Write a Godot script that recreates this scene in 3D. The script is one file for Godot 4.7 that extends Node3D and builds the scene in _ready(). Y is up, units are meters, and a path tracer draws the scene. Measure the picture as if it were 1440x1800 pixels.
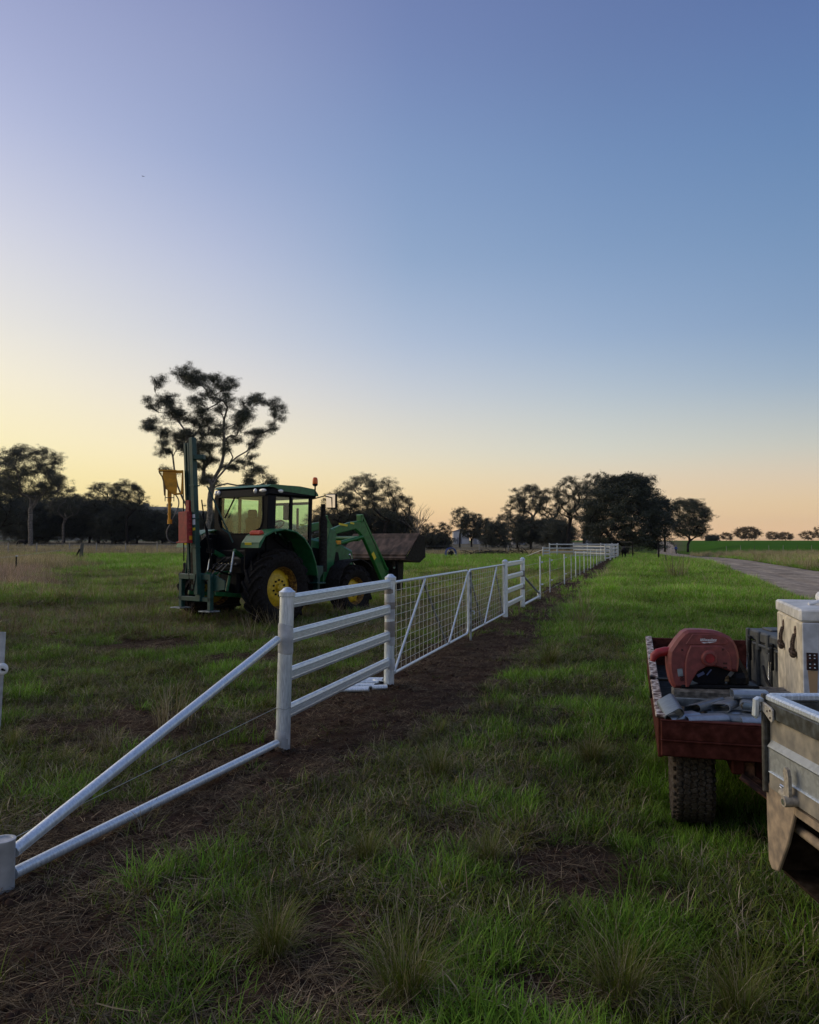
extends Node3D

const FENCE_A := Vector2(-1.02, -6.38)      # the first strainer post of the white fence
const FENCE_U := Vector2(0.274, -0.962)     # the way the fence runs
const FENCE_R := Vector2(0.962, 0.274)      # across it, towards the road
var taken := {}
var noise_a := FastNoiseLite.new()
var noise_b := FastNoiseLite.new()
var noise_c := FastNoiseLite.new()
var M := {}
var T := {}

# ---------------------------------------------------------------- mesh builder
class MB:
	var v := PackedVector3Array()
	var n := PackedVector3Array()
	var c := PackedColorArray()
	var col := Color(1, 1, 1)
	var tinted := false

	func tri(a: Vector3, b: Vector3, d: Vector3, na: Vector3, nb: Vector3, nd: Vector3) -> void:
		if (b - a).cross(d - a).dot(na + nb + nd) > 0.0:      # Godot's front faces run clockwise
			v.append(a); v.append(d); v.append(b)
			n.append(na); n.append(nd); n.append(nb)
		else:
			v.append(a); v.append(b); v.append(d)
			n.append(na); n.append(nb); n.append(nd)
		c.append(col); c.append(col); c.append(col)

	func quad(a: Vector3, b: Vector3, d: Vector3, e: Vector3, out: Vector3) -> void:
		var m := (d - a).cross(e - b)
		if m.length_squared() < 1e-14:
			m = (b - a).cross(d - a)
		m = m.normalized()
		if m.dot(out) < 0.0:
			m = -m
		tri(a, b, d, m, m, m)
		tri(a, d, e, m, m, m)

	func box(t: Transform3D, s: Vector3, bev := 0.0) -> void:
		var h := s / 2.0
		if bev <= 0.0:
			for ax in 3:
				for sg in [-1.0, 1.0]:
					var o := Vector3.ZERO
					o[ax] = sg * h[ax]
					var p := Vector3.ZERO
					p[(ax + 1) % 3] = h[(ax + 1) % 3]
					var q := Vector3.ZERO
					q[(ax + 2) % 3] = h[(ax + 2) % 3]
					quad(t * (o + p + q), t * (o - p + q), t * (o - p - q), t * (o + p - q), t.basis * o)
			return
		var b: float = minf(bev, minf(h.x, minf(h.y, h.z)) * 0.95)
		for ax in 3:
			var a1 := (ax + 1) % 3
			var a2 := (ax + 2) % 3
			for sg in [-1.0, 1.0]:
				var o := Vector3.ZERO
				o[ax] = sg * h[ax]
				var p := Vector3.ZERO
				p[a1] = h[a1] - b
				var q := Vector3.ZERO
				q[a2] = h[a2] - b
				quad(t * (o + p + q), t * (o - p + q), t * (o - p - q), t * (o + p - q), t.basis * o)
			for s1 in [-1.0, 1.0]:
				for s2 in [-1.0, 1.0]:
					var k := Vector3.ZERO
					k[ax] = h[ax] - b
					var e1 := Vector3.ZERO
					e1[a1] = s1 * h[a1]
					e1[a2] = s2 * (h[a2] - b)
					var e2 := Vector3.ZERO
					e2[a1] = s1 * (h[a1] - b)
					e2[a2] = s2 * h[a2]
					quad(t * (e1 + k), t * (e2 + k), t * (e2 - k), t * (e1 - k), t.basis * (e1 + e2))
		for sx in [-1.0, 1.0]:
			for sy in [-1.0, 1.0]:
				for sz in [-1.0, 1.0]:
					var m := t.basis * Vector3(sx, sy, sz).normalized()
					tri(t * Vector3(sx * h.x, sy * (h.y - b), sz * (h.z - b)), t * Vector3(sx * (h.x - b), sy * h.y, sz * (h.z - b)), t * Vector3(sx * (h.x - b), sy * (h.y - b), sz * h.z), m, m, m)

	func at(p: Vector3, s: Vector3, bev := 0.0, turn := Vector3.ZERO) -> void:
		box(Transform3D(Basis.from_euler(turn), p), s, bev)

	func beam(a: Vector3, b: Vector3, w: float, h: float, bev := 0.0, up := Vector3.UP) -> void:
		var y := (b - a).normalized()
		var x := y.cross(up)
		if x.length() < 0.01:
			x = y.cross(Vector3.RIGHT)
		x = x.normalized()
		box(Transform3D(Basis(x, y, x.cross(y)), (a + b) / 2.0), Vector3(w, a.distance_to(b), h), bev)

	func tube(pts: Array, rad, sides := 8, caps := true, flat_y := 1.0) -> void:
		var rings := []
		var norms := []
		var last := Vector3.ZERO
		for i in pts.size():
			var d: Vector3
			if i == 0:
				d = pts[1] - pts[0]
			elif i == pts.size() - 1:
				d = pts[i] - pts[i - 1]
			else:
				d = (pts[i + 1] - pts[i]).normalized() + (pts[i] - pts[i - 1]).normalized()
			d = d.normalized()
			var x := last
			if i == 0:
				x = d.cross(Vector3.UP)
				if x.length() < 0.05:
					x = d.cross(Vector3.RIGHT)
			x = (x - d * x.dot(d)).normalized()
			last = x
			var y := d.cross(x)
			var r: float = rad[i] if rad is Array or rad is PackedFloat32Array else rad
			var ring := PackedVector3Array()
			var nr := PackedVector3Array()
			for k in sides:
				var w := TAU * k / sides
				ring.append(pts[i] + (x * cos(w) + y * sin(w) * flat_y) * r)
				nr.append((x * cos(w) * flat_y + y * sin(w)).normalized())
			rings.append(ring)
			norms.append(nr)
		for i in pts.size() - 1:
			for k in sides:
				var l := (k + 1) % sides
				tri(rings[i][k], rings[i + 1][k], rings[i + 1][l], norms[i][k], norms[i + 1][k], norms[i + 1][l])
				tri(rings[i][k], rings[i + 1][l], rings[i][l], norms[i][k], norms[i + 1][l], norms[i][l])
		if caps:
			for e in [0, pts.size() - 1]:
				var o: Vector3 = (pts[0] - pts[1]) if e == 0 else (pts[e] - pts[e - 1])
				o = o.normalized()
				for k in sides:
					tri(pts[e], rings[e][k], rings[e][(k + 1) % sides], o, o, o)

	# profile of (radius, height) turned about the y axis of t; sharp corners where the profile turns by more than 35 degrees
	func lathe(prof: Array, seg: int, t := Transform3D.IDENTITY, from := 0.0, sweep := TAU) -> void:
		for i in prof.size() - 1:
			var p: Vector2 = prof[i]
			var q: Vector2 = prof[i + 1]
			if p.distance_to(q) < 1e-6:
				continue
			var e := (q - p).normalized()
			var m := Vector2(e.y, -e.x)
			var n0 := m
			var n1 := m
			if i > 0:
				var e0: Vector2 = (p - prof[i - 1]).normalized()
				if e0.dot(e) > 0.82:
					n0 = (m + Vector2(e0.y, -e0.x)).normalized()
			if i < prof.size() - 2:
				var e1: Vector2 = (prof[i + 2] - q).normalized()
				if e1.dot(e) > 0.82:
					n1 = (m + Vector2(e1.y, -e1.x)).normalized()
			for k in seg:
				var a := from + sweep * k / seg
				var b := from + sweep * (k + 1) / seg
				var ca := Vector3(cos(a), 0, sin(a))
				var cb := Vector3(cos(b), 0, sin(b))
				var p0 := t * (ca * p.x + Vector3.UP * p.y)
				var p1 := t * (cb * p.x + Vector3.UP * p.y)
				var q0 := t * (ca * q.x + Vector3.UP * q.y)
				var q1 := t * (cb * q.x + Vector3.UP * q.y)
				var np0 := t.basis * (ca * n0.x + Vector3.UP * n0.y)
				var np1 := t.basis * (cb * n0.x + Vector3.UP * n0.y)
				var nq0 := t.basis * (ca * n1.x + Vector3.UP * n1.y)
				var nq1 := t.basis * (cb * n1.x + Vector3.UP * n1.y)
				tri(p0, q0, q1, np0, nq0, nq1)
				if p.x > 1e-6:
					tri(p0, q1, p1, np0, nq1, np1)

	# a flat outline in the xy plane of t, given a thickness along z (centred)
	func prism(poly: PackedVector2Array, depth: float, t := Transform3D.IDENTITY, bev := 0.0) -> void:
		var inner := poly
		if bev > 0.0:
			var off := Geometry2D.offset_polygon(poly, -bev, Geometry2D.JOIN_MITER)
			if off.size() == 1 and off[0].size() == poly.size():
				# line the offset outline up with the original one
				var best := 0
				for s in off[0].size():
					if off[0][s].distance_to(poly[0]) < off[0][best].distance_to(poly[0]):
						best = s
				inner = PackedVector2Array()
				for s in poly.size():
					inner.append(off[0][(s + best) % poly.size()])
			else:
				bev = 0.0
		var area := 0.0
		for i in poly.size():
			var a := poly[i]
			var b := poly[(i + 1) % poly.size()]
			area += a.x * b.y - a.y * b.x
		var ids := Geometry2D.triangulate_polygon(inner)
		for sg in [-1.0, 1.0]:
			var m := (t.basis * Vector3(0, 0, sg)).normalized()
			for i in range(0, ids.size(), 3):
				tri(t * Vector3(inner[ids[i]].x, inner[ids[i]].y, sg * depth / 2), t * Vector3(inner[ids[i + 1]].x, inner[ids[i + 1]].y, sg * depth / 2), t * Vector3(inner[ids[i + 2]].x, inner[ids[i + 2]].y, sg * depth / 2), m, m, m)
		for i in poly.size():
			var j := (i + 1) % poly.size()
			var e := (poly[j] - poly[i]).normalized()
			var o2 := Vector2(e.y, -e.x) * (1.0 if area > 0 else -1.0)
			var o := t.basis * Vector3(o2.x, o2.y, 0)
			var z := depth / 2 - bev
			quad(t * Vector3(poly[i].x, poly[i].y, -z), t * Vector3(poly[j].x, poly[j].y, -z), t * Vector3(poly[j].x, poly[j].y, z), t * Vector3(poly[i].x, poly[i].y, z), o)
			if bev > 0.0:
				for sg in [-1.0, 1.0]:
					quad(t * Vector3(poly[i].x, poly[i].y, sg * z), t * Vector3(poly[j].x, poly[j].y, sg * z), t * Vector3(inner[j].x, inner[j].y, sg * depth / 2), t * Vector3(inner[i].x, inner[i].y, sg * depth / 2), o + t.basis * Vector3(0, 0, sg))

	func ball(p: Vector3, r: Vector3, seg := 10, rings := 7) -> void:
		for i in rings:
			for k in seg:
				var q := []
				for o in [[0, 0], [1, 0], [1, 1], [0, 1]]:
					var a: float = PI * (i + o[0]) / rings
					var b: float = TAU * (k + o[1]) / seg
					q.append(Vector3(sin(a) * cos(b), cos(a), sin(a) * sin(b)))
				var m := []
				for x in q:
					m.append((x / r).normalized())
				if i > 0:
					tri(p + q[0] * r, p + q[2] * r, p + q[3] * r, m[0], m[2], m[3])
				if i < rings - 1:
					tri(p + q[0] * r, p + q[1] * r, p + q[2] * r, m[0], m[1], m[2])

	func mesh() -> ArrayMesh:
		var a := []
		a.resize(Mesh.ARRAY_MAX)
		a[Mesh.ARRAY_VERTEX] = v
		a[Mesh.ARRAY_NORMAL] = n
		if tinted:
			a[Mesh.ARRAY_COLOR] = c
		var m := ArrayMesh.new()
		if v.size():
			m.add_surface_from_arrays(Mesh.PRIMITIVE_TRIANGLES, a)
		return m

# ---------------------------------------------------------------- things, parts, tags
func numbered(called: String) -> String:
	if not taken.has(called):
		taken[called] = 0
		return called
	taken[called] += 1
	return "%s_%03d" % [called, taken[called]]

func tag(o: Node, label: String, category: String, group := "") -> Node:
	o.set_meta("label", label)
	o.set_meta("category", category)
	if group != "":
		o.set_meta("group", group)
	return o

func thing(called: String, label: String, category: String, at := Vector3.ZERO, turn := 0.0, group := "") -> Node3D:
	var o := Node3D.new()
	o.name = numbered(called)
	add_child(o, true)
	o.position = at
	o.rotation.y = turn
	tag(o, label, category, group)
	return o

func obj(called: String, b, mat: Material, parent: Node = null) -> MeshInstance3D:
	var o := MeshInstance3D.new()
	if parent == null or parent == self:
		o.name = numbered(called)
	else:
		var k := 0
		o.name = called
		while parent.has_node(NodePath(o.name)):
			k += 1
			o.name = "%s_%03d" % [called, k]
	o.mesh = b.mesh() if b is MB else b
	o.material_override = mat
	(self if parent == null else parent).add_child(o, true)
	return o

func copy(src: Node3D, called: String, label: String, category: String, at: Vector3, turn := 0.0, group := "") -> Node3D:
	var o: Node3D = src.duplicate()
	o.name = numbered(called)
	add_child(o, true)
	o.position = at
	o.rotation.y = turn
	tag(o, label, category, group)
	return o

func structure(called: String, b, mat: Material) -> MeshInstance3D:
	var o := obj(called, b, mat)
	o.set_meta("kind", "structure")
	return o

func stuff(o: Node) -> Node:
	o.set_meta("kind", "stuff")
	return o

# ---------------------------------------------------------------- materials
func lin(r: float, g: float, b: float) -> Color:
	return Color(r, g, b).linear_to_srgb()

func noise_tex(kind: int, freq: float, lo: float, hi: float, sd: int, size := 512, contrast := 1.0, warm := Color(1, 1, 1)) -> NoiseTexture2D:
	var f := FastNoiseLite.new()
	f.noise_type = kind
	f.frequency = freq
	f.seed = sd
	f.fractal_type = FastNoiseLite.FRACTAL_FBM
	f.fractal_octaves = 5
	if kind == FastNoiseLite.TYPE_CELLULAR:
		f.fractal_type = FastNoiseLite.FRACTAL_NONE
		f.cellular_return_type = FastNoiseLite.RETURN_CELL_VALUE
	var t := NoiseTexture2D.new()
	t.width = size
	t.height = size
	t.seamless = true
	t.noise = f
	var g := Gradient.new()
	g.set_color(0, Color(lo, lo, lo) * warm)
	g.set_color(1, Color(hi, hi, hi))
	g.set_offset(0, 0.5 - 0.5 / contrast)
	g.set_offset(1, 0.5 + 0.5 / contrast)
	t.color_ramp = g
	return t

func mat(called: String, col: Color, rough: float, metal := 0.0, tex: Texture2D = null, scale := 1.0, bump: Texture2D = null, depth := 0.1, bump_scale := 1.0) -> StandardMaterial3D:
	var m := StandardMaterial3D.new()
	m.resource_name = called
	m.albedo_color = col
	m.roughness = rough
	m.metallic = metal
	m.uv1_triplanar = true
	m.uv1_scale = Vector3(scale, scale, scale)
	if tex:
		m.albedo_texture = tex
	if bump:
		m.heightmap_enabled = true
		m.heightmap_texture = bump
		m.heightmap_scale = depth
	m.cull_mode = BaseMaterial3D.CULL_DISABLED
	M[called] = m
	return m

func make_materials() -> void:
	T.soft = noise_tex(FastNoiseLite.TYPE_SIMPLEX_SMOOTH, 0.012, 0.72, 1.0, 1)
	T.grime = noise_tex(FastNoiseLite.TYPE_SIMPLEX_SMOOTH, 0.02, 0.6, 1.0, 2, 512, 1.2, Color(1.0, 0.92, 0.84))
	T.spangle = noise_tex(FastNoiseLite.TYPE_CELLULAR, 0.06, 0.86, 1.0, 3)
	T.streak = noise_tex(FastNoiseLite.TYPE_SIMPLEX_SMOOTH, 0.018, 0.80, 1.0, 21, 512, 1.2, Color(0.97, 0.98, 1.0))
	T.blotch = noise_tex(FastNoiseLite.TYPE_SIMPLEX_SMOOTH, 0.008, 0.55, 1.0, 4, 512, 2.0)
	T.fine = noise_tex(FastNoiseLite.TYPE_SIMPLEX_SMOOTH, 0.06, 0.0, 1.0, 5)
	T.flake = noise_tex(FastNoiseLite.TYPE_SIMPLEX_SMOOTH, 0.022, 0.3, 1.0, 6, 512, 2.0, Color(1.0, 0.62, 0.5))
	T.rust = noise_tex(FastNoiseLite.TYPE_SIMPLEX_SMOOTH, 0.015, 0.3, 1.0, 7, 512, 1.8, Color(0.9, 0.62, 0.45))
	T.dust = noise_tex(FastNoiseLite.TYPE_SIMPLEX_SMOOTH, 0.016, 0.74, 1.0, 8, 512, 1.1, Color(0.93, 0.95, 1.0))
	T.mud = noise_tex(FastNoiseLite.TYPE_SIMPLEX_SMOOTH, 0.02, 0.6, 1.0, 9, 512, 1.3, Color(1.0, 0.9, 0.78))
	mat("galvanised", lin(0.80, 0.88, 0.94), 0.40, 0.5, T.spangle, 1.2, T.fine, 0.006)
	M.galvanised.albedo_texture = T.streak
	M.galvanised.uv1_scale = Vector3(6.0, 0.9, 6.0)
	var gr := mat("galvanised_rail", lin(0.80, 0.88, 0.93), 0.40, 0.5, T.streak, 1.0, T.fine, 0.006)
	gr.uv1_scale = Vector3(1.0, 9.0, 1.0)
	mat("splashed_mud", lin(0.16, 0.12, 0.095), 0.95, 0.0, T.mud, 3.0)
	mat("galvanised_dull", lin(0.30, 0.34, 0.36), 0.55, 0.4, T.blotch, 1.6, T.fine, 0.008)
	mat("gal_paint", lin(0.60, 0.62, 0.64), 0.6, 0.2, T.soft, 1.3)
	mat("white_paint", lin(0.72, 0.73, 0.72), 0.55, 0.0, T.soft, 0.8)
	mat("wire", lin(0.36, 0.38, 0.36), 0.5, 0.5)
	mat("mesh_wire", lin(0.55, 0.54, 0.48), 0.5, 0.3)
	mat("tractor_green", lin(0.02, 0.17, 0.055), 0.42, 0.0, T.soft, 1.1)
	mat("loader_green", lin(0.011, 0.18, 0.028), 0.4, 0.0, T.soft, 1.1)
	mat("driver_green", lin(0.008, 0.068, 0.054), 0.5, 0.0, T.soft, 1.5)
	mat("tractor_black", lin(0.009, 0.010, 0.013), 0.5, 0.0, T.soft, 1.5)
	mat("dusty_black", lin(0.04, 0.038, 0.038), 0.8, 0.0, T.mud, 1.4)
	mat("wheel_yellow", lin(0.78, 0.52, 0.02), 0.5, 0.0, T.soft, 1.6)
	mat("rim_rusty", lin(0.42, 0.24, 0.04), 0.65, 0.0, T.rust, 1.7)
	mat("tyre", lin(0.026, 0.025, 0.026), 0.85, 0.0, T.mud, 1.3, T.fine, 0.3)
	mat("tyre_dusty", lin(0.10, 0.088, 0.075), 0.9, 0.0, T.mud, 3.0, T.fine, 0.2)
	mat("bucket_rust", lin(0.115, 0.072, 0.055), 0.75, 0.1, T.rust, 0.45, T.fine, 0.1)
	mat("dark_steel", lin(0.03, 0.03, 0.03), 0.55, 0.4, T.grime, 1.2)
	mat("signal_yellow", lin(0.92, 0.40, 0.008), 0.5, 0.0, T.soft, 1.2)
	mat("hammer_red", lin(0.38, 0.016, 0.018), 0.5, 0.0, T.soft, 1.3)
	mat("chrome", lin(0.7, 0.7, 0.7), 0.2, 0.9)
	mat("lamp_red", lin(0.55, 0.05, 0.02), 0.3)
	mat("lamp_amber", lin(0.75, 0.13, 0.015), 0.25)
	mat("lamp_clear", lin(0.7, 0.7, 0.68), 0.15, 0.3)
	mat("mirror", lin(0.85, 0.87, 0.9), 0.03, 1.0)
	mat("decal_yellow", lin(0.7, 0.55, 0.02), 0.5)
	mat("sticker_white", lin(0.7, 0.72, 0.75), 0.5)
	mat("rubber_hose", lin(0.12, 0.11, 0.10), 0.6)
	mat("seat_cloth", lin(0.02, 0.022, 0.02), 0.9)
	mat("tray_red", lin(0.115, 0.032, 0.024), 0.65, 0.0, T.grime, 1.3, T.fine, 0.015)
	mat("flaked_paint", lin(0.62, 0.56, 0.5), 0.75, 0.0, T.flake, 1.5, T.fine, 0.03)
	mat("rusty_iron", lin(0.20, 0.085, 0.04), 0.8, 0.0, T.rust, 1.8, T.fine, 0.1)
	mat("saw_red", lin(0.27, 0.062, 0.054), 0.55, 0.0, T.soft, 2.2, T.fine, 0.006)
	mat("saw_bright_red", lin(0.36, 0.018, 0.02), 0.45, 0.0, T.soft, 2.0)
	mat("black_plastic", lin(0.014, 0.015, 0.018), 0.5, 0.0, T.soft, 2.0)
	mat("case_grey", lin(0.085, 0.092, 0.09), 0.6, 0.0, T.dust, 1.6, T.fine, 0.03)
	mat("case_face", lin(0.20, 0.20, 0.175), 0.7, 0.0, T.dust, 1.4, T.fine, 0.03)
	mat("box_white", lin(0.80, 0.79, 0.75), 0.5, 0.0, T.soft, 1.2)
	mat("rust_plate", lin(0.07, 0.018, 0.012), 0.75, 0.0, T.rust, 5.0)
	mat("rope", lin(0.28, 0.21, 0.16), 0.9, 0.0, T.rust, 6.0)
	mat("rag", lin(0.75, 0.75, 0.74), 0.9)
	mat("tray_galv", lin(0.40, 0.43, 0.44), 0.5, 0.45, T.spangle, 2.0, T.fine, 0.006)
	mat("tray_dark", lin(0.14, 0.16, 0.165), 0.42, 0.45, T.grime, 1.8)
	mat("tray_dust", lin(0.37, 0.33, 0.26), 0.85, 0.05, T.dust, 1.1, T.fine, 0.006)
	mat("tan_dust", lin(0.44, 0.33, 0.22), 0.85, 0.0, T.dust, 1.7, T.fine, 0.01)
	mat("latch_tan", lin(0.5, 0.44, 0.34), 0.75, 0.1, T.dust, 6.0)
	mat("underbody_shaded", lin(0.05, 0.038, 0.028), 0.9, 0.0, T.mud, 1.5)  # shade beneath the tray put into this dark brown
	mat("timber_grey", lin(0.16, 0.15, 0.135), 0.9, 0.0, T.blotch, 3.0, T.fine, 0.3)
	mat("timber_dark", lin(0.03, 0.027, 0.024), 0.9, 0.0, T.blotch, 3.0)
	mat("bark_pale", lin(0.22, 0.19, 0.165), 0.9, 0.0, T.blotch, 0.7)
	mat("bark_dark", lin(0.035, 0.03, 0.026), 0.95, 0.0, T.blotch, 0.7)
	mat("shed_pale", lin(0.55, 0.53, 0.52), 0.6)
	mat("shed_grey", lin(0.22, 0.22, 0.24), 0.6)
	mat("hide_black", lin(0.010, 0.009, 0.009), 0.7)
	mat("skin", lin(0.35, 0.2, 0.14), 0.6)
	mat("cloth_white", lin(0.55, 0.56, 0.58), 0.9)
	mat("cloth_blue", lin(0.03, 0.07, 0.25), 0.9)
	mat("cloth_dark", lin(0.012, 0.012, 0.016), 0.9)
	mat("dark_offcut", lin(0.2, 0.23, 0.25), 0.4, 0.6, T.spangle, 2.0)
	mat("offcut", lin(0.36, 0.40, 0.44), 0.35, 0.65, T.spangle, 2.0)
	mat("box_warm_lit", lin(0.84, 0.76, 0.60), 0.6, 0.0, T.soft, 1.2)  # white box, warm glow on its left side put into the colour
	mat("box_cool_lit", lin(0.70, 0.73, 0.78), 0.5, 0.0, T.soft, 1.2)  # white box again, cool light on its front put into the colour
	mat("rust_stain", lin(0.42, 0.27, 0.14), 0.8)
	mat("rope_dark", lin(0.13, 0.095, 0.075), 0.9, 0.0, T.rust, 9.0)
	mat("saw_blade", lin(0.012, 0.012, 0.016), 0.6)
	mat("blade_print", lin(0.12, 0.16, 0.34), 0.6)
	mat("brass_worn", lin(0.3, 0.2, 0.1), 0.6, 0.3)
	mat("tray_corner", lin(0.12, 0.125, 0.12), 0.55, 0.3, T.grime, 3.0)
	mat("latch_pale", lin(0.56, 0.52, 0.44), 0.7, 0.1, T.dust, 8.0)
	mat("hammer_faded", lin(0.36, 0.06, 0.055), 0.6)
	mat("spike_shade", lin(0.30, 0.17, 0.04), 0.6, 0.0, T.grime, 1.4)
	mat("weld_brown", lin(0.33, 0.30, 0.275), 0.65, 0.2, T.soft, 1.0)
	mat("white_plastic", lin(0.72, 0.72, 0.7), 0.4)
	mat("timber_pale", lin(0.30, 0.28, 0.25), 0.9)
	mat("spool_blue", lin(0.03, 0.06, 0.22), 0.5)
	for dull in ["tractor_black", "dusty_black", "tyre", "tyre_dusty", "black_plastic", "seat_cloth", "dark_steel", "underbody_shaded", "hide_black", "timber_dark", "bark_dark", "saw_blade", "cloth_dark", "tray_red"]:
		M[dull].metallic_specular = 0.22
	var g := StandardMaterial3D.new()
	g.resource_name = "cab_glass"
	g.albedo_color = Color(0.80, 0.93, 0.86, 0.0)
	g.refraction_enabled = true
	g.refraction_scale = 0.05
	g.roughness = 0.02
	g.cull_mode = BaseMaterial3D.CULL_DISABLED
	M.cab_glass = g

func leaf_mat(called: String, col: Color, back: Color, rough := 0.55) -> StandardMaterial3D:
	var m := StandardMaterial3D.new()
	m.resource_name = called
	m.albedo_color = col
	m.roughness = rough
	m.vertex_color_use_as_albedo = true
	m.backlight_enabled = true
	m.backlight = back
	m.cull_mode = BaseMaterial3D.CULL_DISABLED
	M[called] = m
	return m

# ---------------------------------------------------------------- the lie of the land
func knots(d: float, xs: Array, ys: Array) -> float:
	if d <= xs[0]:
		return ys[0]
	for i in xs.size() - 1:
		if d < xs[i + 1]:
			return lerpf(ys[i], ys[i + 1], smoothstep(xs[i], xs[i + 1], d))
	return ys[-1]

func across(x: float, z: float) -> float:
	return (x - FENCE_A.x) * FENCE_R.x + (z - FENCE_A.y) * FENCE_R.y

func along(x: float, z: float) -> float:
	return (x - FENCE_A.x) * FENCE_U.x + (z - FENCE_A.y) * FENCE_U.y

const ROAD := [Vector2(2.0, 15.0), Vector2(7.4, -2.0), Vector2(14.6, -24.5), Vector2(20.9, -44.0), Vector2(29.6, -73.0), Vector2(34.8, -95.0), Vector2(44.0, -130.0), Vector2(57.0, -175.0), Vector2(78.0, -240.0), Vector2(97.0, -300.0), Vector2(104.0, -340.0)]

func road_side(x: float, z: float) -> float:          # metres from the middle of the road, towards its right
	for i in ROAD.size() - 1:
		var a: Vector2 = ROAD[i]
		var b: Vector2 = ROAD[i + 1]
		if z <= a.y and z >= b.y:
			var t := (z - a.y) / (b.y - a.y)
			return (x - lerpf(a.x, b.x, t)) * 0.955
	return 1000.0

func road_half(z: float) -> float:
	return lerpf(2.5, 2.1, smoothstep(-20.0, -80.0, z))

func land(x: float, z: float) -> float:
	var d := -z
	if d < 1.0:
		return 0.0
	var k := x / d
	var l := knots(d, [60.0, 100.0, 150.0, 220.0, 400.0], [0.0, 0.12, 1.15, 2.0, 3.0])
	var c := knots(d, [110.0, 200.0, 270.0, 400.0], [0.0, 0.6, 1.5, 3.0])
	var r := knots(d, [70.0, 130.0, 180.0, 260.0, 330.0, 500.0], [0.0, -0.35, -0.6, 1.5, 2.6, 3.2])
	var rr := knots(d, [60.0, 130.0, 230.0, 320.0, 500.0], [0.0, 0.1, 1.9, 2.7, 3.2])
	var h := lerpf(l, c, smoothstep(-0.16, 0.0, k))
	h = lerpf(h, r, smoothstep(0.26, 0.31, k))
	h = lerpf(h, rr, smoothstep(0.35, 0.43, k))
	h += -0.12 * exp(-(Vector2(x + 3.6, z + 18.4).length_squared()) / 40.0) * smoothstep(-0.8, -3.2, across(x, z))
	h -= 0.06 * exp(-Vector2(x - 1.85, z + 4.9).length_squared() / 0.6)
	return h

func rough_land(x: float, z: float) -> float:
	var d := maxf(-z, 0.5)
	var h := land(x, z)
	var s := across(x, z)
	var off_fence := smoothstep(0.6, 3.0, absf(s)) * smoothstep(2.4, 5.0, absf(road_side(x, z)))
	h += noise_a.get_noise_2d(x * 14.0, z * 14.0) * 0.05 * smoothstep(2.0, 6.0, d) * (0.3 + 0.7 * off_fence)
	h += noise_b.get_noise_2d(x * 60.0, z * 60.0) * 0.022
	h += noise_c.get_noise_2d(x * 2.6, z * 2.6) * 0.30 * smoothstep(9.0, 24.0, d) * off_fence
	return h

func soil(x: float, z: float) -> float:               # 1 where the earth is bare, 0 where grass covers it
	var s := across(x, z)
	var t := along(x, z)
	var w := noise_a.get_noise_2d(x * 40.0, z * 40.0)
	var w2 := noise_b.get_noise_2d(x * 12.0 + 50.0, z * 12.0)
	var right := lerpf(0.55, 1.15, smoothstep(-2.5, 3.0, t)) + 0.35 * w + 0.3 * w2
	var v := smoothstep(right + 0.28, right - 0.22, s) if s > 0.0 else 1.0
	if s <= 0.0:
		var left := 0.55 + 0.3 * w + 0.25 * w2
		v = smoothstep(-left - 0.3, -left + 0.2, s)
	# the scuffed patch left of the first posts
	var q := Vector2(x + 2.5, (z + 7.2) * 1.15).length()
	v = maxf(v, smoothstep(1.25, 0.35, q + 0.9 * w + 0.35 * w2) * 0.95)
	for p in BARE:
		v = maxf(v, smoothstep(p.z * 1.25, p.z * 0.55, Vector2(x - p.x, z - p.y).length() + 0.16 * w))
	return v * smoothstep(-2.0, -2.4, z)

const BARE := [Vector3(0.82, -4.05, 0.42), Vector3(1.12, -3.72, 0.16), Vector3(-1.55, -3.05, 0.55), Vector3(-0.35, -3.0, 0.34), Vector3(0.2, -4.55, 0.14), Vector3(0.42, -2.95, 0.2), Vector3(-0.35, -3.55, 0.22), Vector3(-4.4, -13.4, 1.1), Vector3(-2.4, -11.6, 0.7)]

func straw(x: float, z: float) -> float:              # how much dead grass lies about
	var s := across(x, z)
	var v := 0.35 + 0.9 * noise_a.get_noise_2d(x * 22.0 + 300.0, z * 22.0) + 0.5 * noise_b.get_noise_2d(x * 7.0, z * 7.0 + 80.0)
	v += 0.45 * smoothstep(2.6, 0.8, absf(s - 0.7))
	v += 0.4 * smoothstep(-0.4, -1.4, x) * smoothstep(-4.3, -3.2, z)
	v += 0.3 * smoothstep(-0.6, -2.0, s) * smoothstep(-22.0, -9.0, z)
	v -= 0.5 * smoothstep(1.6, 3.2, s)
	return clampf(v, 0.0, 1.0)

# ---------------------------------------------------------------- sky
const SKY_EL := [0.0, 2.3, 4.3, 6.4, 10.5, 14.5, 20.0, 26.0, 31.0, 35.5, 60.0, 90.0]
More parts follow.
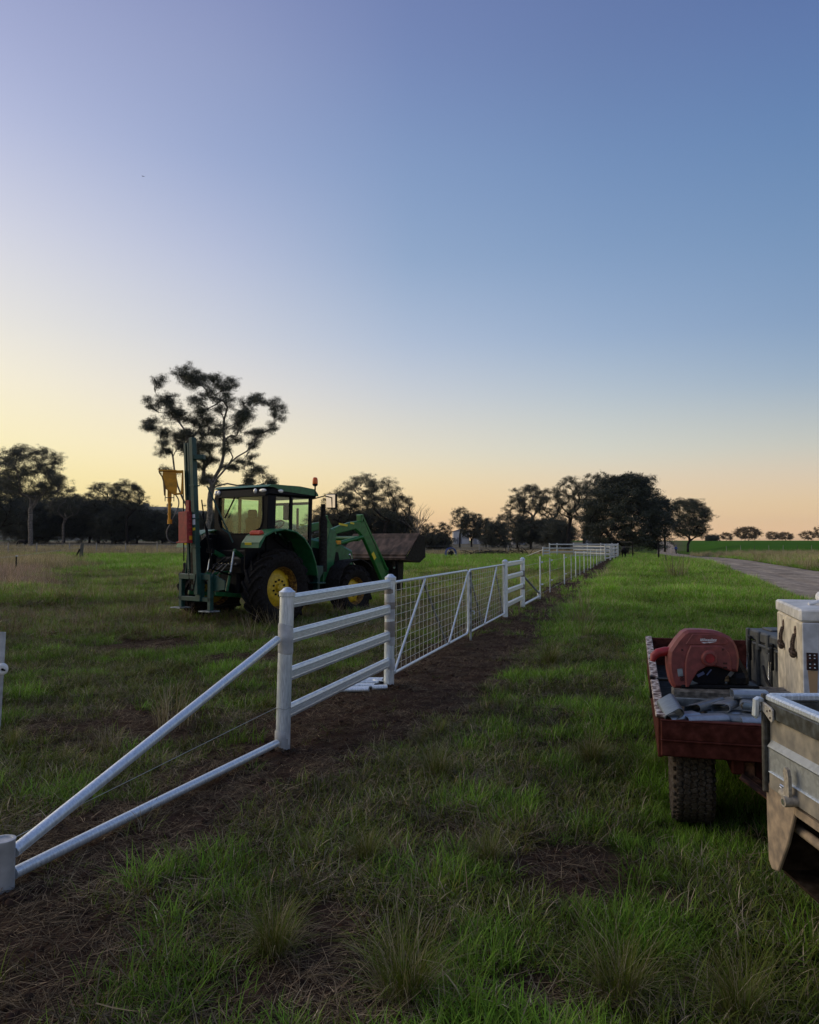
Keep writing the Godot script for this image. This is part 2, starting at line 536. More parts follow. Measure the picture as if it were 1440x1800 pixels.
# one row per height, one colour per bearing away from where the sun went down: 28, 41.5, 55, 68.5, 82 degrees
const SKY_C := [
	[0xffe18c, 0xffd78c, 0xfac891, 0xf5c794, 0xf0c496],
	[0xffe9a0, 0xfee09b, 0xf8d6a0, 0xefd0a4, 0xe9cb9f],
	[0xffeeaf, 0xfce8b4, 0xf3deb2, 0xe8d4b4, 0xdeccb2],
	[0xfff2c3, 0xfaecc8, 0xe7dfc8, 0xd7d6c8, 0xc9cac0],
	[0xf7efd8, 0xe6e1d9, 0xccd1d6, 0xb7c4cf, 0xa0b3c6],
	[0xe6e4e0, 0xcfd3dd, 0xb0bfd6, 0x9ab0cd, 0x87a1c2],
	[0xd0d3e2, 0xb7c0da, 0x93aacb, 0x839ec3, 0x7694bb],
	[0xb4bcdb, 0x9baacf, 0x839bc3, 0x738fba, 0x6786b3],
	[0xa2abd0, 0x929fc6, 0x788dba, 0x6a82b0, 0x607aab],
	[0x949ec6, 0x8793be, 0x7183b2, 0x657aaa, 0x5a72a4],
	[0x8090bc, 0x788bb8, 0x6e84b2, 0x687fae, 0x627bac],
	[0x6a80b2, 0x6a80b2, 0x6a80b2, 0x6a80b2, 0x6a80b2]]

func sky_at(away: float, up: float) -> Color:
	var r := 0
	while r < SKY_EL.size() - 2 and up > SKY_EL[r + 1]:
		r += 1
	var f: float = clampf((up - SKY_EL[r]) / (SKY_EL[r + 1] - SKY_EL[r]), 0.0, 1.0)
	var k := clampf((away - 28.0) / 13.5, -0.9, 4.0)
	var i := clampi(int(floor(k)), 0, 3)
	var out: Array[Color] = []
	for row in [maxi(r - 1, 0), r, r + 1, mini(r + 2, SKY_EL.size() - 1)]:
		var a := Color.hex((SKY_C[row][i] << 8) | 0xff).srgb_to_linear()
		var b := Color.hex((SKY_C[row][i + 1] << 8) | 0xff).srgb_to_linear()
		out.append(a + (b - a) * (k - i))
	var c := out[1].lerp(out[2], f)
	# a little of a cubic through the four heights, so that no bands show
	var m := out[0].lerp(out[3], 0.5)
	c = c + (out[1].lerp(out[2], 0.5) - m) * (f * (1.0 - f) * 0.35)
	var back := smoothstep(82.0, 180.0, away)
	c = c.lerp(Color(0.95, 0.98, 1.1) * c.get_luminance(), back * 0.5) * (1.0 + 0.35 * back)  # sky behind the view raised for extra fill on the ground
	var glow := smoothstep(28.0, 0.0, away) * smoothstep(24.0, 0.0, up)
	c += Color(2.6, 1.7, 0.7) * glow
	return Color(maxf(c.r, 0.0), maxf(c.g, 0.0), maxf(c.b, 0.0))

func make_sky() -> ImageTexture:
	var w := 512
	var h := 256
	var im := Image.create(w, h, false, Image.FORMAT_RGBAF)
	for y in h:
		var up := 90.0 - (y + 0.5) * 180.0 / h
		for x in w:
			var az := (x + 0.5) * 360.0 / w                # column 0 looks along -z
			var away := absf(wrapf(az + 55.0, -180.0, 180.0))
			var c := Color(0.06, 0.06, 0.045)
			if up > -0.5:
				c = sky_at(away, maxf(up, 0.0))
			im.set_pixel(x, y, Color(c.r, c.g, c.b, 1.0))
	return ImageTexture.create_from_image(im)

# ---------------------------------------------------------------- ground
func spread(lo: float, hi: float, step: float, grow: float, far_lo: float, far_hi: float) -> PackedFloat32Array:
	var out := PackedFloat32Array()
	var x := lo
	while x < hi:
		out.append(x)
		x += step
	var st := step
	var e := out[-1]
	while e < far_hi:
		st *= grow
		e += st
		out.append(e)
	st = step
	e = lo
	while e > far_lo:
		st *= grow
		e -= st
		out.append(e)
	out.sort()
	return out

func ground_color(x: float, z: float) -> Color:
	var d := -z
	var k := x / maxf(d, 1.0)
	var s := soil(x, z)
	var w := noise_a.get_noise_2d(x * 5.0, z * 5.0) + 0.6 * noise_b.get_noise_2d(x * 30.0, z * 30.0)
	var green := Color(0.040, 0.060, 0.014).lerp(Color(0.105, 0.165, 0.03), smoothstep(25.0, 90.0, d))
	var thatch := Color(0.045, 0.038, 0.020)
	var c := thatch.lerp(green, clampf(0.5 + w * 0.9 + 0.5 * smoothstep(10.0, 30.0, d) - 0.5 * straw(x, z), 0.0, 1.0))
	if d > 25.0:
		# far paddocks: dry grass behind the far fence, and a long dry corner at left
		var dry := smoothstep(103.0, 110.0, d) * (1.0 - smoothstep(0.2, 0.3, k))
		dry = maxf(dry, smoothstep(-0.40, -0.46, k - 0.02 * w) * smoothstep(40.0, 60.0, d) * smoothstep(110.0, 90.0, d))
		c = c.lerp(Color(0.23, 0.195, 0.14) * (1.0 + 0.35 * w), dry * 0.9)
		var rs := road_side(x, z)
		if rs > 2.0:
			c = c.lerp(Color(0.17, 0.145, 0.09) * (1.0 + 0.4 * w), 0.35 + 0.5 * smoothstep(-85.0, -110.0, z))
			if rs > 5.0:
				c = c.lerp(Color(0.075, 0.19, 0.018) * (1.0 + 0.15 * w), smoothstep(-120.0, -125.0, z + 1.5 * w))
	c = c.lerp(Color(0.068, 0.043, 0.031) * (1.0 + 0.45 * noise_b.get_noise_2d(x * 90.0, z * 90.0)), s)
	return c

func make_ground() -> void:
	var xs := spread(-5.2, 5.2, 0.065, 1.07, -3500.0, 3500.0)
	var zs := spread(-15.0, -1.6, 0.065, 1.07, -3500.0, 60.0)
	var v := PackedVector3Array()
	var c := PackedColorArray()
	var w := xs.size()
	for z in zs:
		for x in xs:
			var y := rough_land(x, z)
			var rs := road_side(x, z)
			if absf(rs) < 6.0:
				var half := road_half(z)
				y -= 0.10 * smoothstep(half + 0.5, half - 0.5, absf(rs))
			v.append(Vector3(x, y, z))
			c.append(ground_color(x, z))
	var ids := PackedInt32Array()
	for j in zs.size() - 1:
		for i in w - 1:
			var a := j * w + i
			ids.append_array([a, a + 1, a + w, a + 1, a + w + 1, a + w])
	var nm := PackedVector3Array()
	nm.resize(v.size())
	for j in zs.size():
		for i in w:
			var e := v[j * w + mini(i + 1, w - 1)] - v[j * w + maxi(i - 1, 0)]
			var f := v[mini(j + 1, zs.size() - 1) * w + i] - v[maxi(j - 1, 0) * w + i]
			nm[j * w + i] = f.cross(e).normalized()
	var a := []
	a.resize(Mesh.ARRAY_MAX)
	a[Mesh.ARRAY_VERTEX] = v
	a[Mesh.ARRAY_NORMAL] = nm
	a[Mesh.ARRAY_COLOR] = c
	a[Mesh.ARRAY_INDEX] = ids
	var m := ArrayMesh.new()
	m.add_surface_from_arrays(Mesh.PRIMITIVE_TRIANGLES, a)
	var g := mat("earth", Color(1, 1, 1), 0.95, 0.0, T.soft, 1.3, T.fine, 1.2)
	g.vertex_color_use_as_albedo = true
	g.uv1_world_triplanar = true
	structure("ground", m, g)
	# the dirt road
	var b := MB.new()
	b.tinted = true
	var rows := []
	for i in ROAD.size() - 1:
		var p: Vector2 = ROAD[i]
		var q: Vector2 = ROAD[i + 1]
		var n := maxi(6, int(p.distance_to(q) / 0.8))
		for k in n:
			rows.append(p.lerp(q, float(k) / n))
	var steps := 22
	var grid := []
	var tint := []
	for j in rows.size():
		var u: Vector2 = (rows[mini(j + 1, rows.size() - 1)] - rows[maxi(j - 1, 0)]).normalized()
		var r := Vector2(-u.y, u.x)
		var half := road_half(rows[j].y) + 0.35
		var line := []
		var cl := []
		for i in steps + 1:
			var o: float = lerpf(-half, half, float(i) / steps)
			var p: Vector2 = rows[j] + r * (o + 0.18 * noise_a.get_noise_2d(rows[j].x * 20.0, rows[j].y * 20.0) * absf(o) / half)
			var rut: float = exp(-pow((absf(o) - 0.85) / 0.28, 2.0))
			var edge := smoothstep(half - 0.6, half, absf(o))
			var wv := noise_b.get_noise_2d(p.x * 16.0, p.y * 5.0)
			line.append(Vector3(p.x, land(p.x, p.y) + 0.02 - 0.03 * rut - 0.09 * edge + 0.02 * wv, p.y))
			var cc := Color(0.46, 0.375, 0.285) * (1.0 + 0.6 * wv + 0.12 * rut)
			cl.append(cc.lerp(Color(0.09, 0.08, 0.05), edge * 0.5))
		grid.append(line)
		tint.append(cl)
	for j in rows.size() - 1:
		for i in steps:
			b.col = tint[j][i]
			b.quad(grid[j][i], grid[j][i + 1], grid[j + 1][i + 1], grid[j + 1][i], Vector3.UP)
	g.metallic_specular = 0.08
	var rm := mat("road_dirt", Color(1, 1, 1), 0.95, 0.0, T.soft, 0.6, T.fine, 0.8)
	rm.vertex_color_use_as_albedo = true
	rm.metallic_specular = 0.1
	rm.uv1_world_triplanar = true
	structure("dirt_road", b, rm)
	# the far ridge at left
	var hb := MB.new()
	hb.tinted = true
	var nx := 90
	var nz := 14
	var pts := []
	for j in nz + 1:
		var line := []
		for i in nx + 1:
			var x := lerpf(-2600.0, 500.0, float(i) / nx)
			var t := float(j) / nz
			var z := -1500.0 - 900.0 * t
			var ridge := 104.0 * exp(-pow((x + 1100.0) / 900.0, 4.0)) + 14.0 * noise_a.get_noise_2d(x * 0.05, 7.0)
			line.append(Vector3(x, -4.0 + ridge * sin(minf(t * 1.9, 1.0) * PI / 2) + 9.0 * noise_b.get_noise_2d(x * 0.08, z * 0.08) * t, z))
		pts.append(line)
	for j in nz:
		for i in nx:
			var p: Vector3 = pts[j][i]
			hb.col = Color(0.055, 0.058, 0.035).lerp(Color(0.028, 0.034, 0.02), clampf(0.5 + 1.6 * noise_a.get_noise_2d(p.x * 0.14, p.z * 0.14), 0, 1))
			hb.quad(pts[j][i], pts[j][i + 1], pts[j + 1][i + 1], pts[j + 1][i], Vector3.UP)
	var hm := mat("hill_scrub", Color(1, 1, 1), 1.0)
	hm.vertex_color_use_as_albedo = true
	structure("hill", hb, hm)

func make_view() -> void:
	noise_a.seed = 11
	noise_a.frequency = 0.05
	noise_b.seed = 12
	noise_b.frequency = 0.05
	noise_c.seed = 13
	noise_c.frequency = 0.05
	var cam := Camera3D.new()
	cam.name = "camera"
	add_child(cam)
	cam.position = Vector3(0, 1.65, 0)
	cam.rotation_degrees = Vector3(2.27, 0, 0)
	cam.fov = 65.96
	cam.near = 0.1
	cam.far = 8000.0
	cam.current = true
	var e := Environment.new()
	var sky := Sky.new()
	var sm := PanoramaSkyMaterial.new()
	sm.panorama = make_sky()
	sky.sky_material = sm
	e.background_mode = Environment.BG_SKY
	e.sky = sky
	e.background_energy_multiplier = 1.0
	e.tonemap_mode = Environment.TONE_MAPPER_LINEAR
	e.tonemap_exposure = 1.0
	e.sdfgi_enabled = true
	e.ssao_enabled = true
	e.ssil_enabled = true
	e.fog_enabled = true
	e.fog_light_color = Color(0.75, 0.78, 0.85)
	e.fog_density = 0.00006
	var we := WorldEnvironment.new()
	we.name = "world_environment"
	we.environment = e
	add_child(we)
	# soft fill added for the ground, standing in for the afterglow at left
	var dusk_fill := DirectionalLight3D.new()
	dusk_fill.name = "dusk_fill"
	add_child(dusk_fill)
	dusk_fill.rotation_degrees = Vector3(-28.0, -105.0, 0)
	dusk_fill.light_color = Color(1.0, 0.93, 0.80)
	dusk_fill.light_energy = 0.42
	dusk_fill.light_angular_distance = 60.0
	dusk_fill.shadow_enabled = true

# ---------------------------------------------------------------- trees
var spray_meshes := {}

# a spray of leaves about one metre across: kind 0 hanging gum leaves, 1 dense upright needles, 2 broad bushy leaves
func spray(kind: int, sd: int) -> ArrayMesh:
	var key := kind * 100 + sd
	if spray_meshes.has(key):
		return spray_meshes[key]
	var g := RandomNumberGenerator.new()
	g.seed = 900 + key
	var b := MB.new()
	b.tinted = true
	var count: int = [46, 80, 60][kind]
	for i in count:
		var p := Vector3(g.randfn(), g.randfn() * [0.75, 0.42, 0.8][kind], g.randfn()) * 0.27
		var d := Vector3(g.randfn(), g.randfn(), g.randfn()).normalized()
		if kind == 0:
			d = (d + Vector3(0, -0.9, 0)).normalized()
		elif kind == 1:
			d = (d + Vector3(0, 0.5, 0)).normalized()
		var l: float = [0.22, 0.2, 0.16][kind] * g.randf_range(0.7, 1.3)
		var w: float = [0.030, 0.028, 0.045][kind] * g.randf_range(0.7, 1.3)
		var x := d.cross(Vector3(g.randfn(), g.randfn(), g.randfn())).normalized() * w
		var n := d.cross(x).normalized()
		var v := g.randf_range(0.6, 1.25)
		b.col = Color(v * g.randf_range(0.9, 1.15), v, v * 0.9)
		b.quad(p, p + d * l * 0.45 + x, p + d * l, p + d * l * 0.45 - x, n)
	spray_meshes[key] = b.mesh()
	return spray_meshes[key]

class Skel:
	var p := PackedVector3Array()
	var up := PackedInt32Array()
	var path := PackedFloat32Array()
	var tips := PackedInt32Array()
	var weight := PackedFloat32Array()

	func add(at: Vector3, parent: int) -> int:
		p.append(at)
		up.append(parent)
		path.append(0.0 if parent < 0 else path[parent] + p[parent].distance_to(at))
		return p.size() - 1

	func heading(i: int) -> Vector3:
		return Vector3.UP if up[i] < 0 else (p[i] - p[up[i]]).normalized()

	func nearest(t: Vector3) -> int:
		var best := 0
		var least := 1e9
		for i in p.size():
			var d := t - p[i]
			var l := d.length()
			var cost := l + 0.22 * path[i]
			if d.y < 0.15 * l:
				cost += (0.15 * l - d.y) * 1.6
			if cost < least:
				least = cost
				best = i
		return best

	func limb(from: int, to: Vector3, step: float, wander: float, g: RandomNumberGenerator) -> int:
		var a := p[from]
		var l := a.distance_to(to)
		var k := a + heading(from) * l * 0.38 + Vector3.UP * l * 0.08
		var n := maxi(2, int(l / step))
		var w := Vector3.ZERO
		var at := from
		for i in n:
			var t := float(i + 1) / n
			w = w * 0.7 + Vector3(g.randfn(), g.randfn() * 0.6, g.randfn()) * wander * l * 0.035
			at = add(a.lerp(k, t).lerp(k.lerp(to, t), t) + w * (1.0 - t * 0.4), at)
		return at

# clusters: [centre, half sizes]; returns the tree with trunk, limbs and crown
func grow(called: String, label: String, group: String, where: Vector3, stems: Array, clusters: Array, thick: float, kind: int, leaf: Material, bark: Material, per: float, size: float, sd: int, bare := 0) -> Node3D:
	var g := RandomNumberGenerator.new()
	g.seed = sd
	var sk := Skel.new()
	var root := sk.add(Vector3(0, -0.4, 0), -1)
	for st in stems:
		var at := root
		for q in st:
			at = sk.limb(at, q, 0.9, 0.5, g)
	clusters.sort_custom(func(a, b): return a[0].length() < b[0].length())
	var xf := []
	for c in clusters:
		var ctr: Vector3 = c[0]
		var r: Vector3 = c[1]
		var low := ctr - Vector3(0, r.y * 0.5, 0)
		var end := sk.limb(sk.nearest(low), low, 0.8, 0.9, g)
		var twigs := int(clampf(per * (r.x * r.z + r.x * r.y) / (size * size), 6, 40))
		var flat := 0.25 if kind == 0 else -0.2
		for i in twigs:
			var o := Vector3(g.randfn(), g.randfn() + flat, g.randfn()).normalized() * g.randf_range(0.3, 1.0 + 0.9 * g.randf()) * r
			var from := end
			if i % 3 != 0 and sk.up[end] >= 0:
				from = sk.up[end]
			var tip := sk.limb(from, ctr + o, 0.6, 1.0, g)
			sk.tips.append(tip)
			for m in g.randi_range(2, 4):
				var q := sk.p[tip] + Vector3(g.randfn(), g.randfn() * 0.6, g.randfn()) * size * 0.42
				xf.append([q, g.randf_range(0.7, 1.25) * size])
	for i in bare:                                   # dead twigs that stand out of the crown
		var c: Array = clusters[g.randi() % clusters.size()]
		var o := Vector3(g.randfn(), absf(g.randfn()) * 0.4, g.randfn() * 0.5).normalized()
		sk.tips.append(sk.limb(sk.nearest(c[0]), c[0] + o * c[1] * g.randf_range(1.5, 2.2), 0.6, 1.4, g))
	sk.weight.resize(sk.p.size())
	sk.weight.fill(0.0)
	for t in sk.tips:
		sk.weight[t] += 1.0
	for i in range(sk.p.size() - 1, 0, -1):
		if sk.up[i] >= 0:
			sk.weight[sk.up[i]] += maxf(sk.weight[i], 0.3)
	var o := thing(called, label, "tree", where, 0.0, group)
	var tr := MB.new()
	var li := MB.new()
	var most := maxf(sk.weight[0], 1.0)
	var rad := func(i: int) -> float: return maxf(thick * pow(maxf(sk.weight[i], 0.3) / most, 0.56), 0.02)
	for i in range(1, sk.p.size()):
		var j := sk.up[i]
		var r1: float = rad.call(i)
		var r0: float = minf(rad.call(j), r1 * 1.8)
		if j == 0:
			r0 = r1 * 1.35
		var big := r1 > thick * 0.42
		(tr if big else li).tube([sk.p[j], sk.p[i] + (sk.p[i] - sk.p[j]) * 0.06], [r0, r1], 9 if big else (5 if r1 > 0.06 else 3), false)
	obj("trunk", tr, bark, o)
	obj("limbs", li, bark, o)
	if per > 0.0:
		for half in 2:
			var mm := MultiMesh.new()
			mm.transform_format = MultiMesh.TRANSFORM_3D
			mm.use_colors = true
			mm.mesh = spray(kind, half + 2 * (sd % 2))
			var buf := PackedFloat32Array()
			for k in xf.size():
				if k % 2 != half:
					continue
				var t := Basis.from_euler(Vector3(g.randf_range(-0.4, 0.4), g.randf() * TAU, g.randf_range(-0.4, 0.4))).scaled(Vector3.ONE * xf[k][1])
				var q: Vector3 = xf[k][0]
				var v := g.randf_range(0.75, 1.2)
				buf.append_array([t.x.x, t.y.x, t.z.x, q.x, t.x.y, t.y.y, t.z.y, q.y, t.x.z, t.y.z, t.z.z, q.z, v, v, v, 1.0])
			mm.instance_count = buf.size() / 16
			mm.buffer = buf
			var mi := MultiMeshInstance3D.new()
			mi.name = "crown" if half == 0 else "crown_001"
			mi.multimesh = mm
			mi.material_override = leaf
			stuff(mi)
			o.add_child(mi, true)
	return o

# a tree of a given height and half width; look: "gum" open and clumped, "dense" full, "pine" a broad dark dome in layers
func plain_tree(called: String, label: String, group: String, x: float, z: float, h: float, w: float, look: String, sd: int, bole := 0.35) -> Node3D:
	var g := RandomNumberGenerator.new()
	g.seed = sd * 77 + 5
	var cl := []
	var base := h * bole
	var cy := (h + base) / 2
	var ry := (h - base) / 2
	var lean := Vector3(g.randf_range(-0.1, 0.1) * w, 0, 0)
	if look == "gum" or look == "round":
		var n := int(clampf(16.0 + w * 3.2, 18, 46)) * (2 if look == "round" else 1)
		for i in n:
			var a := TAU * (i * 0.618 + 0.1 * g.randf())
			var t := (i + 0.5) / n
			var up := lerpf(-0.85, 0.95, t)
			var rr := sqrt(maxf(0.0, 1.0 - up * up)) * lerpf(0.55, 0.95, g.randf())
			var s := w * g.randf_range(0.14, 0.27)
			cl.append([Vector3(cos(a) * rr * w * 0.85, cy + up * ry * 0.85, sin(a) * rr * w * 0.85) + lean, Vector3(s, s * 0.55, s)])
		return grow(called, label, group, Vector3(x, land(x, z), z), [[Vector3(lean.x * 0.3, base * 0.7, 0)]], cl, h * 0.021, 0, M.leaf_warm_lit if called == "far_gum" else M.leaf_gum, M.bark_pale if sd in [1, 3, 12, 16, 30, 33] else M.bark_dark, 3.6, clampf(0.30 + h / 32.0, 0.5, 0.95), sd, 3)
	if look == "dense":
		var n := int(clampf(22.0 + w * 3.5, 24, 46))
		for i in n:
			var a := TAU * (i * 0.618 + 0.1 * g.randf())
			var t := (i + 0.5) / n
			var up := lerpf(-1.0, 0.92, t)
			var rr := sqrt(maxf(0.0, 1.0 - pow(absf(up), 2.0) * (1.0 if up > 0.0 else 0.5))) * lerpf(0.4, 1.0, sqrt(g.randf()))
			var s := w * g.randf_range(0.2, 0.36)
			cl.append([Vector3(cos(a) * rr * w * 0.8, cy + up * ry * 0.8, sin(a) * rr * w * 0.8) + lean, Vector3(s, s * 0.75, s)])
		return grow(called, label, group, Vector3(x, land(x, z), z), [[Vector3(0, base * 0.8, 0)]], cl, h * 0.024, 2, M.leaf_dark, M.bark_pale if sd == 9 else M.bark_dark, 2.8, clampf(0.36 + h / 22.0, 0.55, 1.0), sd)
	var n := 105
	for i in n:
		var a := TAU * (i * 0.618 + 0.08 * g.randf())
		var t := (i + 0.5) / n
		var up := lerpf(0.03, 0.97, t)
		var rr: float = sqrt(maxf(0.0, 1.0 - pow(up, 1.9))) * lerpf(0.55, 1.0, sqrt(g.randf()))
		if up < 0.22:
			rr *= lerpf(0.78, 1.0, up / 0.22)
		var s := w * g.randf_range(0.17, 0.26)
		cl.append([Vector3(cos(a) * rr * w * 0.9, base + up * (h - base) * 0.96, sin(a) * rr * w * 0.9), Vector3(s, s * 0.42, s)])
	return grow(called, label, group, Vector3(x, land(x, z), z), [[Vector3(0, h * 0.25, 0), Vector3(0.3, h * 0.6, 0.2)]], cl, h * 0.035, 1, M.leaf_pine, M.bark_dark, 4.0, 1.15, sd)

func make_trees() -> void:
	leaf_mat("leaf_gum", lin(0.050, 0.056, 0.028), Color(0.25, 0.25, 0.12))
	leaf_mat("leaf_dark", lin(0.034, 0.042, 0.022), Color(0.16, 0.18, 0.1))
	leaf_mat("leaf_pine", lin(0.026, 0.036, 0.018), Color(0.06, 0.08, 0.04))
	leaf_mat("leaf_warm_lit", lin(0.20, 0.125, 0.055), Color(0.35, 0.25, 0.1))  # far gums: low warm light and haze put into the leaf colour
	# the tall gum behind the tractor
	var g := RandomNumberGenerator.new()
	g.seed = 5
	var cl := []
	var k := 0.0153
	for c in MAIN_GUM:
		var u: float = (c[0] - 660.0) / 560.0
		var deep := sqrt(maxf(0.05, 1.0 - u * u)) * 5.0
		var z := g.randf_range(-1.0, 1.0) * deep
		for j in 3:
			var o := Vector2(g.randfn(), g.randfn()) * 0.5
			cl.append([Vector3((c[0] - 660.0 + c[2] * o.x) * k, (1420.0 - c[1] + c[3] * o.y) * k + 0.8, z + g.randf_range(-0.8, 0.8)), Vector3(c[2] * k * 0.62, c[3] * k * 0.55, (c[2] + c[3]) * k * 0.35)])
	var left := [Vector3(-1.6, 4.6, 0.3), Vector3(-3.2, 8.8, 0.5), Vector3(-3.7, 12.0, 0.6)]
	var mid := [Vector3(0.3, 6.0, -0.2), Vector3(1.2, 9.6, -0.4), Vector3(1.55, 12.6, -0.5), Vector3(1.6, 15.0, -0.5)]
	var right := [Vector3(0.3, 6.0, -0.2), Vector3(2.0, 9.4, 0.5), Vector3(4.4, 11.4, 0.9)]
	grow("gum_tree", "tall open gum tree with pale limbs behind the green tractor", "", Vector3(-21.8, land(-21.8, -85.0), -85.0), [left, mid, right], cl, 0.37, 0, M.leaf_gum, M.bark_pale, 6.5, 0.5, 3, 16)
	for t in TREES:
		plain_tree(t[0], t[7], t[8] if t.size() > 8 else "", t[1], t[2], t[3], t[4], t[5], t[6], t[9] if t.size() > 9 else 0.35)
	# the dead tree that stands out against the sky
	var dt := thing("dead_tree", "bare dead tree fanning upwards beside the trees behind the bucket", "tree", Vector3(1.3, land(1.3, -118.0), -118.0))
	var dg := RandomNumberGenerator.new()
	dg.seed = 12
	var trunk := MB.new()
	trunk.tube([Vector3(0, -0.3, 0), Vector3(0.1, 2.4, 0), Vector3(0.0, 3.9, 0.1)], [0.2, 0.15, 0.12], 8, false)
	obj("trunk", trunk, M.bark_pale, dt)
	var todo := []
	for i in 8:
		todo.append([Vector3(0.03, 2.6 + 0.18 * i, 0.05), Vector3(lerpf(-0.75, 0.9, i / 7.0) + dg.randfn() * 0.12, 1.0, dg.randfn() * 0.3).normalized(), 3.4 - 0.1 * i, 0.065, 0])
	while todo.size():
		var q: Array = todo.pop_back()
		var p: Vector3 = q[0]
		var d: Vector3 = q[1]
		var pts := [p]
		for step in 4:
			d = (d + Vector3(dg.randfn(), dg.randfn() * 0.5 + 0.1, dg.randfn()) * 0.12).normalized()
			p += d * q[2] / 4.0
			pts.append(p)
			if q[4] < 2 and step > 0:
				todo.append([p, (d + Vector3(dg.randfn(), 0.25, dg.randfn()) * 0.55).normalized(), q[2] * 0.45, q[3] * 0.5, q[4] + 1])
		var lb := MB.new()
		lb.tube(pts, [q[3], q[3] * 0.85, q[3] * 0.65, q[3] * 0.5, q[3] * 0.25], 4, false)
		obj("branch", lb, M.bark_pale, dt)
	# wattles and seedlings on the ridge
	for i in 6:
		var x: float = [-760.0, -735.0, -705.0, -640.0, -590.0, -700.0][i]
		var o := plain_tree("ridge_tree", ["small round tree alone on the far ridge, leftmost", "second small tree on the far ridge", "low tree on the far ridge beside the driver's yellow hopper", "small tree on the ridge near the post driver mast", "rightmost small tree on the far ridge", "low bush on the far ridge among small trees"][i], "trees on the far ridge", x, -2100.0, 13.0, 8.0, "dense", 60 + i, 0.2)
		o.position.y = 96.0

const MAIN_GUM := [[310, 230, 50, 50], [340, 310, 80, 50], [290, 380, 60, 45], [200, 490, 50, 45], [380, 450, 90, 70], [270, 570, 55, 50], [440, 560, 90, 70], [350, 640, 60, 60], [400, 740, 55, 45], [480, 660, 55, 60],
	[545, 170, 70, 55], [560, 260, 95, 70], [560, 345, 60, 50], [625, 215, 45, 40], [770, 215, 75, 50], [790, 295, 75, 60], [745, 350, 50, 45], [805, 395, 40, 35],
	[960, 300, 60, 32], [915, 365, 60, 40], [1020, 345, 38, 30], [895, 450, 72, 50], [960, 505, 72, 42], [1080, 410, 62, 38], [1130, 475, 50, 36], [1180, 440, 35, 28], [1050, 565, 62, 38], [930, 575, 60, 38],
	[690, 480, 60, 55], [650, 425, 50, 38], [610, 560, 58, 48], [750, 620, 85, 45], [670, 690, 90, 55], [840, 605, 60, 32], [945, 650, 50, 34], [850, 725, 50, 38], [905, 775, 62, 38], [670, 800, 75, 55], [800, 835, 62, 38], [1000, 850, 62, 42], [1060, 905, 50, 38], [1108, 945, 26, 24], [900, 905, 52, 32], [965, 955, 60, 32], [590, 930, 50, 40], [520, 480, 50, 50], [535, 600, 50, 50], [520, 720, 45, 55], [560, 800, 50, 50], [560, 430, 50, 40], [470, 480, 60, 45], [640, 900, 60, 45], [560, 670, 50, 50], [730, 420, 45, 40], [850, 520, 50, 45], [430, 860, 40, 40]]

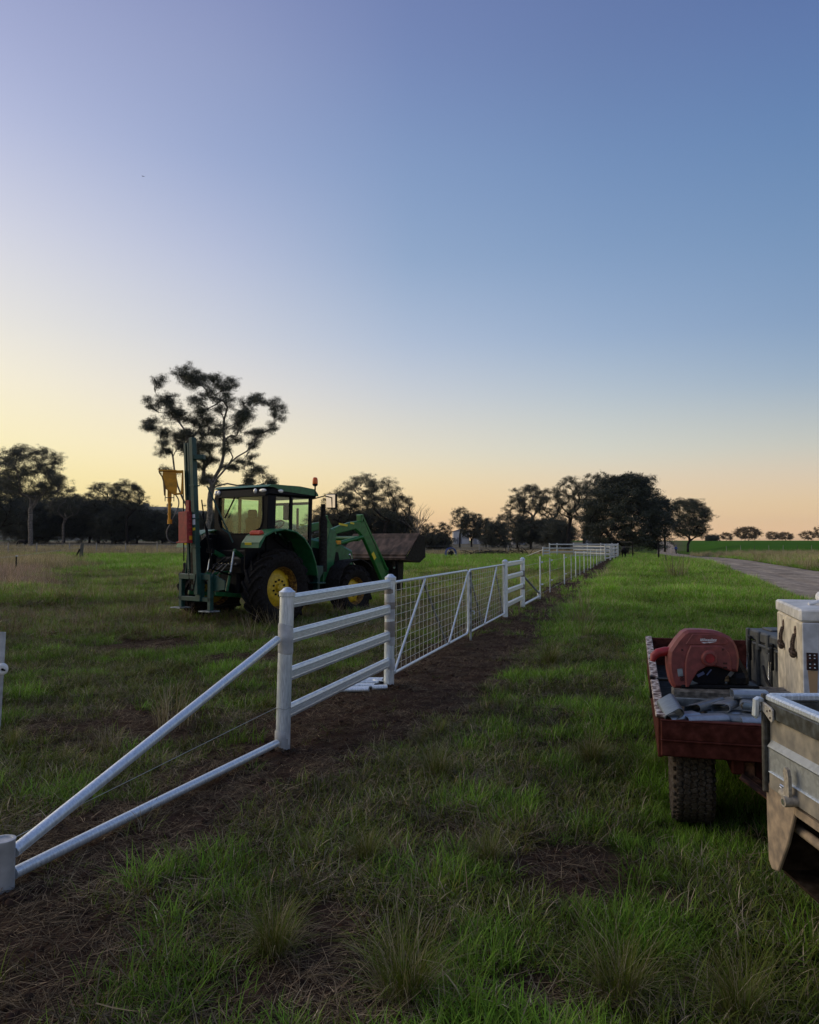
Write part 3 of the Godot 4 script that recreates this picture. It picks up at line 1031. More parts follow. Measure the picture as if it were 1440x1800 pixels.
# name, x, z, height, half width, look, seed, label, group, clear stem as a share of the height
const TREES := [
	["scrub_tree", -88.0, -186.0, 10.4, 6.0, "dense", 47, "low dark tree behind the black grazing animal", "low dark trees along the left skyline", 0.02],
	["scrub_tree", -67.0, -180.0, 8.4, 5.2, "dense", 48, "dense dark shrubbery right of the pale forked stem", "low dark trees along the left skyline", 0.02],
	["scrub_tree", -53.8, -184.0, 7.6, 4.6, "dense", 49, "dense dark shrubbery below the far ridge", "low dark trees along the left skyline", 0.02],
	["scrub_tree", -9.0, -136.0, 6.4, 3.8, "dense", 50, "dark shrubbery behind the upper loader arm", "bushy trees behind the loader", 0.02],
	["scrub_tree", -15.4, -140.0, 7.0, 3.6, "dense", 51, "dark bushy tree just right of the cab", "bushy trees behind the loader", 0.02],
	["scrub_tree", 21.0, -186.0, 6.6, 4.2, "dense", 52, "dark shrubbery left of the tall gum group", "", 0.03],
	["scrub_tree", 28.6, -150.0, 6.4, 3.6, "dense", 53, "dark shrubbery below the tall slim gum", "shrubby trees under the tall gums", 0.05],
	["gum_tree", -71.9, -150.0, 19.4, 8.2, "gum", 1, "spreading gum tree with thick forked trunk at far left", "", 0.42],
	["gum_tree", -88.0, -168.0, 15.5, 5.5, "dense", 2, "dark tree cut by the left edge of the picture", "", 0.2],
	["gum_tree", -79.0, -180.0, 13.4, 4.6, "gum", 3, "gum tree just right of the spreading gum", "", 0.4],
	["gum_tree", -72.5, -184.0, 14.6, 4.0, "gum", 4, "slim gum crown left of the flat topped gum", "", 0.45],
	["gum_tree", -63.0, -176.0, 14.4, 5.0, "gum", 5, "flat topped gum rising over the dark row at left", "", 0.5],
	["scrub_tree", -92.0, -190.0, 12.5, 8.1, "dense", 6, "low dark tree left of the thick forked trunk", "low dark trees along the left skyline", 0.08],
	["scrub_tree", -84.0, -192.0, 12.0, 6.9, "dense", 7, "low dark tree right behind the thick forked trunk", "low dark trees along the left skyline", 0.08],
	["scrub_tree", -77.0, -190.0, 11.6, 6.2, "dense", 8, "low dark tree behind the grey strainer stump", "low dark trees along the left skyline", 0.08],
	["scrub_tree", -70.0, -186.0, 11.2, 6.2, "dense", 9, "dark tree with a pale forked stem, right of the stump", "low dark trees along the left skyline", 0.12],
	["scrub_tree", -63.5, -184.0, 9.6, 5.8, "dense", 10, "low dark tree under the flat topped gum", "low dark trees along the left skyline", 0.08],
	["scrub_tree", -57.0, -182.0, 8.2, 5.2, "dense", 11, "low dark tree left of the yellow hopper", "low dark trees along the left skyline", 0.06],
	["scrub_tree", -50.5, -178.0, 7.2, 5.0, "dense", 12, "low dark tree behind the yellow spike", "low dark trees along the left skyline", 0.06],
	["scrub_tree", -44.0, -176.0, 8.0, 5.0, "dense", 13, "low dark tree behind the red hammer", "low dark trees along the left skyline", 0.06],
	["scrub_tree", -36.0, -172.0, 7.4, 5.5, "dense", 14, "low dark tree seen through the tractor's cab", "low dark trees along the left skyline", 0.06],
	["gum_tree", -12.3, -135.0, 10.6, 4.0, "gum", 15, "gum tree behind the tractor's wing mirror", "", 0.35],
	["gum_tree", -8.4, -138.0, 13.6, 4.6, "gum", 16, "tall gum tree above the loader arms", "", 0.32],
	["gum_tree", -4.2, -132.0, 12.8, 4.0, "gum", 17, "gum tree above the rusty bucket", "", 0.34],
	["gum_tree", -0.9, -136.0, 10.4, 2.6, "gum", 18, "narrow gum tree beside the bare dead tree", "", 0.38],
	["scrub_tree", -11.0, -142.0, 7.2, 4.5, "dense", 19, "bushy dark tree behind the exhaust stack", "bushy trees behind the loader", 0.05],
	["scrub_tree", -6.2, -146.0, 8.4, 5.2, "dense", 20, "bushy dark tree behind the loader arms", "bushy trees behind the loader", 0.05],
	["scrub_tree", -1.9, -140.0, 7.4, 4.5, "dense", 21, "bushy dark tree behind the rusty bucket", "bushy trees behind the loader", 0.05],
	["gum_tree", 3.6, -150.0, 5.2, 2.4, "gum", 22, "low gum right of the bare dead tree", "", 0.2],
	["gum_tree", 6.6, -152.0, 5.6, 1.8, "gum", 23, "small gum left of the pale sheds", "", 0.25],
	["scrub_tree", 5.0, -158.0, 3.6, 4.0, "dense", 24, "low scrub left of the pale sheds", "", 0.02],
	["gum_tree", 12.6, -198.0, 10.4, 2.9, "gum", 25, "gum tree in front of the white shed", "", 0.42],
	["gum_tree", 15.4, -196.0, 9.0, 3.5, "dense", 26, "round dark tree in front of the long grey shed", "", 0.25],
	["gum_tree", 18.8, -194.0, 7.8, 3.0, "dense", 27, "round dark tree right of the grey shed", "", 0.15],
	["gum_tree", 22.6, -190.0, 8.4, 3.0, "gum", 28, "gum tree left of the tall gum group", "", 0.3],
	["gum_tree", 24.0, -176.0, 12.3, 3.4, "gum", 29, "leaning gum at the left of the tall gum group", "", 0.4],
	["gum_tree", 27.4, -178.0, 14.7, 4.4, "gum", 30, "broad gum crown behind the white cattle yards", "", 0.5],
	["gum_tree", 31.0, -174.0, 13.9, 4.0, "gum", 31, "gum crown second from the tall slim gum", "", 0.45],
	["scrub_tree", 26.4, -172.0, 7.0, 5.0, "dense", 32, "shrubby dark tree under the broad gum crown", "shrubby trees under the tall gums", 0.18],
	["scrub_tree", 31.0, -170.0, 7.0, 4.8, "dense", 33, "shrubby dark tree left of the great pine", "shrubby trees under the tall gums", 0.12],
	["gum_tree", 29.4, -146.0, 14.5, 2.9, "gum", 34, "tall slim gum left of the great pine", "", 0.35],
	["gum_tree", 31.8, -144.0, 13.2, 3.2, "gum", 35, "gum tree touching the left side of the great pine", "", 0.3],
	["gum_tree", 36.4, -156.0, 15.8, 3.6, "gum", 36, "gum crown showing behind the top of the pine", "", 0.4],
	["pine_tree", 30.1, -110.0, 11.5, 6.3, "pine", 37, "great dark spreading pine at the end of the fence", "", 0.1],
	["gum_tree", 67.0, -190.0, 13.4, 6.2, "round", 38, "lone rounded gum right of the great pine", "", 0.2],
	["gum_tree", 62.4, -193.0, 13.2, 1.5, "gum", 39, "small topknot gum between pine and rounded gum", "", 0.6],
	["scrub_tree", 130.0, -340.0, 2.6, 3.4, "dense", 40, "low grey bush at the left end of the green crop", "trees on the far side of the crop", 0.02],
	["far_gum", 136.5, -340.0, 3.6, 3.4, "gum", 41, "small dark tree left of the widest crop edge tree", "trees on the far side of the crop", 0.06],
	["far_gum", 146.0, -340.0, 6.0, 6.2, "gum", 42, "widest gum on the far side of the crop", "trees on the far side of the crop", 0.06],
	["far_gum", 156.5, -340.0, 4.1, 3.4, "gum", 43, "round dark tree in the middle of the crop edge", "trees on the far side of the crop", 0.06],
	["far_gum", 162.0, -340.0, 3.8, 4.2, "gum", 44, "low flat gum right of the round crop edge tree", "trees on the far side of the crop", 0.06],
	["far_gum", 171.6, -340.0, 4.2, 3.6, "gum", 45, "small gum left of the last crop edge tree", "trees on the far side of the crop", 0.06],
	["far_gum", 177.5, -340.0, 6.8, 4.6, "gum", 46, "last gum at the right edge of the picture", "trees on the far side of the crop", 0.06]]

# ---------------------------------------------------------------- white steel fence
# an oval rail (two flats and two half rounds) from p to q; with a wall thickness it is an open tube
func oval(b: MB, p: Vector3, q: Vector3, h: float, w: float, up := Vector3.UP, wall := 0.0) -> void:
	var d := (q - p).normalized()
	var x := d.cross(up).normalized()
	var y := x.cross(d).normalized()
	var ring := func(sh: float) -> Array:
		var o := []
		var r := w / 2 - sh
		var f := (h - w) / 2
		for k in 16:
			var a := TAU * (k + 0.5) / 16
			var n := x * cos(a) + y * sin(a)
			o.append([n * r + y * (f if sin(a) > 0 else -f), n])
		return o
	var rs := [ring.call(0.0)]
	if wall > 0.0:
		rs.append(ring.call(wall))
	for m in rs.size():
		var r: Array = rs[m]
		var sg := 1.0 if m == 0 else -1.0
		for k in 16:
			var l := (k + 1) % 16
			b.tri(p + r[k][0], q + r[k][0], q + r[l][0], r[k][1] * sg, r[k][1] * sg, r[l][1] * sg)
			b.tri(p + r[k][0], q + r[l][0], p + r[l][0], r[k][1] * sg, r[l][1] * sg, r[l][1] * sg)
	for e in 2:
		var c := p if e == 0 else q
		var o := -d if e == 0 else d
		for k in 16:
			var l := (k + 1) % 16
			if wall > 0.0:
				b.quad(c + rs[0][k][0], c + rs[0][l][0], c + rs[1][l][0], c + rs[1][k][0], o)
			else:
				b.tri(c, c + rs[0][k][0], c + rs[0][l][0], o, o, o)

# a fence rail: flat sides with a bevelled top and bottom edge
func rail_bar(b: MB, p: Vector3, q: Vector3, h: float, w: float) -> void:
	var d := (q - p).normalized()
	var x := d.cross(Vector3.UP).normalized()
	var y := x.cross(d).normalized()
	var sec := []
	for e in [[0.16, 0.5], [0.36, 0.44], [0.5, 0.26], [0.47, 0.20], [0.47, -0.20], [0.5, -0.26], [0.36, -0.44], [0.16, -0.5], [-0.16, -0.5], [-0.36, -0.44], [-0.5, -0.26], [-0.47, -0.20], [-0.47, 0.20], [-0.5, 0.26], [-0.36, 0.44], [-0.16, 0.5]]:
		sec.append(x * e[0] * w + y * e[1] * h)
	for k in sec.size():
		var l := (k + 1) % sec.size()
		b.quad(p + sec[k], q + sec[k], q + sec[l], p + sec[l], sec[k] + sec[l])
		b.tri(p, p + sec[k], p + sec[l], -d, -d, -d)
		b.tri(q, q + sec[k], q + sec[l], d, d, d)

func on_fence(t: float, y := 0.0, s := 0.0) -> Vector3:
	var p := FENCE_A + FENCE_U * t + FENCE_R * s
	return Vector3(p.x, land(p.x, p.y) + y, p.y)

func round_post(parent: Node3D, p: Vector3, h: float, r: float, lean := Vector3.ZERO, cap := true, m: Material = null) -> void:
	var b := MB.new()
	b.tube([p + Vector3(0, -0.3, 0), p + Vector3(0, h * 0.5, 0) + lean * 0.5, p + Vector3(0, h, 0) + lean], r, 20, true)
	obj("post", b, M.galvanised if m == null else m, parent)
	if cap:
		var c := MB.new()
		c.lathe([Vector2(r + 0.001, -0.035), Vector2(r + 0.007, -0.03), Vector2(r + 0.008, 0.004), Vector2(r * 0.93, 0.013), Vector2(r * 0.72, 0.022), Vector2(r * 0.5, 0.036), Vector2(r * 0.25, 0.041), Vector2(0, 0.042)], 20, Transform3D(Basis(), p + Vector3(0, h, 0) + lean))
		obj("post_cap", c, M.galvanised, parent)

func paint_band(parent: Node3D, p: Vector3, y0: float, y1: float, r: float, m: Material, called := "zinc_paint") -> void:
	var b := MB.new()
	b.lathe([Vector2(r - 0.002, y0 - 0.02), Vector2(r + 0.0022, y0), Vector2(r + 0.0022, y1), Vector2(r - 0.002, y1 + 0.02)], 20, Transform3D(Basis(), p))
	obj(called, b, m, parent)

func panel(label: String, t0: float, t1: float, tops: Array) -> Node3D:
	var o := thing("rail_fence", label, "fence", on_fence(t0))
	var base := o.position
	var a := Vector3.ZERO
	var z := on_fence(t1) - base
	var lean := Vector3(0.035, 0, 0) if t0 < 1.0 else Vector3(0.0, 0, 0)
	round_post(o, a, 1.255, 0.0585, lean)
	round_post(o, z, 1.255, 0.0585, lean * 0.6)
	for y in tops:
		var b := MB.new()
		rail_bar(b, a + Vector3(0, y, 0) + lean * (y / 1.25), z + Vector3(0, y, 0) + lean * 0.6 * (y / 1.25), 0.112, 0.056)
		obj("rail", b, M.galvanised_rail, o)
	for q in [a, z]:
		paint_band(o, q, -0.05, 0.025, 0.0605, M.splashed_mud, "mud_splash")
	return o

func gate(label: String, t0: float, t1: float, zig: Array) -> Node3D:
	var o := thing("farm_gate", label, "gate", on_fence(t0), 0.0, "")
	var base := o.position
	var u := (on_fence(t1) - base).normalized()
	var w := t1 - t0
	var y0 := 0.13
	var y1 := 1.19
	var at := func(t: float, y: float, s := 0.0) -> Vector3: return u * t + Vector3(0, y, 0) + Vector3(FENCE_R.x, 0, FENCE_R.y) * s
	var f := MB.new()
	var loop := []
	for c in [[0.0, y0, 1.0, 1.0], [w, y0, -1.0, 1.0], [w, y1, -1.0, -1.0], [0.0, y1, 1.0, -1.0]]:
		var k := []
		for i in 5:
			var a := PI / 2 * i / 4.0
			k.append([c[0] + c[2] * 0.09 * (1.0 - sin(a)), c[1] + c[3] * 0.09 * (1.0 - cos(a))])
		if c[2] * c[3] > 0.0:
			k.reverse()
		for q in k:
			loop.append(at.call(q[0], q[1]))
	loop.append(loop[0])
	f.tube(loop, 0.0175, 10, false)
	obj("frame", f, M.galvanised, o)
	var m := MB.new()
	var n := int(w / 0.205)
	for i in range(1, n):
		m.tube([at.call(w * i / n, y0), at.call(w * i / n, y1)], 0.0027, 4, false)
	for i in range(1, 11):
		var y := lerpf(y0, y1, i / 11.0)
		m.tube([at.call(0.0, y), at.call(w, y)], 0.0027, 4, false)
	stuff(obj("weld_mesh", m, M.mesh_wire, o))
	for i in zig.size() - 1:
		var b := MB.new()
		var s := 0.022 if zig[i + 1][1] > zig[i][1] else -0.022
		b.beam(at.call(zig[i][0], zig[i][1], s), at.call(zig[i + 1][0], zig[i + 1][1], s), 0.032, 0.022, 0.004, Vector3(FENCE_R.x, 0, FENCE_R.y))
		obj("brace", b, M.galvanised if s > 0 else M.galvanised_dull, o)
	return o

func make_fence() -> void:
	var rails := [1.182, 0.893, 0.588, 0.288]
	var p := panel("nearest four rail white steel fence panel with its braced end", 0.0, 2.845, rails)
	var b0 := on_fence(0.0)
	# its long stay: a stub in the ground, a sloping pipe and a pipe along the ground
	var stub := Vector3(-1.945, 0, -3.83) - b0
	var sb := MB.new()
	sb.lathe([Vector2(0.057, -0.25), Vector2(0.057, 0.226), Vector2(0.0595, 0.23), Vector2(0.0595, 0.238), Vector2(0.046, 0.240), Vector2(0.043, 0.232), Vector2(0, 0.231)], 24, Transform3D(Basis(), stub))
	obj("stub_post", sb, M.gal_paint, p)
	var dg := MB.new()
	dg.tube([stub + Vector3(0.03, 0.16, -0.05), Vector3(-0.03, 0.885, 0.075)], 0.031, 16)
	obj("diagonal_stay", dg, M.galvanised, p)
	var gp := MB.new()
	gp.tube([stub + Vector3(0.03, 0.055, -0.05), Vector3(-0.03, 0.07, 0.075)], 0.029, 16)
	obj("ground_stay", gp, M.galvanised, p)
	paint_band(p, Vector3(0.024, 0, 0), 0.78, 0.99, 0.0595, M.gal_paint)
	paint_band(p, Vector3(0.003, 0, 0), 0.02, 0.14, 0.0595, M.gal_paint)
	var e := on_fence(2.845) - b0
	for y in [[0.98, 1.06], [0.80, 0.89], [0.50, 0.57], [0.22, 0.31]]:
		paint_band(p, e + Vector3(0.014, 0, 0), y[0], y[1], 0.0595, M.gal_paint)
	for y in [[0.895, 0.97], [0.66, 0.74], [0.58, 0.64], [1.08, 1.12]]:
		paint_band(p, e + Vector3(0.014, 0, 0), y[0], y[1], 0.0592, M.weld_brown)
	gate("left leaf of the mesh gates, hung on the nearest panel", 2.94, 7.33, [[0.06, 0.15], [1.48, 1.17], [2.88, 0.15], [4.33, 1.17]])
	var dr := thing("drop_bolt", "upright steel pipe between the two mesh gate leaves", "drop bolt", on_fence(7.39, 0.0, 0.035))
	var db := MB.new()
	db.tube([Vector3(0, -0.05, 0), Vector3(0, 1.17, 0)], 0.02, 10)
	obj("bar", db, M.galvanised_dull, dr)
	var dh := MB.new()
	dh.tube([Vector3(0, 0.5, 0), Vector3(0.06, 0.5, 0.02), Vector3(0.06, 0.44, 0.02)], 0.008, 6)
	obj("handle", dh, M.galvanised, dr)
	gate("right leaf of the mesh gates, hung on the short far panel", 7.45, 11.25, [[0.06, 1.17], [1.32, 0.15], [2.68, 1.17], [3.74, 0.15]])
	var q := panel("short four rail white steel fence panel beyond the mesh gates", 11.35, 14.16, rails)
	var b1 := q.position
	var far := on_fence(18.0) - b1
	var at3 := on_fence(14.16) - b1
	var s2 := MB.new()
	s2.tube([at3 + Vector3(0.02, 0.83, -0.05), far + Vector3(-0.05, 0.16, 0.12)], 0.03, 12)
	obj("diagonal_stay", s2, M.galvanised_dull, q)
	var s3 := MB.new()
	s3.tube([at3 + Vector3(0.02, 0.09, -0.05), far + Vector3(-0.05, 0.07, 0.12)], 0.03, 12)
	obj("ground_stay", s3, M.galvanised, q)
	var s4 := MB.new()
	s4.tube([far + Vector3(-0.06, -0.2, 0.16), far + Vector3(-0.06, 0.24, 0.16)], 0.055, 16)
	obj("stub_post", s4, M.galvanised, q)
	for y in [[0.82, 0.95], [0.5, 0.6]]:
		paint_band(q, at3, y[0], y[1], 0.0592, M.weld_brown)
	# line posts towards the yards
	var names := ["first line post, beside the far panel's stay", "second line post counted from the far panel's stay", "third line post counted from the far panel's stay", "fourth line post counted from the far panel's stay", "fifth line post counted from the far panel's stay", "sixth line post counted from the far panel's stay", "seventh line post counted from the far panel's stay", "seventh line post counted back from the yards", "sixth line post counted back from the white yards", "fifth line post counted back from the white yards", "fourth line post counted back from the white yards", "third line post counted back from the white yards", "second line post counted back from the white yards", "last line post, nearest to the white yards"]
	var ts := [18.0, 20.85, 26.5, 30.1, 32.9, 35.9, 39.5, 43.1, 46.4, 50.2, 55.0, 58.7, 62.5, 67.0]
	for i in ts.size():
		var wide: bool = i % 2 == 0
		var o := thing("line_post", names[i] + (" (broad oval)" if wide else " (slim)"), "fence post", on_fence(ts[i]), 0.0, "line posts of the white fence")
		var b := MB.new()
		var dir := Vector3(FENCE_U.x, 0, FENCE_U.y)
		oval(b, Vector3(0, -0.3, 0), Vector3(0, [1.26, 1.17, 1.22, 1.15][i % 4], 0), 0.095 if wide else 0.055, 0.04 if wide else 0.035, dir, 0.004)
		obj("post", b, M.galvanised if wide else M.gal_paint, o)
		for y in [1.08, 0.42]:
			if i < 3:
				var ib := MB.new()
				ib.tube([Vector3(0.03, y, 0.02), Vector3(0.085, y, 0.03)], [0.022, 0.028], 8)
				obj("insulator", ib, M.sticker_white, o)
	for k in 4:
		var y: float = [0.16, 0.42, 0.74, 1.08][k]
		var b := MB.new()
		var pts := []
		for t in [14.2, 18.0, 26.5, 35.9, 43.1, 50.2, 58.7, 67.0, 78.0]:
			pts.append(on_fence(t, y, 0.06))
		b.tube(pts, 0.0035, 4, false)
		tag(obj("fence_wire", b, M.wire), ["lowest", "second lowest", "second highest", "highest"][k] + " wire strung along the line posts", "wire", "wires along the line posts")
	# the loose wire of the nearest panel
	var wb := MB.new()
	var ring := []
	for i in 13:
		ring.append(b0 + Vector3(0.01 + cos(i * TAU / 12.0) * 0.062, 0.335 + 0.008 * sin(i * 2.0), sin(i * TAU / 12.0) * 0.062))
	wb.tube(ring, 0.0022, 4, false)
	wb.tube([b0 + Vector3(-0.05, 0.335, 0.02), b0 + Vector3(-0.45, 0.29, 1.25), b0 + stub + Vector3(0, 0.21, -0.05)], 0.0022, 4, false)
	tag(obj("loose_wire", wb, M.wire), "thin wire tied round the nearest post, running to the stub", "wire")
	# offcuts of rail left by the gate post
	var offs := [[-0.62, -8.86, 0.1, 0.34], [-0.55, -9.02, 0.18, 0.32], [-0.50, -9.18, 0.12, 0.30], [-0.44, -9.36, 0.2, 0.26], [-0.335, -8.93, -0.1, 0.17], [-0.36, -9.26, 1.2, 0.2]]
	var olab := ["nearest and longest rail offcut by the gate post", "second rail offcut from the front by the gate post", "third rail offcut from the front by the gate post", "farthest rail offcut in the pile by the gate post", "short rail offcut lying alone nearest the gate post", "offcut turned end on behind the pile by the gate post"]
	for i in offs.size():
		var f: Array = offs[i]
		var y := rough_land(f[0], f[1])
		var o := thing("rail_offcut", olab[i], "steel offcut", Vector3(f[0], y + 0.035, f[1]), 0.0, "rail offcuts on the bare earth")
		var b := MB.new()
		var d = Vector3(cos(f[2]), 0.03, sin(f[2])) * f[3] * 0.5
		oval(b, -d, d, 0.10, 0.045, Vector3(-sin(f[2]), 0.15 * (i % 3 - 1), cos(f[2])), 0.004)
		obj("tube", b, M.galvanised, o)
	# the post at the left edge, with its reel insulator
	var lp := thing("edge_post", "slim steel post with a white reel insulator at left edge", "fence post", Vector3(-3.63, 0.0, -7.05))
	var lb := MB.new()
	oval(lb, Vector3(-0.03, -0.3, 0), Vector3(0.012, 0.86, 0), 0.06, 0.045, Vector3.RIGHT, 0.004)
	obj("post", lb, M.gal_paint, lp)
	var rb := MB.new()
	rb.lathe([Vector2(0, 0), Vector2(0.028, 0), Vector2(0.044, 0.008), Vector2(0.05, 0.02), Vector2(0.04, 0.035), Vector2(0.036, 0.05), Vector2(0.044, 0.064), Vector2(0.048, 0.078), Vector2(0.034, 0.088), Vector2(0.014, 0.088), Vector2(0.014, 0.06), Vector2(0, 0.06)], 16, Transform3D(Basis.from_euler(Vector3(PI / 2, 0.5, 0)), Vector3(0.025, 0.545, 0.02)))
	obj("insulator", rb, M.white_plastic, lp)
	var bb := MB.new()
	bb.tube([Vector3(-0.02, 0.55, 0.02), Vector3(0.09, 0.54, 0.1)], 0.008, 6)
	obj("bolt", bb, M.dark_steel, lp)

# ---------------------------------------------------------------- yards and far fences
func yard_panel(label: String, a: Vector2, c: Vector2, h: float, rails: int, both: bool) -> void:
	var pa := Vector3(a.x, land(a.x, a.y), a.y)
	var pc := Vector3(c.x, land(c.x, c.y), c.y)
	var o := thing("yard_panel", label, "cattle yard panel", pa, 0.0, "white cattle yards at the end of the fence")
	for k in (2 if both else 1):
		var b := MB.new()
		var q := Vector3.ZERO if k == 0 else pc - pa
		b.tube([q + Vector3(0, -0.2, 0), q + Vector3(0, h, 0)], 0.075, 8)
		b.ball(q + Vector3(0, h, 0), Vector3(0.09, 0.06, 0.09), 8, 4)
		obj("post", b, M.white_paint, o)
	for k in rails:
		var y := h * (0.94 - 0.265 * k)
		var b := MB.new()
		oval(b, Vector3(0, y, 0), pc - pa + Vector3(0, y, 0), 0.13, 0.06)
		obj("rail", b, M.white_paint, o)

func make_far_fences() -> void:
	var back := [Vector2(15.6, -88.0), Vector2(16.7, -89.4), Vector2(18.9, -91.0), Vector2(20.9, -92.8), Vector2(23.0, -95.0), Vector2(25.0, -97.5), Vector2(26.4, -100.0)]
	for i in back.size() - 1:
		yard_panel(["yard panel at the left end of the back row", "second back row yard panel from the left", "third back row yard panel from the left", "fourth back row yard panel from the left", "fifth back row yard panel from the left", "last back row yard panel, nearest the pine"][i], back[i], back[i + 1], 1.62, 4, i == back.size() - 2)
	yard_panel("low two rail yard panel left of the tall back row", Vector2(14.6, -86.4), Vector2(15.6, -88.0), 1.2, 3, false)
	var front := [Vector2(18.7, -75.5), Vector2(20.2, -79.5), Vector2(22.0, -85.0), Vector2(24.2, -92.0), Vector2(26.4, -100.0)]
	for i in front.size() - 1:
		yard_panel(["front row yard panel where the line posts end", "second front row yard panel from the line posts", "third front row yard panel from the line posts", "front row yard panel nearest the pine trunk"][i], front[i], front[i + 1], 1.5, 4, false)
	yard_panel("cross panel inside the white yards, left", Vector2(18.9, -91.0), Vector2(20.6, -80.6), 1.4, 3, false)
	# stay lying against the yards
	var pb := MB.new()
	pb.tube([Vector3(13.0, 0.12, -89.0), Vector3(14.6, 0.95, -86.4)], 0.05, 6)
	tag(obj("sloping_stay", pb, M.white_paint), "pale pole sloping from the ground to the yards' left end", "pole")
	# the old fence across the far side of the paddock
	var x := -61.0
	var n := 0
	var spots := []
	while x < 16.0:
		if x < -30.0 or x > -10.0:
			spots.append(x)
		x += 4.17
	for i in spots.size():
		var px: float = spots[i]
		var pz := -112.0 - 0.6 * sin(px)
		var o := thing("paddock_post", "pale post of the far paddock fence, %s" % [["leftmost", "left of the black animal", "in front of the forked trunk", "just right of the forked trunk", "left of the grey strainer stump", "right of the grey strainer stump", "left of the yellow hopper", "behind the yellow spike's hose", "right of the bucket", "second right of the bucket", "behind the blue reel", "right of the blue reel", "second right of the blue reel", "left of the fallen branches", "behind the fallen branches", "left of the yards"][mini(i, 15)]], "fence post", Vector3(px, land(px, pz), pz), 0.0, "posts of the far paddock fence")
		var b := MB.new()
		var dark := i in [10, 11]
		b.tube([Vector3(0, -0.2, 0), Vector3(0.02 * sin(i * 3.0), 1.45, 0)], 0.06 if dark else 0.075, 7)
		obj("post", b, M.timber_dark if dark else M.timber_pale, o)
	for k in 3:
		var pts := []
		var wx := -64.0
		while wx < 17.0:
			var pz := -112.0 - 0.6 * sin(wx)
			pts.append(Vector3(wx, land(wx, pz) + [0.35, 0.8, 1.25][k], pz + 0.05))
			wx += 4.17
		var b := MB.new()
		b.tube(pts, 0.008, 4, false)
		tag(obj("paddock_wire", b, M.wire), ["lowest", "middle", "highest"][k] + " wire of the far paddock fence", "wire", "wires of the far paddock fence")
	# old timber strainer with its stay, and the black steel picket
	var st := thing("strainer_post", "grey weathered strainer post with a dark leaning stay", "fence post", Vector3(-31.6, land(-31.6, -76.0), -76.0))
	var sb := MB.new()
	sb.tube([Vector3(0, -0.3, 0), Vector3(0.03, 0.8, 0), Vector3(0.1, 1.6, 0)], [0.2, 0.18, 0.16], 9)
	obj("post", sb, M.timber_grey, st)
	var sc := MB.new()
	sc.tube([Vector3(-0.55, -0.1, 0.3), Vector3(-0.05, 1.05, 0.2)], 0.08, 7)
	obj("stay", sc, M.timber_dark, st)
	var pk := thing("steel_picket", "black steel picket with a white top in dry grass", "fence post", Vector3(-20.75, land(-20.75, -41.7), -41.7))
	var kb := MB.new()
	kb.at(Vector3(0, 0.45, 0), Vector3(0.07, 1.1, 0.012))
	kb.at(Vector3(0, 0.45, 0.02), Vector3(0.012, 1.1, 0.05))
	obj("post", kb, M.timber_dark, pk)
	var kc := MB.new()
	kc.at(Vector3(0.02, 0.98, 0), Vector3(0.12, 0.05, 0.06), 0.01)
	obj("insulator", kc, M.sticker_white, pk)
	var wb := MB.new()
	wb.tube([Vector3(-31.55, land(-31.55, -76) + 1.25, -75.9), Vector3(-20.75, land(-20.75, -41.7) + 0.96, -41.7), Vector3(-17.0, 0.9, -24.0)], 0.006, 4, false)
	tag(obj("electric_wire", wb, M.wire), "thin wire from the grey strainer to the black picket", "wire")
	# posts by the road
	var d1 := thing("road_post", "tall dark timber post standing alone left of the walkers", "post", Vector3(24.9, land(24.9, -79.0), -79.0))
	var db := MB.new()
	db.tube([Vector3(0, -0.3, 0), Vector3(0.02, 1.72, 0)], [0.1, 0.085], 8)
	obj("post", db, M.timber_dark, d1)
	var d2 := thing("leaning_post", "thin grey post leaning left in the roadside grass", "post", Vector3(20.25, land(20.25, -62.0), -62.0))
	var eb := MB.new()
	eb.tube([Vector3(0, -0.3, 0), Vector3(-0.18, 0.72, 0)], 0.035, 6)
	obj("post", eb, M.timber_grey, d2)
	var d3 := thing("gate_post", "dark gate post beside the black animal near the pine", "post", Vector3(24.3, land(24.3, -86.0), -86.0))
	var fb := MB.new()
	fb.tube([Vector3(0, -0.3, 0), Vector3(0, 1.85, 0)], 0.07, 7)
	obj("post", fb, M.timber_dark, d3)
	for y in [1.8, 1.25]:
		var hb := MB.new()
		hb.tube([Vector3(0, y, 0), Vector3(-1.0, y + 0.02, -1.2)], 0.03, 5)
		obj("bar", hb, M.timber_grey, d3)
	# the crop's fence along the far side of the road
	for i in 15:
		var q := Vector3(78.0 - i * 2.1, 0, -119.0 - 0.15 * i)
		q.y = land(q.x, q.z)
		var o := thing("crop_post", ["rightmost slim post along the edge of the green crop", "slim post along the green crop, next to the rightmost"][i] if i < 2 else "slim weathered post along the edge of the green crop", "fence post", q, 0.0, "slim posts along the green crop")
		var b := MB.new()
		b.tube([Vector3(0, -0.2, 0), Vector3(0.02 * sin(i * 2.0), 1.25, 0)], 0.035, 5)
		obj("post", b, M.timber_pale if i % 3 else M.timber_grey, o)

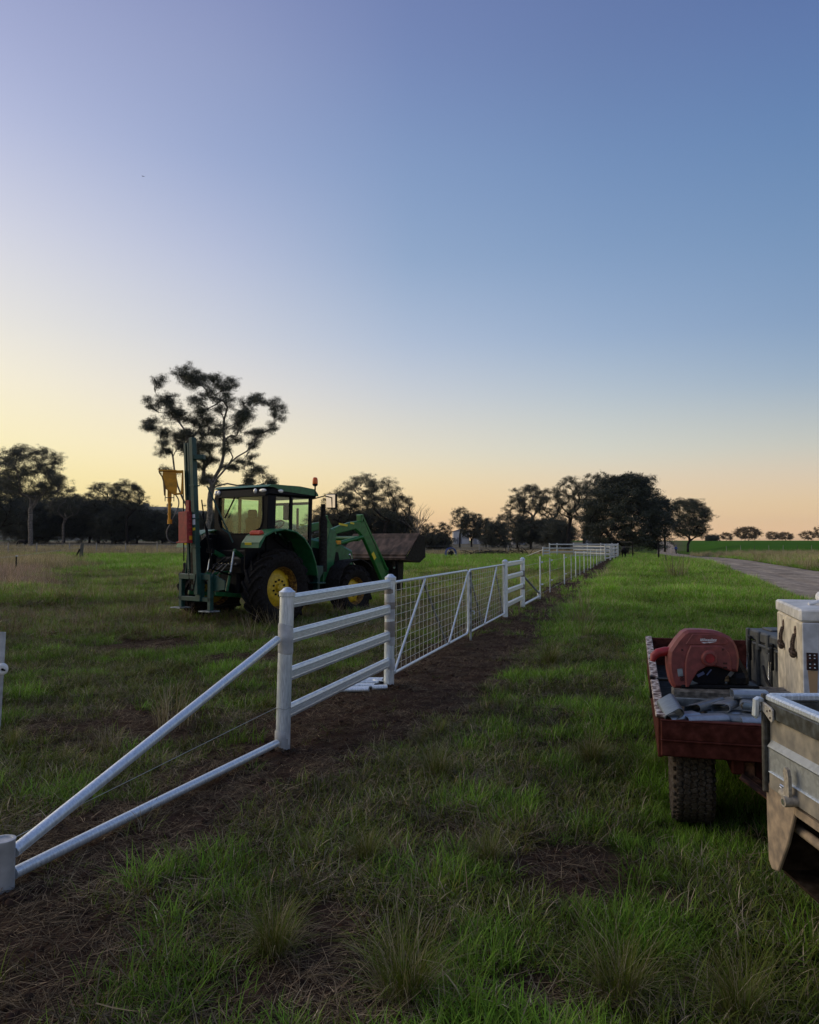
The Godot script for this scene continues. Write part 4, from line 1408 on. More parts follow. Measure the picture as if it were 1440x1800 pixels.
# ---------------------------------------------------------------- what else stands far off
func make_far_things() -> void:
	var s1 := thing("white_shed", "tall pale shed showing between the far gum trunks", "shed", Vector3(17.0, land(17.0, -262.0), -262.0))
	var b := MB.new()
	b.at(Vector3(0, 2.0, 0), Vector3(5.2, 4.4, 7.0))
	obj("wall", b, M.shed_pale, s1)
	b = MB.new()
	b.prism(PackedVector2Array([Vector2(-2.9, 4.1), Vector2(2.9, 4.1), Vector2(0, 5.0)]), 7.4)
	obj("roof", b, M.shed_grey, s1)
	b = MB.new()
	b.at(Vector3(-0.6, 1.0, 3.52), Vector3(1.6, 2.2, 0.06))
	obj("door", b, M.shed_grey, s1)
	var s2 := thing("long_shed", "long low grey shed with a dark open bay", "shed", Vector3(25.6, land(25.6, -258.0), -258.0))
	b = MB.new()
	b.at(Vector3(-1.2, 1.2, 0), Vector3(7.6, 2.8, 6.0))
	obj("wall", b, M.shed_grey, s2)
	b = MB.new()
	b.at(Vector3(4.0, 2.5, 0), Vector3(3.2, 0.25, 6.2))
	b.at(Vector3(5.5, 1.1, 0), Vector3(0.2, 2.6, 6.0))
	obj("open_bay", b, M.shed_grey, s2)
	b = MB.new()
	b.prism(PackedVector2Array([Vector2(-5.3, 2.62), Vector2(2.9, 2.62), Vector2(2.9, 3.2), Vector2(-5.3, 2.9)]), 6.4)
	obj("roof", b, M.shed_pale, s2)
	b = MB.new()
	b.at(Vector3(-3.4, 1.1, 3.02), Vector3(0.9, 2.0, 0.05))
	obj("door", b, M.shed_pale, s2)
	for k in 3:
		var s3 := thing("roof_hut", ["low pale hut at the left of the sheds", "small pale hut under the leaning gum", "pale hut behind the trunks left of the pine"][k], "shed", [Vector3(4.6, land(4.6, -236.0), -236.0), Vector3(34.5, land(34.5, -250.0), -250.0), Vector3(60.0, land(60.0, -262.0), -262.0)][k])
		b = MB.new()
		b.at(Vector3(0, 0.9, 0), Vector3(4.0, 2.0, 4.0))
		obj("wall", b, M.shed_grey, s3)
		b = MB.new()
		b.prism(PackedVector2Array([Vector2(-2.3, 1.88), Vector2(2.3, 1.88), Vector2(0, 2.9)]), 4.5)
		obj("roof", b, M.shed_pale, s3)
	# blue cable reel in the grass
	var rl := thing("blue_reel", "blue wire reel standing in the long grass", "reel", Vector3(4.75, land(4.75, -91.0) + 0.5, -91.0), 0.25)
	b = MB.new()
	for zz in [-0.2, 0.2]:
		var ring := []
		for i in 25:
			ring.append(Vector3(cos(i * TAU / 24.0) * 0.62, sin(i * TAU / 24.0) * 0.62, zz))
		b.tube(ring, 0.055, 7, false)
	obj("rim", b, M.spool_blue, rl)
	for i in 8:
		b = MB.new()
		b.tube([Vector3(0, 0, 0.2), Vector3(cos(i * TAU / 8), sin(i * TAU / 8), 0) * 0.62 + Vector3(0, 0, 0.2)], 0.025, 5)
		obj("spoke", b, M.sticker_white if i % 3 == 0 else M.spool_blue, rl)
	b = MB.new()
	b.tube([Vector3(0, 0, -0.22), Vector3(0, 0, 0.24)], 0.3, 14)
	obj("drum", b, M.dark_steel, rl)
	# fallen branches
	var g := RandomNumberGenerator.new()
	g.seed = 71
	for k in 3:
		var c := Vector3([10.6, 13.2, 15.0][k], 0, [-104.0, -103.0, -108.0][k])
		c.y = land(c.x, c.z)
		var o := thing("fallen_branch", ["heap of dead leafy branches left of the pale pole", "bare fallen branch beside the dead leafy heap", "fallen branch under the gum trunks near the yards"][k], "branch", c, 0.0, "fallen branches by the far fence")
		var w := MB.new()
		for i in [22, 12, 12][k]:
			var a := Vector3(g.randfn() * 1.3, 0.1 + 0.3 * g.randf(), g.randfn() * 0.7)
			var d := Vector3(g.randfn(), 0.35 * absf(g.randfn()), g.randfn()).normalized() * g.randf_range(0.8, 2.2)
			w.tube([a, a + d * 0.5 + Vector3(0, 0.15, 0), a + d], [0.06, 0.04, 0.015], 4, false)
		stuff(obj("twigs", w, M.bark_dark, o))
		if k == 0:
			var mm := MultiMesh.new()
			mm.transform_format = MultiMesh.TRANSFORM_3D
			mm.use_colors = true
			mm.mesh = spray(2, 1)
			mm.instance_count = 60
			for i in 60:
				mm.set_instance_transform(i, Transform3D(Basis.from_euler(Vector3(g.randf(), g.randf() * 6.0, 0)).scaled(Vector3.ONE * 0.7), Vector3(g.randfn() * 1.5, 0.25 + 0.3 * g.randf(), g.randfn() * 0.8)))
				mm.set_instance_color(i, Color(0.8, 0.7, 0.6))
			var mi := MultiMeshInstance3D.new()
			mi.name = "leaves"
			mi.multimesh = mm
			mi.material_override = M.leaf_dark
			o.add_child(stuff(mi))
	# a black beast by the pine and one grazing at far left
	beast("black cow standing beside the dark gate post", Vector3(23.6, land(23.6, -87.0), -87.0), 1.35, 1.25, false)
	beast("black cow grazing by the thick forked trunk", Vector3(-68.6, land(-68.6, -140.0), -140.0), 2.9, 1.3, true)

func field_mesh(bones: Array, cell: float) -> MB:          # tapered capsules joined smoothly, meshed by surface nets
	var lo := Vector3.ONE * 1e9
	var hi := -Vector3.ONE * 1e9
	for q in bones:
		for e in [[q[0], q[2]], [q[1], q[3]]]:
			lo = lo.min(e[0] - Vector3.ONE * (e[1] + cell * 2))
			hi = hi.max(e[0] + Vector3.ONE * (e[1] + cell * 2))
	var nx := int((hi.x - lo.x) / cell) + 2
	var ny := int((hi.y - lo.y) / cell) + 2
	var nz := int((hi.z - lo.z) / cell) + 2
	var val := PackedFloat32Array()
	val.resize(nx * ny * nz)
	var dist := func(p: Vector3) -> float:
		var d := 1e9
		for q in bones:
			var ab: Vector3 = q[1] - q[0]
			var t := clampf((p - q[0]).dot(ab) / maxf(ab.length_squared(), 1e-9), 0.0, 1.0)
			var e: float = p.distance_to(q[0] + ab * t) - lerpf(q[2], q[3], t)
			var k := 0.035
			var h := clampf(0.5 + 0.5 * (d - e) / k, 0.0, 1.0)
			d = lerpf(d, e, h) - k * h * (1.0 - h)
		return d
	for z in nz:
		for y in ny:
			for x in nx:
				val[(z * ny + y) * nx + x] = dist.call(lo + Vector3(x, y, z) * cell)
	var vid := {}
	var pos := []
	var nrm := []
	for z in nz - 1:
		for y in ny - 1:
			for x in nx - 1:
				var sum := Vector3.ZERO
				var cnt := 0
				var c := []
				for i in 8:
					c.append(val[((z + (i >> 2)) * ny + y + ((i >> 1) & 1)) * nx + x + (i & 1)])
				for e in [[0, 1], [2, 3], [4, 5], [6, 7], [0, 2], [1, 3], [4, 6], [5, 7], [0, 4], [1, 5], [2, 6], [3, 7]]:
					var a: float = c[e[0]]
					var b: float = c[e[1]]
					if (a < 0.0) != (b < 0.0):
						var t := a / (a - b)
						var p0 := Vector3(e[0] & 1, (e[0] >> 1) & 1, e[0] >> 2)
						var p1 := Vector3(e[1] & 1, (e[1] >> 1) & 1, e[1] >> 2)
						sum += p0.lerp(p1, t)
						cnt += 1
				if cnt:
					vid[(z * ny + y) * nx + x] = pos.size()
					pos.append(lo + (Vector3(x, y, z) + sum / cnt) * cell)
					nrm.append(Vector3(c[1] + c[3] + c[5] + c[7] - c[0] - c[2] - c[4] - c[6], c[2] + c[3] + c[6] + c[7] - c[0] - c[1] - c[4] - c[5], c[4] + c[5] + c[6] + c[7] - c[0] - c[1] - c[2] - c[3]).normalized())
	var out := MB.new()
	var step := [1, nx, nx * ny]
	for z in range(1, nz - 1):
		for y in range(1, ny - 1):
			for x in range(1, nx - 1):
				var i := (z * ny + y) * nx + x
				for ax in 3:
					if (val[i] < 0.0) != (val[i + step[ax]] < 0.0):
						var u: int = step[(ax + 1) % 3]
						var w: int = step[(ax + 2) % 3]
						var k := [vid[i], vid[i - u], vid[i - u - w], vid[i - w]]
						out.tri(pos[k[0]], pos[k[1]], pos[k[2]], nrm[k[0]], nrm[k[1]], nrm[k[2]])
						out.tri(pos[k[0]], pos[k[2]], pos[k[3]], nrm[k[0]], nrm[k[2]], nrm[k[3]])
	return out

func beast(label: String, where: Vector3, turn: float, h: float, grazing: bool) -> void:
	var o := thing("cow", label, "cow", where, turn)
	var k := h / 1.35
	var v := func(x: float, y: float, z: float) -> Vector3: return Vector3(x, y, z) * k
	var b := [[v.call(0.62, 0.98, 0), v.call(-0.62, 1.02, 0), 0.30 * k, 0.27 * k], [v.call(0.55, 0.82, 0), v.call(-0.35, 0.88, 0), 0.26 * k, 0.22 * k]]
	var head: Vector3
	if grazing:
		b.append([v.call(0.75, 1.0, 0), v.call(1.2, 0.55, 0), 0.22 * k, 0.13 * k])
		b.append([v.call(1.2, 0.55, 0), v.call(1.36, 0.2, 0), 0.12 * k, 0.07 * k])
		head = v.call(1.2, 0.58, 0)
	else:
		b.append([v.call(0.75, 1.05, 0), v.call(1.18, 1.3, 0), 0.23 * k, 0.14 * k])
		b.append([v.call(1.18, 1.3, 0), v.call(1.5, 1.12, 0), 0.13 * k, 0.08 * k])
		head = v.call(1.16, 1.36, 0)
	for s in [-1.0, 1.0]:
		b.append([v.call(0.58, 0.8, 0.15 * s), v.call(0.6, 0.42, 0.15 * s), 0.12 * k, 0.065 * k])
		b.append([v.call(0.6, 0.42, 0.15 * s), v.call(0.58, 0.03, 0.15 * s), 0.06 * k, 0.055 * k])
		b.append([v.call(-0.6, 0.85, 0.16 * s), v.call(-0.48, 0.55, 0.16 * s), 0.17 * k, 0.09 * k])
		b.append([v.call(-0.48, 0.55, 0.16 * s), v.call(-0.66, 0.38, 0.16 * s), 0.08 * k, 0.06 * k])
		b.append([v.call(-0.66, 0.38, 0.16 * s), v.call(-0.62, 0.03, 0.16 * s), 0.055 * k, 0.055 * k])
		b.append([head + v.call(0, 0.02, 0.1 * s), head + v.call(-0.04, 0.03, 0.26 * s), 0.04 * k, 0.025 * k])
	b.append([v.call(-0.86, 1.1, 0), v.call(-0.93, 0.5, 0), 0.03 * k, 0.035 * k])
	obj("body", field_mesh(b, 0.06 * k), M.hide_black, o)

func person(label: String, where: Vector3, turn: float, h: float, top: Material, legs: Material, hair: Material) -> void:
	var o := thing("person", label, "person", where, turn)
	var k := h / 1.75
	var v := func(x: float, y: float, z: float) -> Vector3: return Vector3(x, y, z) * k
	var bones := [[v.call(0, 1.62, 0.02), v.call(0, 1.68, 0.01), 0.085 * k, 0.09 * k], [v.call(0, 1.42, 0), v.call(0, 1.56, 0.01), 0.05 * k, 0.045 * k],
		[v.call(-0.14, 1.38, 0), v.call(0.14, 1.38, 0), 0.075 * k, 0.075 * k], [v.call(0, 1.34, 0), v.call(0, 1.02, 0), 0.13 * k, 0.12 * k], [v.call(-0.07, 0.94, 0), v.call(0.07, 0.94, 0), 0.115 * k, 0.115 * k]]
	for s in [-1.0, 1.0]:
		bones.append([v.call(0.18 * s, 1.38, 0), v.call(0.25 * s, 1.12, 0.06 * s), 0.052 * k, 0.042 * k])
		bones.append([v.call(0.25 * s, 1.12, 0.06 * s), v.call(0.24 * s, 0.88, -0.06 * s), 0.04 * k, 0.03 * k])
		bones.append([v.call(0.24 * s, 0.88, -0.06 * s), v.call(0.235 * s, 0.79, -0.09 * s), 0.034 * k, 0.022 * k])
		bones.append([v.call(0.09 * s, 0.9, 0), v.call(0.1 * s, 0.5, -0.14 * s), 0.088 * k, 0.06 * k])
		bones.append([v.call(0.1 * s, 0.5, -0.14 * s), v.call(0.1 * s, 0.07, -0.1 * s + 0.1), 0.056 * k, 0.04 * k])
		bones.append([v.call(0.1 * s, 0.04, -0.1 * s + 0.1), v.call(0.11 * s, 0.03, -0.1 * s - 0.06), 0.04 * k, 0.035 * k])
	obj("body", field_mesh(bones, 0.022 * k), M.skin, o)
	var sh := [[v.call(-0.15, 1.37, 0), v.call(0.15, 1.37, 0), 0.088 * k, 0.088 * k], [v.call(0, 1.34, 0), v.call(0, 0.98, 0), 0.148 * k, 0.142 * k]]
	var tr := [[v.call(-0.07, 0.93, 0), v.call(0.07, 0.93, 0), 0.128 * k, 0.128 * k]]
	for s in [-1.0, 1.0]:
		sh.append([v.call(0.18 * s, 1.38, 0), v.call(0.25 * s, 1.12, 0.06 * s), 0.066 * k, 0.056 * k])
		sh.append([v.call(0.25 * s, 1.12, 0.06 * s), v.call(0.242 * s, 0.93, -0.04 * s), 0.054 * k, 0.046 * k])
		tr.append([v.call(0.09 * s, 0.9, 0), v.call(0.1 * s, 0.5, -0.14 * s), 0.1 * k, 0.074 * k])
		tr.append([v.call(0.1 * s, 0.5, -0.14 * s), v.call(0.1 * s, 0.1, -0.1 * s + 0.1), 0.072 * k, 0.056 * k])
	obj("shirt", field_mesh(sh, 0.025 * k), top, o)
	obj("trousers", field_mesh(tr, 0.025 * k), legs, o)
	var hb := MB.new()
	hb.ball(v.call(0, 1.70, 0.03), Vector3(0.105, 0.095, 0.11) * k, 10, 7)
	obj("hair", hb, hair, o)

func make_people() -> void:
	var br := thing("bird", "tiny dark bird flying high in the left of the sky", "bird", Vector3(-27.5, 39.5, -80.0), 0.6)
	var bb := MB.new()
	bb.ball(Vector3.ZERO, Vector3(0.06, 0.05, 0.2), 8, 6)
	for s in [-1.0, 1.0]:
		bb.prism(PackedVector2Array([Vector2(0, -0.07), Vector2(0.2 * s, -0.06), Vector2(0.42 * s, 0.05), Vector2(0.2 * s, 0.07), Vector2(0, 0.07)]), 0.015, Transform3D(Basis.from_euler(Vector3(PI / 2, 0, 0.25 * s)), Vector3.ZERO))
	bb.prism(PackedVector2Array([Vector2(-0.03, -0.17), Vector2(0.03, -0.17), Vector2(0.06, -0.32), Vector2(-0.06, -0.32)]), 0.012, Transform3D(Basis.from_euler(Vector3(PI / 2, 0, 0)), Vector3.ZERO))
	obj("body", bb, M.cloth_dark, br).scale = Vector3.ONE * 0.5
	person("person in a white top and dark trousers walking away on the road", Vector3(62.6, land(62.6, -193.0) + 0.0, -193.0), 0.25, 1.66, M.cloth_white, M.cloth_dark, M.cloth_dark)
	person("taller person in a blue jacket walking on the road", Vector3(53.3, land(53.3, -158.0) + 0.0, -158.0), 0.2, 1.75, M.cloth_blue, M.cloth_dark, M.cloth_blue)

# ---------------------------------------------------------------- tractor (r to its right, y up, f forward)
func L(r: float, y: float, f: float) -> Vector3:
	return Vector3(r, y, -f)

func group_part(called: String, parent: Node3D, at := Vector3.ZERO) -> Node3D:
	var o := Node3D.new()
	var k := 0
	o.name = called
	while parent.has_node(NodePath(o.name)):
		k += 1
		o.name = "%s_%03d" % [called, k]
	parent.add_child(o)
	o.position = at
	return o

func farm_wheel(parent: Node3D, called: String, at: Vector3, rad: float, wid: float, rim: float, lugs: int, side: float, turn: float) -> void:
	var w := group_part(called, parent, at)
	var ax := Basis(Vector3(0, side, 0), Vector3(side, 0, 0), Vector3(0, 0, 1))   # lathe axis points outwards
	ax = Basis(Vector3(0, 1, 0), Vector3(side, 0, 0), Vector3(0, 0, side)) 
	var t := Transform3D(ax, Vector3.ZERO)
	var h := wid / 2
	var b := MB.new()
	b.lathe([Vector2(rim - 0.01, h * 0.72), Vector2(rim + 0.03, h * 0.82), Vector2(rim + (rad - rim) * 0.35, h * 1.0), Vector2(rim + (rad - rim) * 0.62, h * 1.0), Vector2(rad - 0.075, h * 0.93), Vector2(rad - 0.05, h * 0.82), Vector2(rad - 0.04, h * 0.4), Vector2(rad - 0.036, 0), Vector2(rad - 0.04, -h * 0.4), Vector2(rad - 0.05, -h * 0.82), Vector2(rad - 0.075, -h * 0.93), Vector2(rim + (rad - rim) * 0.62, -h), Vector2(rim + (rad - rim) * 0.35, -h), Vector2(rim - 0.01, -h * 0.72)], 48, t)
	for i in lugs:
		for s in [-1.0, 1.0]:
			var a0: float = TAU * (i + (0.5 if s > 0 else 0.0)) / lugs + turn
			var pts := []
			for q in [[-0.04, 0.0, 0.012], [0.32, 0.16, 0.012], [0.66, 0.28, 0.008], [0.95, 0.36, -0.018], [1.0, 0.375, -0.075]]:
				var a: float = a0 - q[1] * 1.15 * (0.83 / rad) * 0.9
				var r: float = rad - 0.02 + q[2]
				pts.append(Vector3(s * q[0] * h, cos(a) * r, sin(a) * r))
			for k in pts.size() - 1:
				var mid: Vector3 = (pts[k] + pts[k + 1]) / 2.0
				b.beam(pts[k], pts[k + 1] + (pts[k + 1] - pts[k]) * 0.08, 0.052 if k < 3 else 0.045, 0.062, 0.008, Vector3(0, mid.y, mid.z).normalized())
	obj("tyre", b, M.tyre, w)
	b = MB.new()
	b.lathe([Vector2(rim + 0.012, h * 0.76), Vector2(rim + 0.012, h * 0.72), Vector2(rim - 0.012, h * 0.70), Vector2(rim - 0.03, h * 0.5), Vector2(rim - 0.06, h * 0.2), Vector2(rim - 0.06, -h * 0.45), Vector2(rim - 0.012, -h * 0.7), Vector2(rim + 0.012, -h * 0.76)], 40, t)
	obj("rim", b, M.rim_rusty, w)
	b = MB.new()
	b.lathe([Vector2(rim - 0.055, -h * 0.12), Vector2(rim * 0.8, -h * 0.02), Vector2(rim * 0.62, h * 0.22), Vector2(rim * 0.52, h * 0.26), Vector2(rim * 0.2, h * 0.26), Vector2(rim * 0.18, h * 0.5), Vector2(rim * 0.12, h * 0.55), Vector2(0, h * 0.55)], 36, t)
	for k in 4:
		var a := TAU * k / 4.0 + 0.6
		b.at(Vector3(side * -h * 0.06, cos(a) * (rim - 0.1), sin(a) * (rim - 0.1)), Vector3(0.05, 0.14, 0.1), 0.01, Vector3(a, 0, 0))
	obj("disc", b, M.wheel_yellow, w)
	b = MB.new()
	for k in 10:
		var a := TAU * k / 10.0
		b.tube([Vector3(side * h * 0.24, cos(a) * rim * 0.36, sin(a) * rim * 0.36), Vector3(side * h * 0.36, cos(a) * rim * 0.36, sin(a) * rim * 0.36)], 0.024, 6)
	stuff(obj("wheel_nuts", b, M.dark_steel, w))

func strip(b: MB, pts: Array, r0: float, r1: float, thick: float) -> void:       # a bent sheet following pts (f, y), from r0 to r1
	for i in pts.size() - 1:
		var p: Vector2 = pts[i]
		var q: Vector2 = pts[i + 1]
		var n := Vector2(-(q - p).y, (q - p).x).normalized() * thick
		var a := L(r0, p.y, p.x)
		var c := L(r1, p.y, p.x)
		var d := L(r1, q.y, q.x)
		var e := L(r0, q.y, q.x)
		var o := L(0, n.y, n.x)
		b.quad(a + o, c + o, d + o, e + o, o)
		b.quad(a, c, d, e, -o)
		b.quad(a, a + o, e + o, e, L(r0 - r1, 0, 0))
		b.quad(c, c + o, d + o, d, L(r1 - r0, 0, 0))
		if i == 0:
			b.quad(a, a + o, c + o, c, L(0, p.y - q.y, p.x - q.x))
		if i == pts.size() - 2:
			b.quad(e, e + o, d + o, d, L(0, q.y - p.y, q.x - p.x))

func side_prism(b: MB, pts: Array, r: float, thick: float, bev := 0.0) -> void:   # outline in (f, y), given a thickness across
	var poly := PackedVector2Array()
	for q in pts:
		poly.append(Vector2(q[0], q[1]))
	b.prism(poly, thick, Transform3D(Basis(Vector3(0, 0, -1), Vector3(0, 1, 0), Vector3(1, 0, 0)), Vector3(r, 0, 0)), bev)

func face_prism(b: MB, pts: Array, f: float, thick: float, bev := 0.0) -> void:   # outline in (r, y), given a thickness along
	var poly := PackedVector2Array()
	for q in pts:
		poly.append(Vector2(q[0], q[1]))
	b.prism(poly, thick, Transform3D(Basis(Vector3(1, 0, 0), Vector3(0, 1, 0), Vector3(0, 0, 1)), Vector3(0, 0, -f)), bev)

func make_tractor() -> void:
	var o := thing("tractor", "green farm tractor with yellow wheels, cab and raised front loader", "tractor", Vector3(-3.76, -0.13, -17.9), deg_to_rad(-35.0))
	for s in [1.0, -1.0]:
		farm_wheel(o, "rear_wheel", L(1.04 * s, 0.81, 0), 0.83, 0.50, 0.47, 19, s, 0.1 if s > 0 else 0.27)
		farm_wheel(o, "front_wheel", L(0.93 * s, 0.61, 2.72), 0.625, 0.40, 0.35, 17, s, 0.2)
	# chassis
	var b := MB.new()
	b.at(L(0, 0.95, 0.1), Vector3(0.62, 0.62, 1.1), 0.05)
	b.at(L(0, 0.85, 1.2), Vector3(0.5, 0.5, 1.4), 0.04)
	b.at(L(0, 1.28, -0.2), Vector3(0.9, 0.4, 0.5), 0.05)
	b.tube([L(-0.95, 0.81, 0), L(0.95, 0.81, 0)], 0.14, 12)
	b.tube([L(-0.8, 0.61, 2.72), L(0.8, 0.61, 2.72)], 0.1, 10)
	b.at(L(0, 0.8, 2.6), Vector3(0.45, 0.4, 1.4), 0.04)
	obj("chassis", b, M.tractor_black, o)
	b = MB.new()
	side_prism(b, [[1.3, 1.05], [3.35, 0.95], [3.5, 1.2], [3.42, 1.6], [2.9, 1.78], [1.3, 1.98]], 0.0, 0.84, 0.06)
	obj("bonnet", b, M.tractor_green, o)
	b = MB.new()
	side_prism(b, [[1.75, 1.2], [2.9, 1.15], [2.8, 1.55], [1.85, 1.68]], 0.426, 0.012)
	obj("bonnet_grille", b, M.tractor_black, o)
	# mudguards
	for s in [1.0, -1.0]:
		b = MB.new()
		strip(b, [Vector2(-0.80, 1.68), Vector2(-0.78, 1.78), Vector2(-0.64, 1.93), Vector2(-0.40, 2.03), Vector2(-0.05, 2.08), Vector2(0.30, 2.03), Vector2(0.58, 1.88), Vector2(0.80, 1.64), Vector2(0.95, 1.34), Vector2(1.02, 1.05)], s * 0.78, s * 1.32, 0.02)
		var edge := []
		for q in [[-0.80, 1.69], [-0.64, 1.93], [-0.40, 2.03], [-0.05, 2.08], [0.30, 2.03], [0.58, 1.88], [0.80, 1.64], [0.95, 1.34], [1.02, 1.05]]:
			edge.append(L(s * 1.32, q[1], q[0]))
		b.tube(edge, 0.022, 6)
		obj("mudguard", b, M.tractor_green, o)
		b = MB.new()
		side_prism(b, [[-0.72, 1.2], [-0.7, 1.72], [-0.35, 1.98], [0.3, 1.98], [0.75, 1.6], [0.95, 1.1], [0.5, 1.3], [0.0, 1.45], [-0.4, 1.3]], s * 0.79, 0.03)
		obj("mudguard_liner", b, M.tractor_black, o)
		b = MB.new()
		b.at(L(s * 1.02, 1.985, -0.58), Vector3(0.36, 0.13, 0.13), 0.035, Vector3(0.5, 0, 0))
		obj("tail_lamp", b, M.lamp_red, o)
		b = MB.new()
		b.at(L(s * 1.0, 1.76, -0.805), Vector3(0.2, 0.07, 0.012), 0.003, Vector3(0.2, 0, 0))
		obj("reflector", b, M.decal_yellow, o)
		b = MB.new()
		strip(b, [Vector2(2.0, 0.62), Vector2(2.03, 0.9), Vector2(2.2, 1.18), Vector2(2.5, 1.34), Vector2(2.85, 1.37), Vector2(3.15, 1.27), Vector2(3.3, 1.15)], s * 0.70, s * 1.14, 0.02)
		obj("front_mudguard", b, M.dusty_black, o)
	# cab
	b = MB.new()
	face_prism(b, [[-0.86, 2.83], [0.86, 2.83], [0.83, 2.0], [0.82, 1.5], [-0.82, 1.5], [-0.83, 2.0]], -0.08, 0.05)
	var cab := MB.new()
	# rear wall with a six sided opening: built of bars round the glass
	for s in [1.0, -1.0]:
		face_prism(cab, [[s * 0.83, 1.62], [s * 0.87, 2.84], [s * 0.70, 2.84], [s * 0.715, 2.3], [s * 0.66, 2.14], [s * 0.40, 1.99], [s * 0.40, 1.62]], -0.08, 0.06)
		side_prism(cab, [[-0.1, 1.95], [0.12, 1.95], [0.15, 2.84], [-0.1, 2.84]], s * 0.835, 0.06)
		side_prism(cab, [[0.60, 1.6], [0.67, 1.6], [0.69, 2.84], [0.62, 2.84]], s * 0.835, 0.05)
		side_prism(cab, [[1.22, 1.3], [1.30, 1.3], [1.36, 2.84], [1.28, 2.84]], s * 0.825, 0.06)
		side_prism(cab, [[0.12, 1.88], [0.62, 1.6], [0.62, 1.66], [0.14, 2.0]], s * 0.835, 0.045)
		side_prism(cab, [[0.66, 1.02], [1.25, 1.02], [1.26, 1.34], [0.66, 1.62]], s * 0.835, 0.045)
	face_prism(cab, [[-0.41, 1.62], [0.41, 1.62], [0.41, 1.99], [-0.41, 1.99]], -0.08, 0.06)
	cab.at(L(0, 1.45, -0.12), Vector3(1.5, 0.36, 0.16), 0.03)
	cab.at(L(0, 1.5, 0.55), Vector3(1.56, 0.12, 1.3), 0.02)
	cab.at(L(0, 2.72, 1.33), Vector3(1.6, 0.06, 0.06))
	cab.at(L(0, 1.95, 1.3), Vector3(1.6, 0.05, 0.06))
	cab.at(L(0, 1.65, 1.3), Vector3(1.62, 0.62, 0.05), 0.01)
	obj("cab_frame", cab, M.tractor_black, o)
	b = MB.new()
	face_prism(b, [[-0.70, 2.82], [0.70, 2.82], [0.715, 2.3], [0.66, 2.14], [0.40, 2.0], [-0.40, 2.0], [-0.66, 2.14], [-0.715, 2.3]], -0.075, 0.008)
	obj("rear_window", b, M.cab_glass, o)
	b = MB.new()
	var rim := []
	for q in [[-0.71, 2.82], [-0.715, 2.3], [-0.66, 2.14], [-0.40, 1.995], [0.40, 1.995], [0.66, 2.14], [0.715, 2.3], [0.71, 2.82]]:
		rim.append(L(q[0], q[1], -0.115))
	b.tube(rim, 0.014, 6)
	obj("window_seal", b, M.dusty_black, o)
	for s in [1.0, -1.0]:
		b = MB.new()
		side_prism(b, [[0.14, 1.99], [0.61, 1.66], [0.62, 2.82], [0.15, 2.82]], s * 0.83, 0.008)
		obj("side_window", b, M.cab_glass, o)
		b = MB.new()
		side_prism(b, [[0.675, 1.62], [1.225, 1.34], [1.285, 2.82], [0.69, 2.82]], s * 0.83, 0.008)
		obj("door_window", b, M.cab_glass, o)
	b = MB.new()
	face_prism(b, [[-0.79, 1.98], [0.79, 1.98], [0.81, 2.7], [-0.81, 2.7]], 1.33, 0.008)
	obj("windscreen", b, M.cab_glass, o)
	b = MB.new()
	side_prism(b, [[-0.14, 2.83], [1.5, 2.83], [1.52, 2.9], [1.42, 3.0], [0.6, 3.05], [0.0, 3.04], [-0.12, 2.98]], 0.0, 1.74, 0.05)
	obj("roof_base", b, M.tractor_black, o)
	b = MB.new()
	side_prism(b, [[0.28, 2.955], [1.535, 2.89], [1.52, 2.94], [1.40, 3.05], [0.9, 3.09], [-0.02, 3.085], [-0.12, 3.03], [0.1, 3.02]], 0.0, 1.77, 0.03)
	obj("roof", b, M.tractor_green, o)
	for q in [[-0.78, 2.93], [-0.69, 2.935], [0.50, 2.94]]:
		b = MB.new()
		b.ball(L(q[0], q[1], -0.135), Vector3(0.055, 0.06, 0.03), 12, 8)
		obj("work_lamp", b, M.lamp_clear, o)
	b = MB.new()
	b.ball(L(0.73, 2.945, -0.13), Vector3(0.115, 0.042, 0.02), 14, 8)
	obj("badge_lamp", b, M.lamp_clear, o)
	b = MB.new()
	b.ball(L(0.875, 2.95, 0.28), Vector3(0.02, 0.045, 0.085), 14, 8)
	obj("badge_lamp", b, M.lamp_clear, o)
	b = MB.new()
	b.tube([L(0.3, 3.08, 0.3), L(0.3, 3.13, 0.3)], [0.07, 0.05], 10)
	b.tube([L(0.3, 3.1, 0.3), L(0.29, 3.45, 0.3)], 0.008, 5)
	obj("aerial", b, M.tractor_black, o)
	# seat, wheel and what shows through the glass
	b = MB.new()
	b.at(L(0.05, 2.1, 0.28), Vector3(0.5, 0.55, 0.14), 0.05, Vector3(0.12, 0, 0))
	b.at(L(0.05, 2.45, 0.22), Vector3(0.28, 0.2, 0.1), 0.04)
	b.at(L(0.05, 1.85, 0.5), Vector3(0.5, 0.14, 0.5), 0.05)
	obj("seat", b, M.seat_cloth, o)
	b = MB.new()
	var ring := []
	for i in 17:
		ring.append(L(0.05 + cos(i * TAU / 16) * 0.2, 2.2 + sin(i * TAU / 16) * 0.12, 0.98 + sin(i * TAU / 16) * 0.16))
	b.tube(ring, 0.016, 6, false)
	b.tube([L(0.05, 1.6, 1.15), L(0.05, 2.2, 0.98)], 0.04, 6)
	obj("steering_wheel", b, M.tractor_black, o)
	b = MB.new()
	b.at(L(0.42, 2.5, 0.95), Vector3(0.16, 0.36, 0.12), 0.02)
	b.at(L(0.62, 2.35, 1.1), Vector3(0.05, 0.5, 0.05), 0.01)
	obj("monitor", b, M.tractor_black, o)
	b = MB.new()
	b.beam(L(-0.15, 2.83, -0.13), L(-0.48, 2.36, -0.13), 0.03, 0.02)
	obj("wiper", b, M.tractor_black, o)
	# beacon, exhaust, mirror
	b = MB.new()
	b.tube([L(0.88, 2.85, 1.42), L(0.88, 3.13, 1.42)], 0.018, 6)
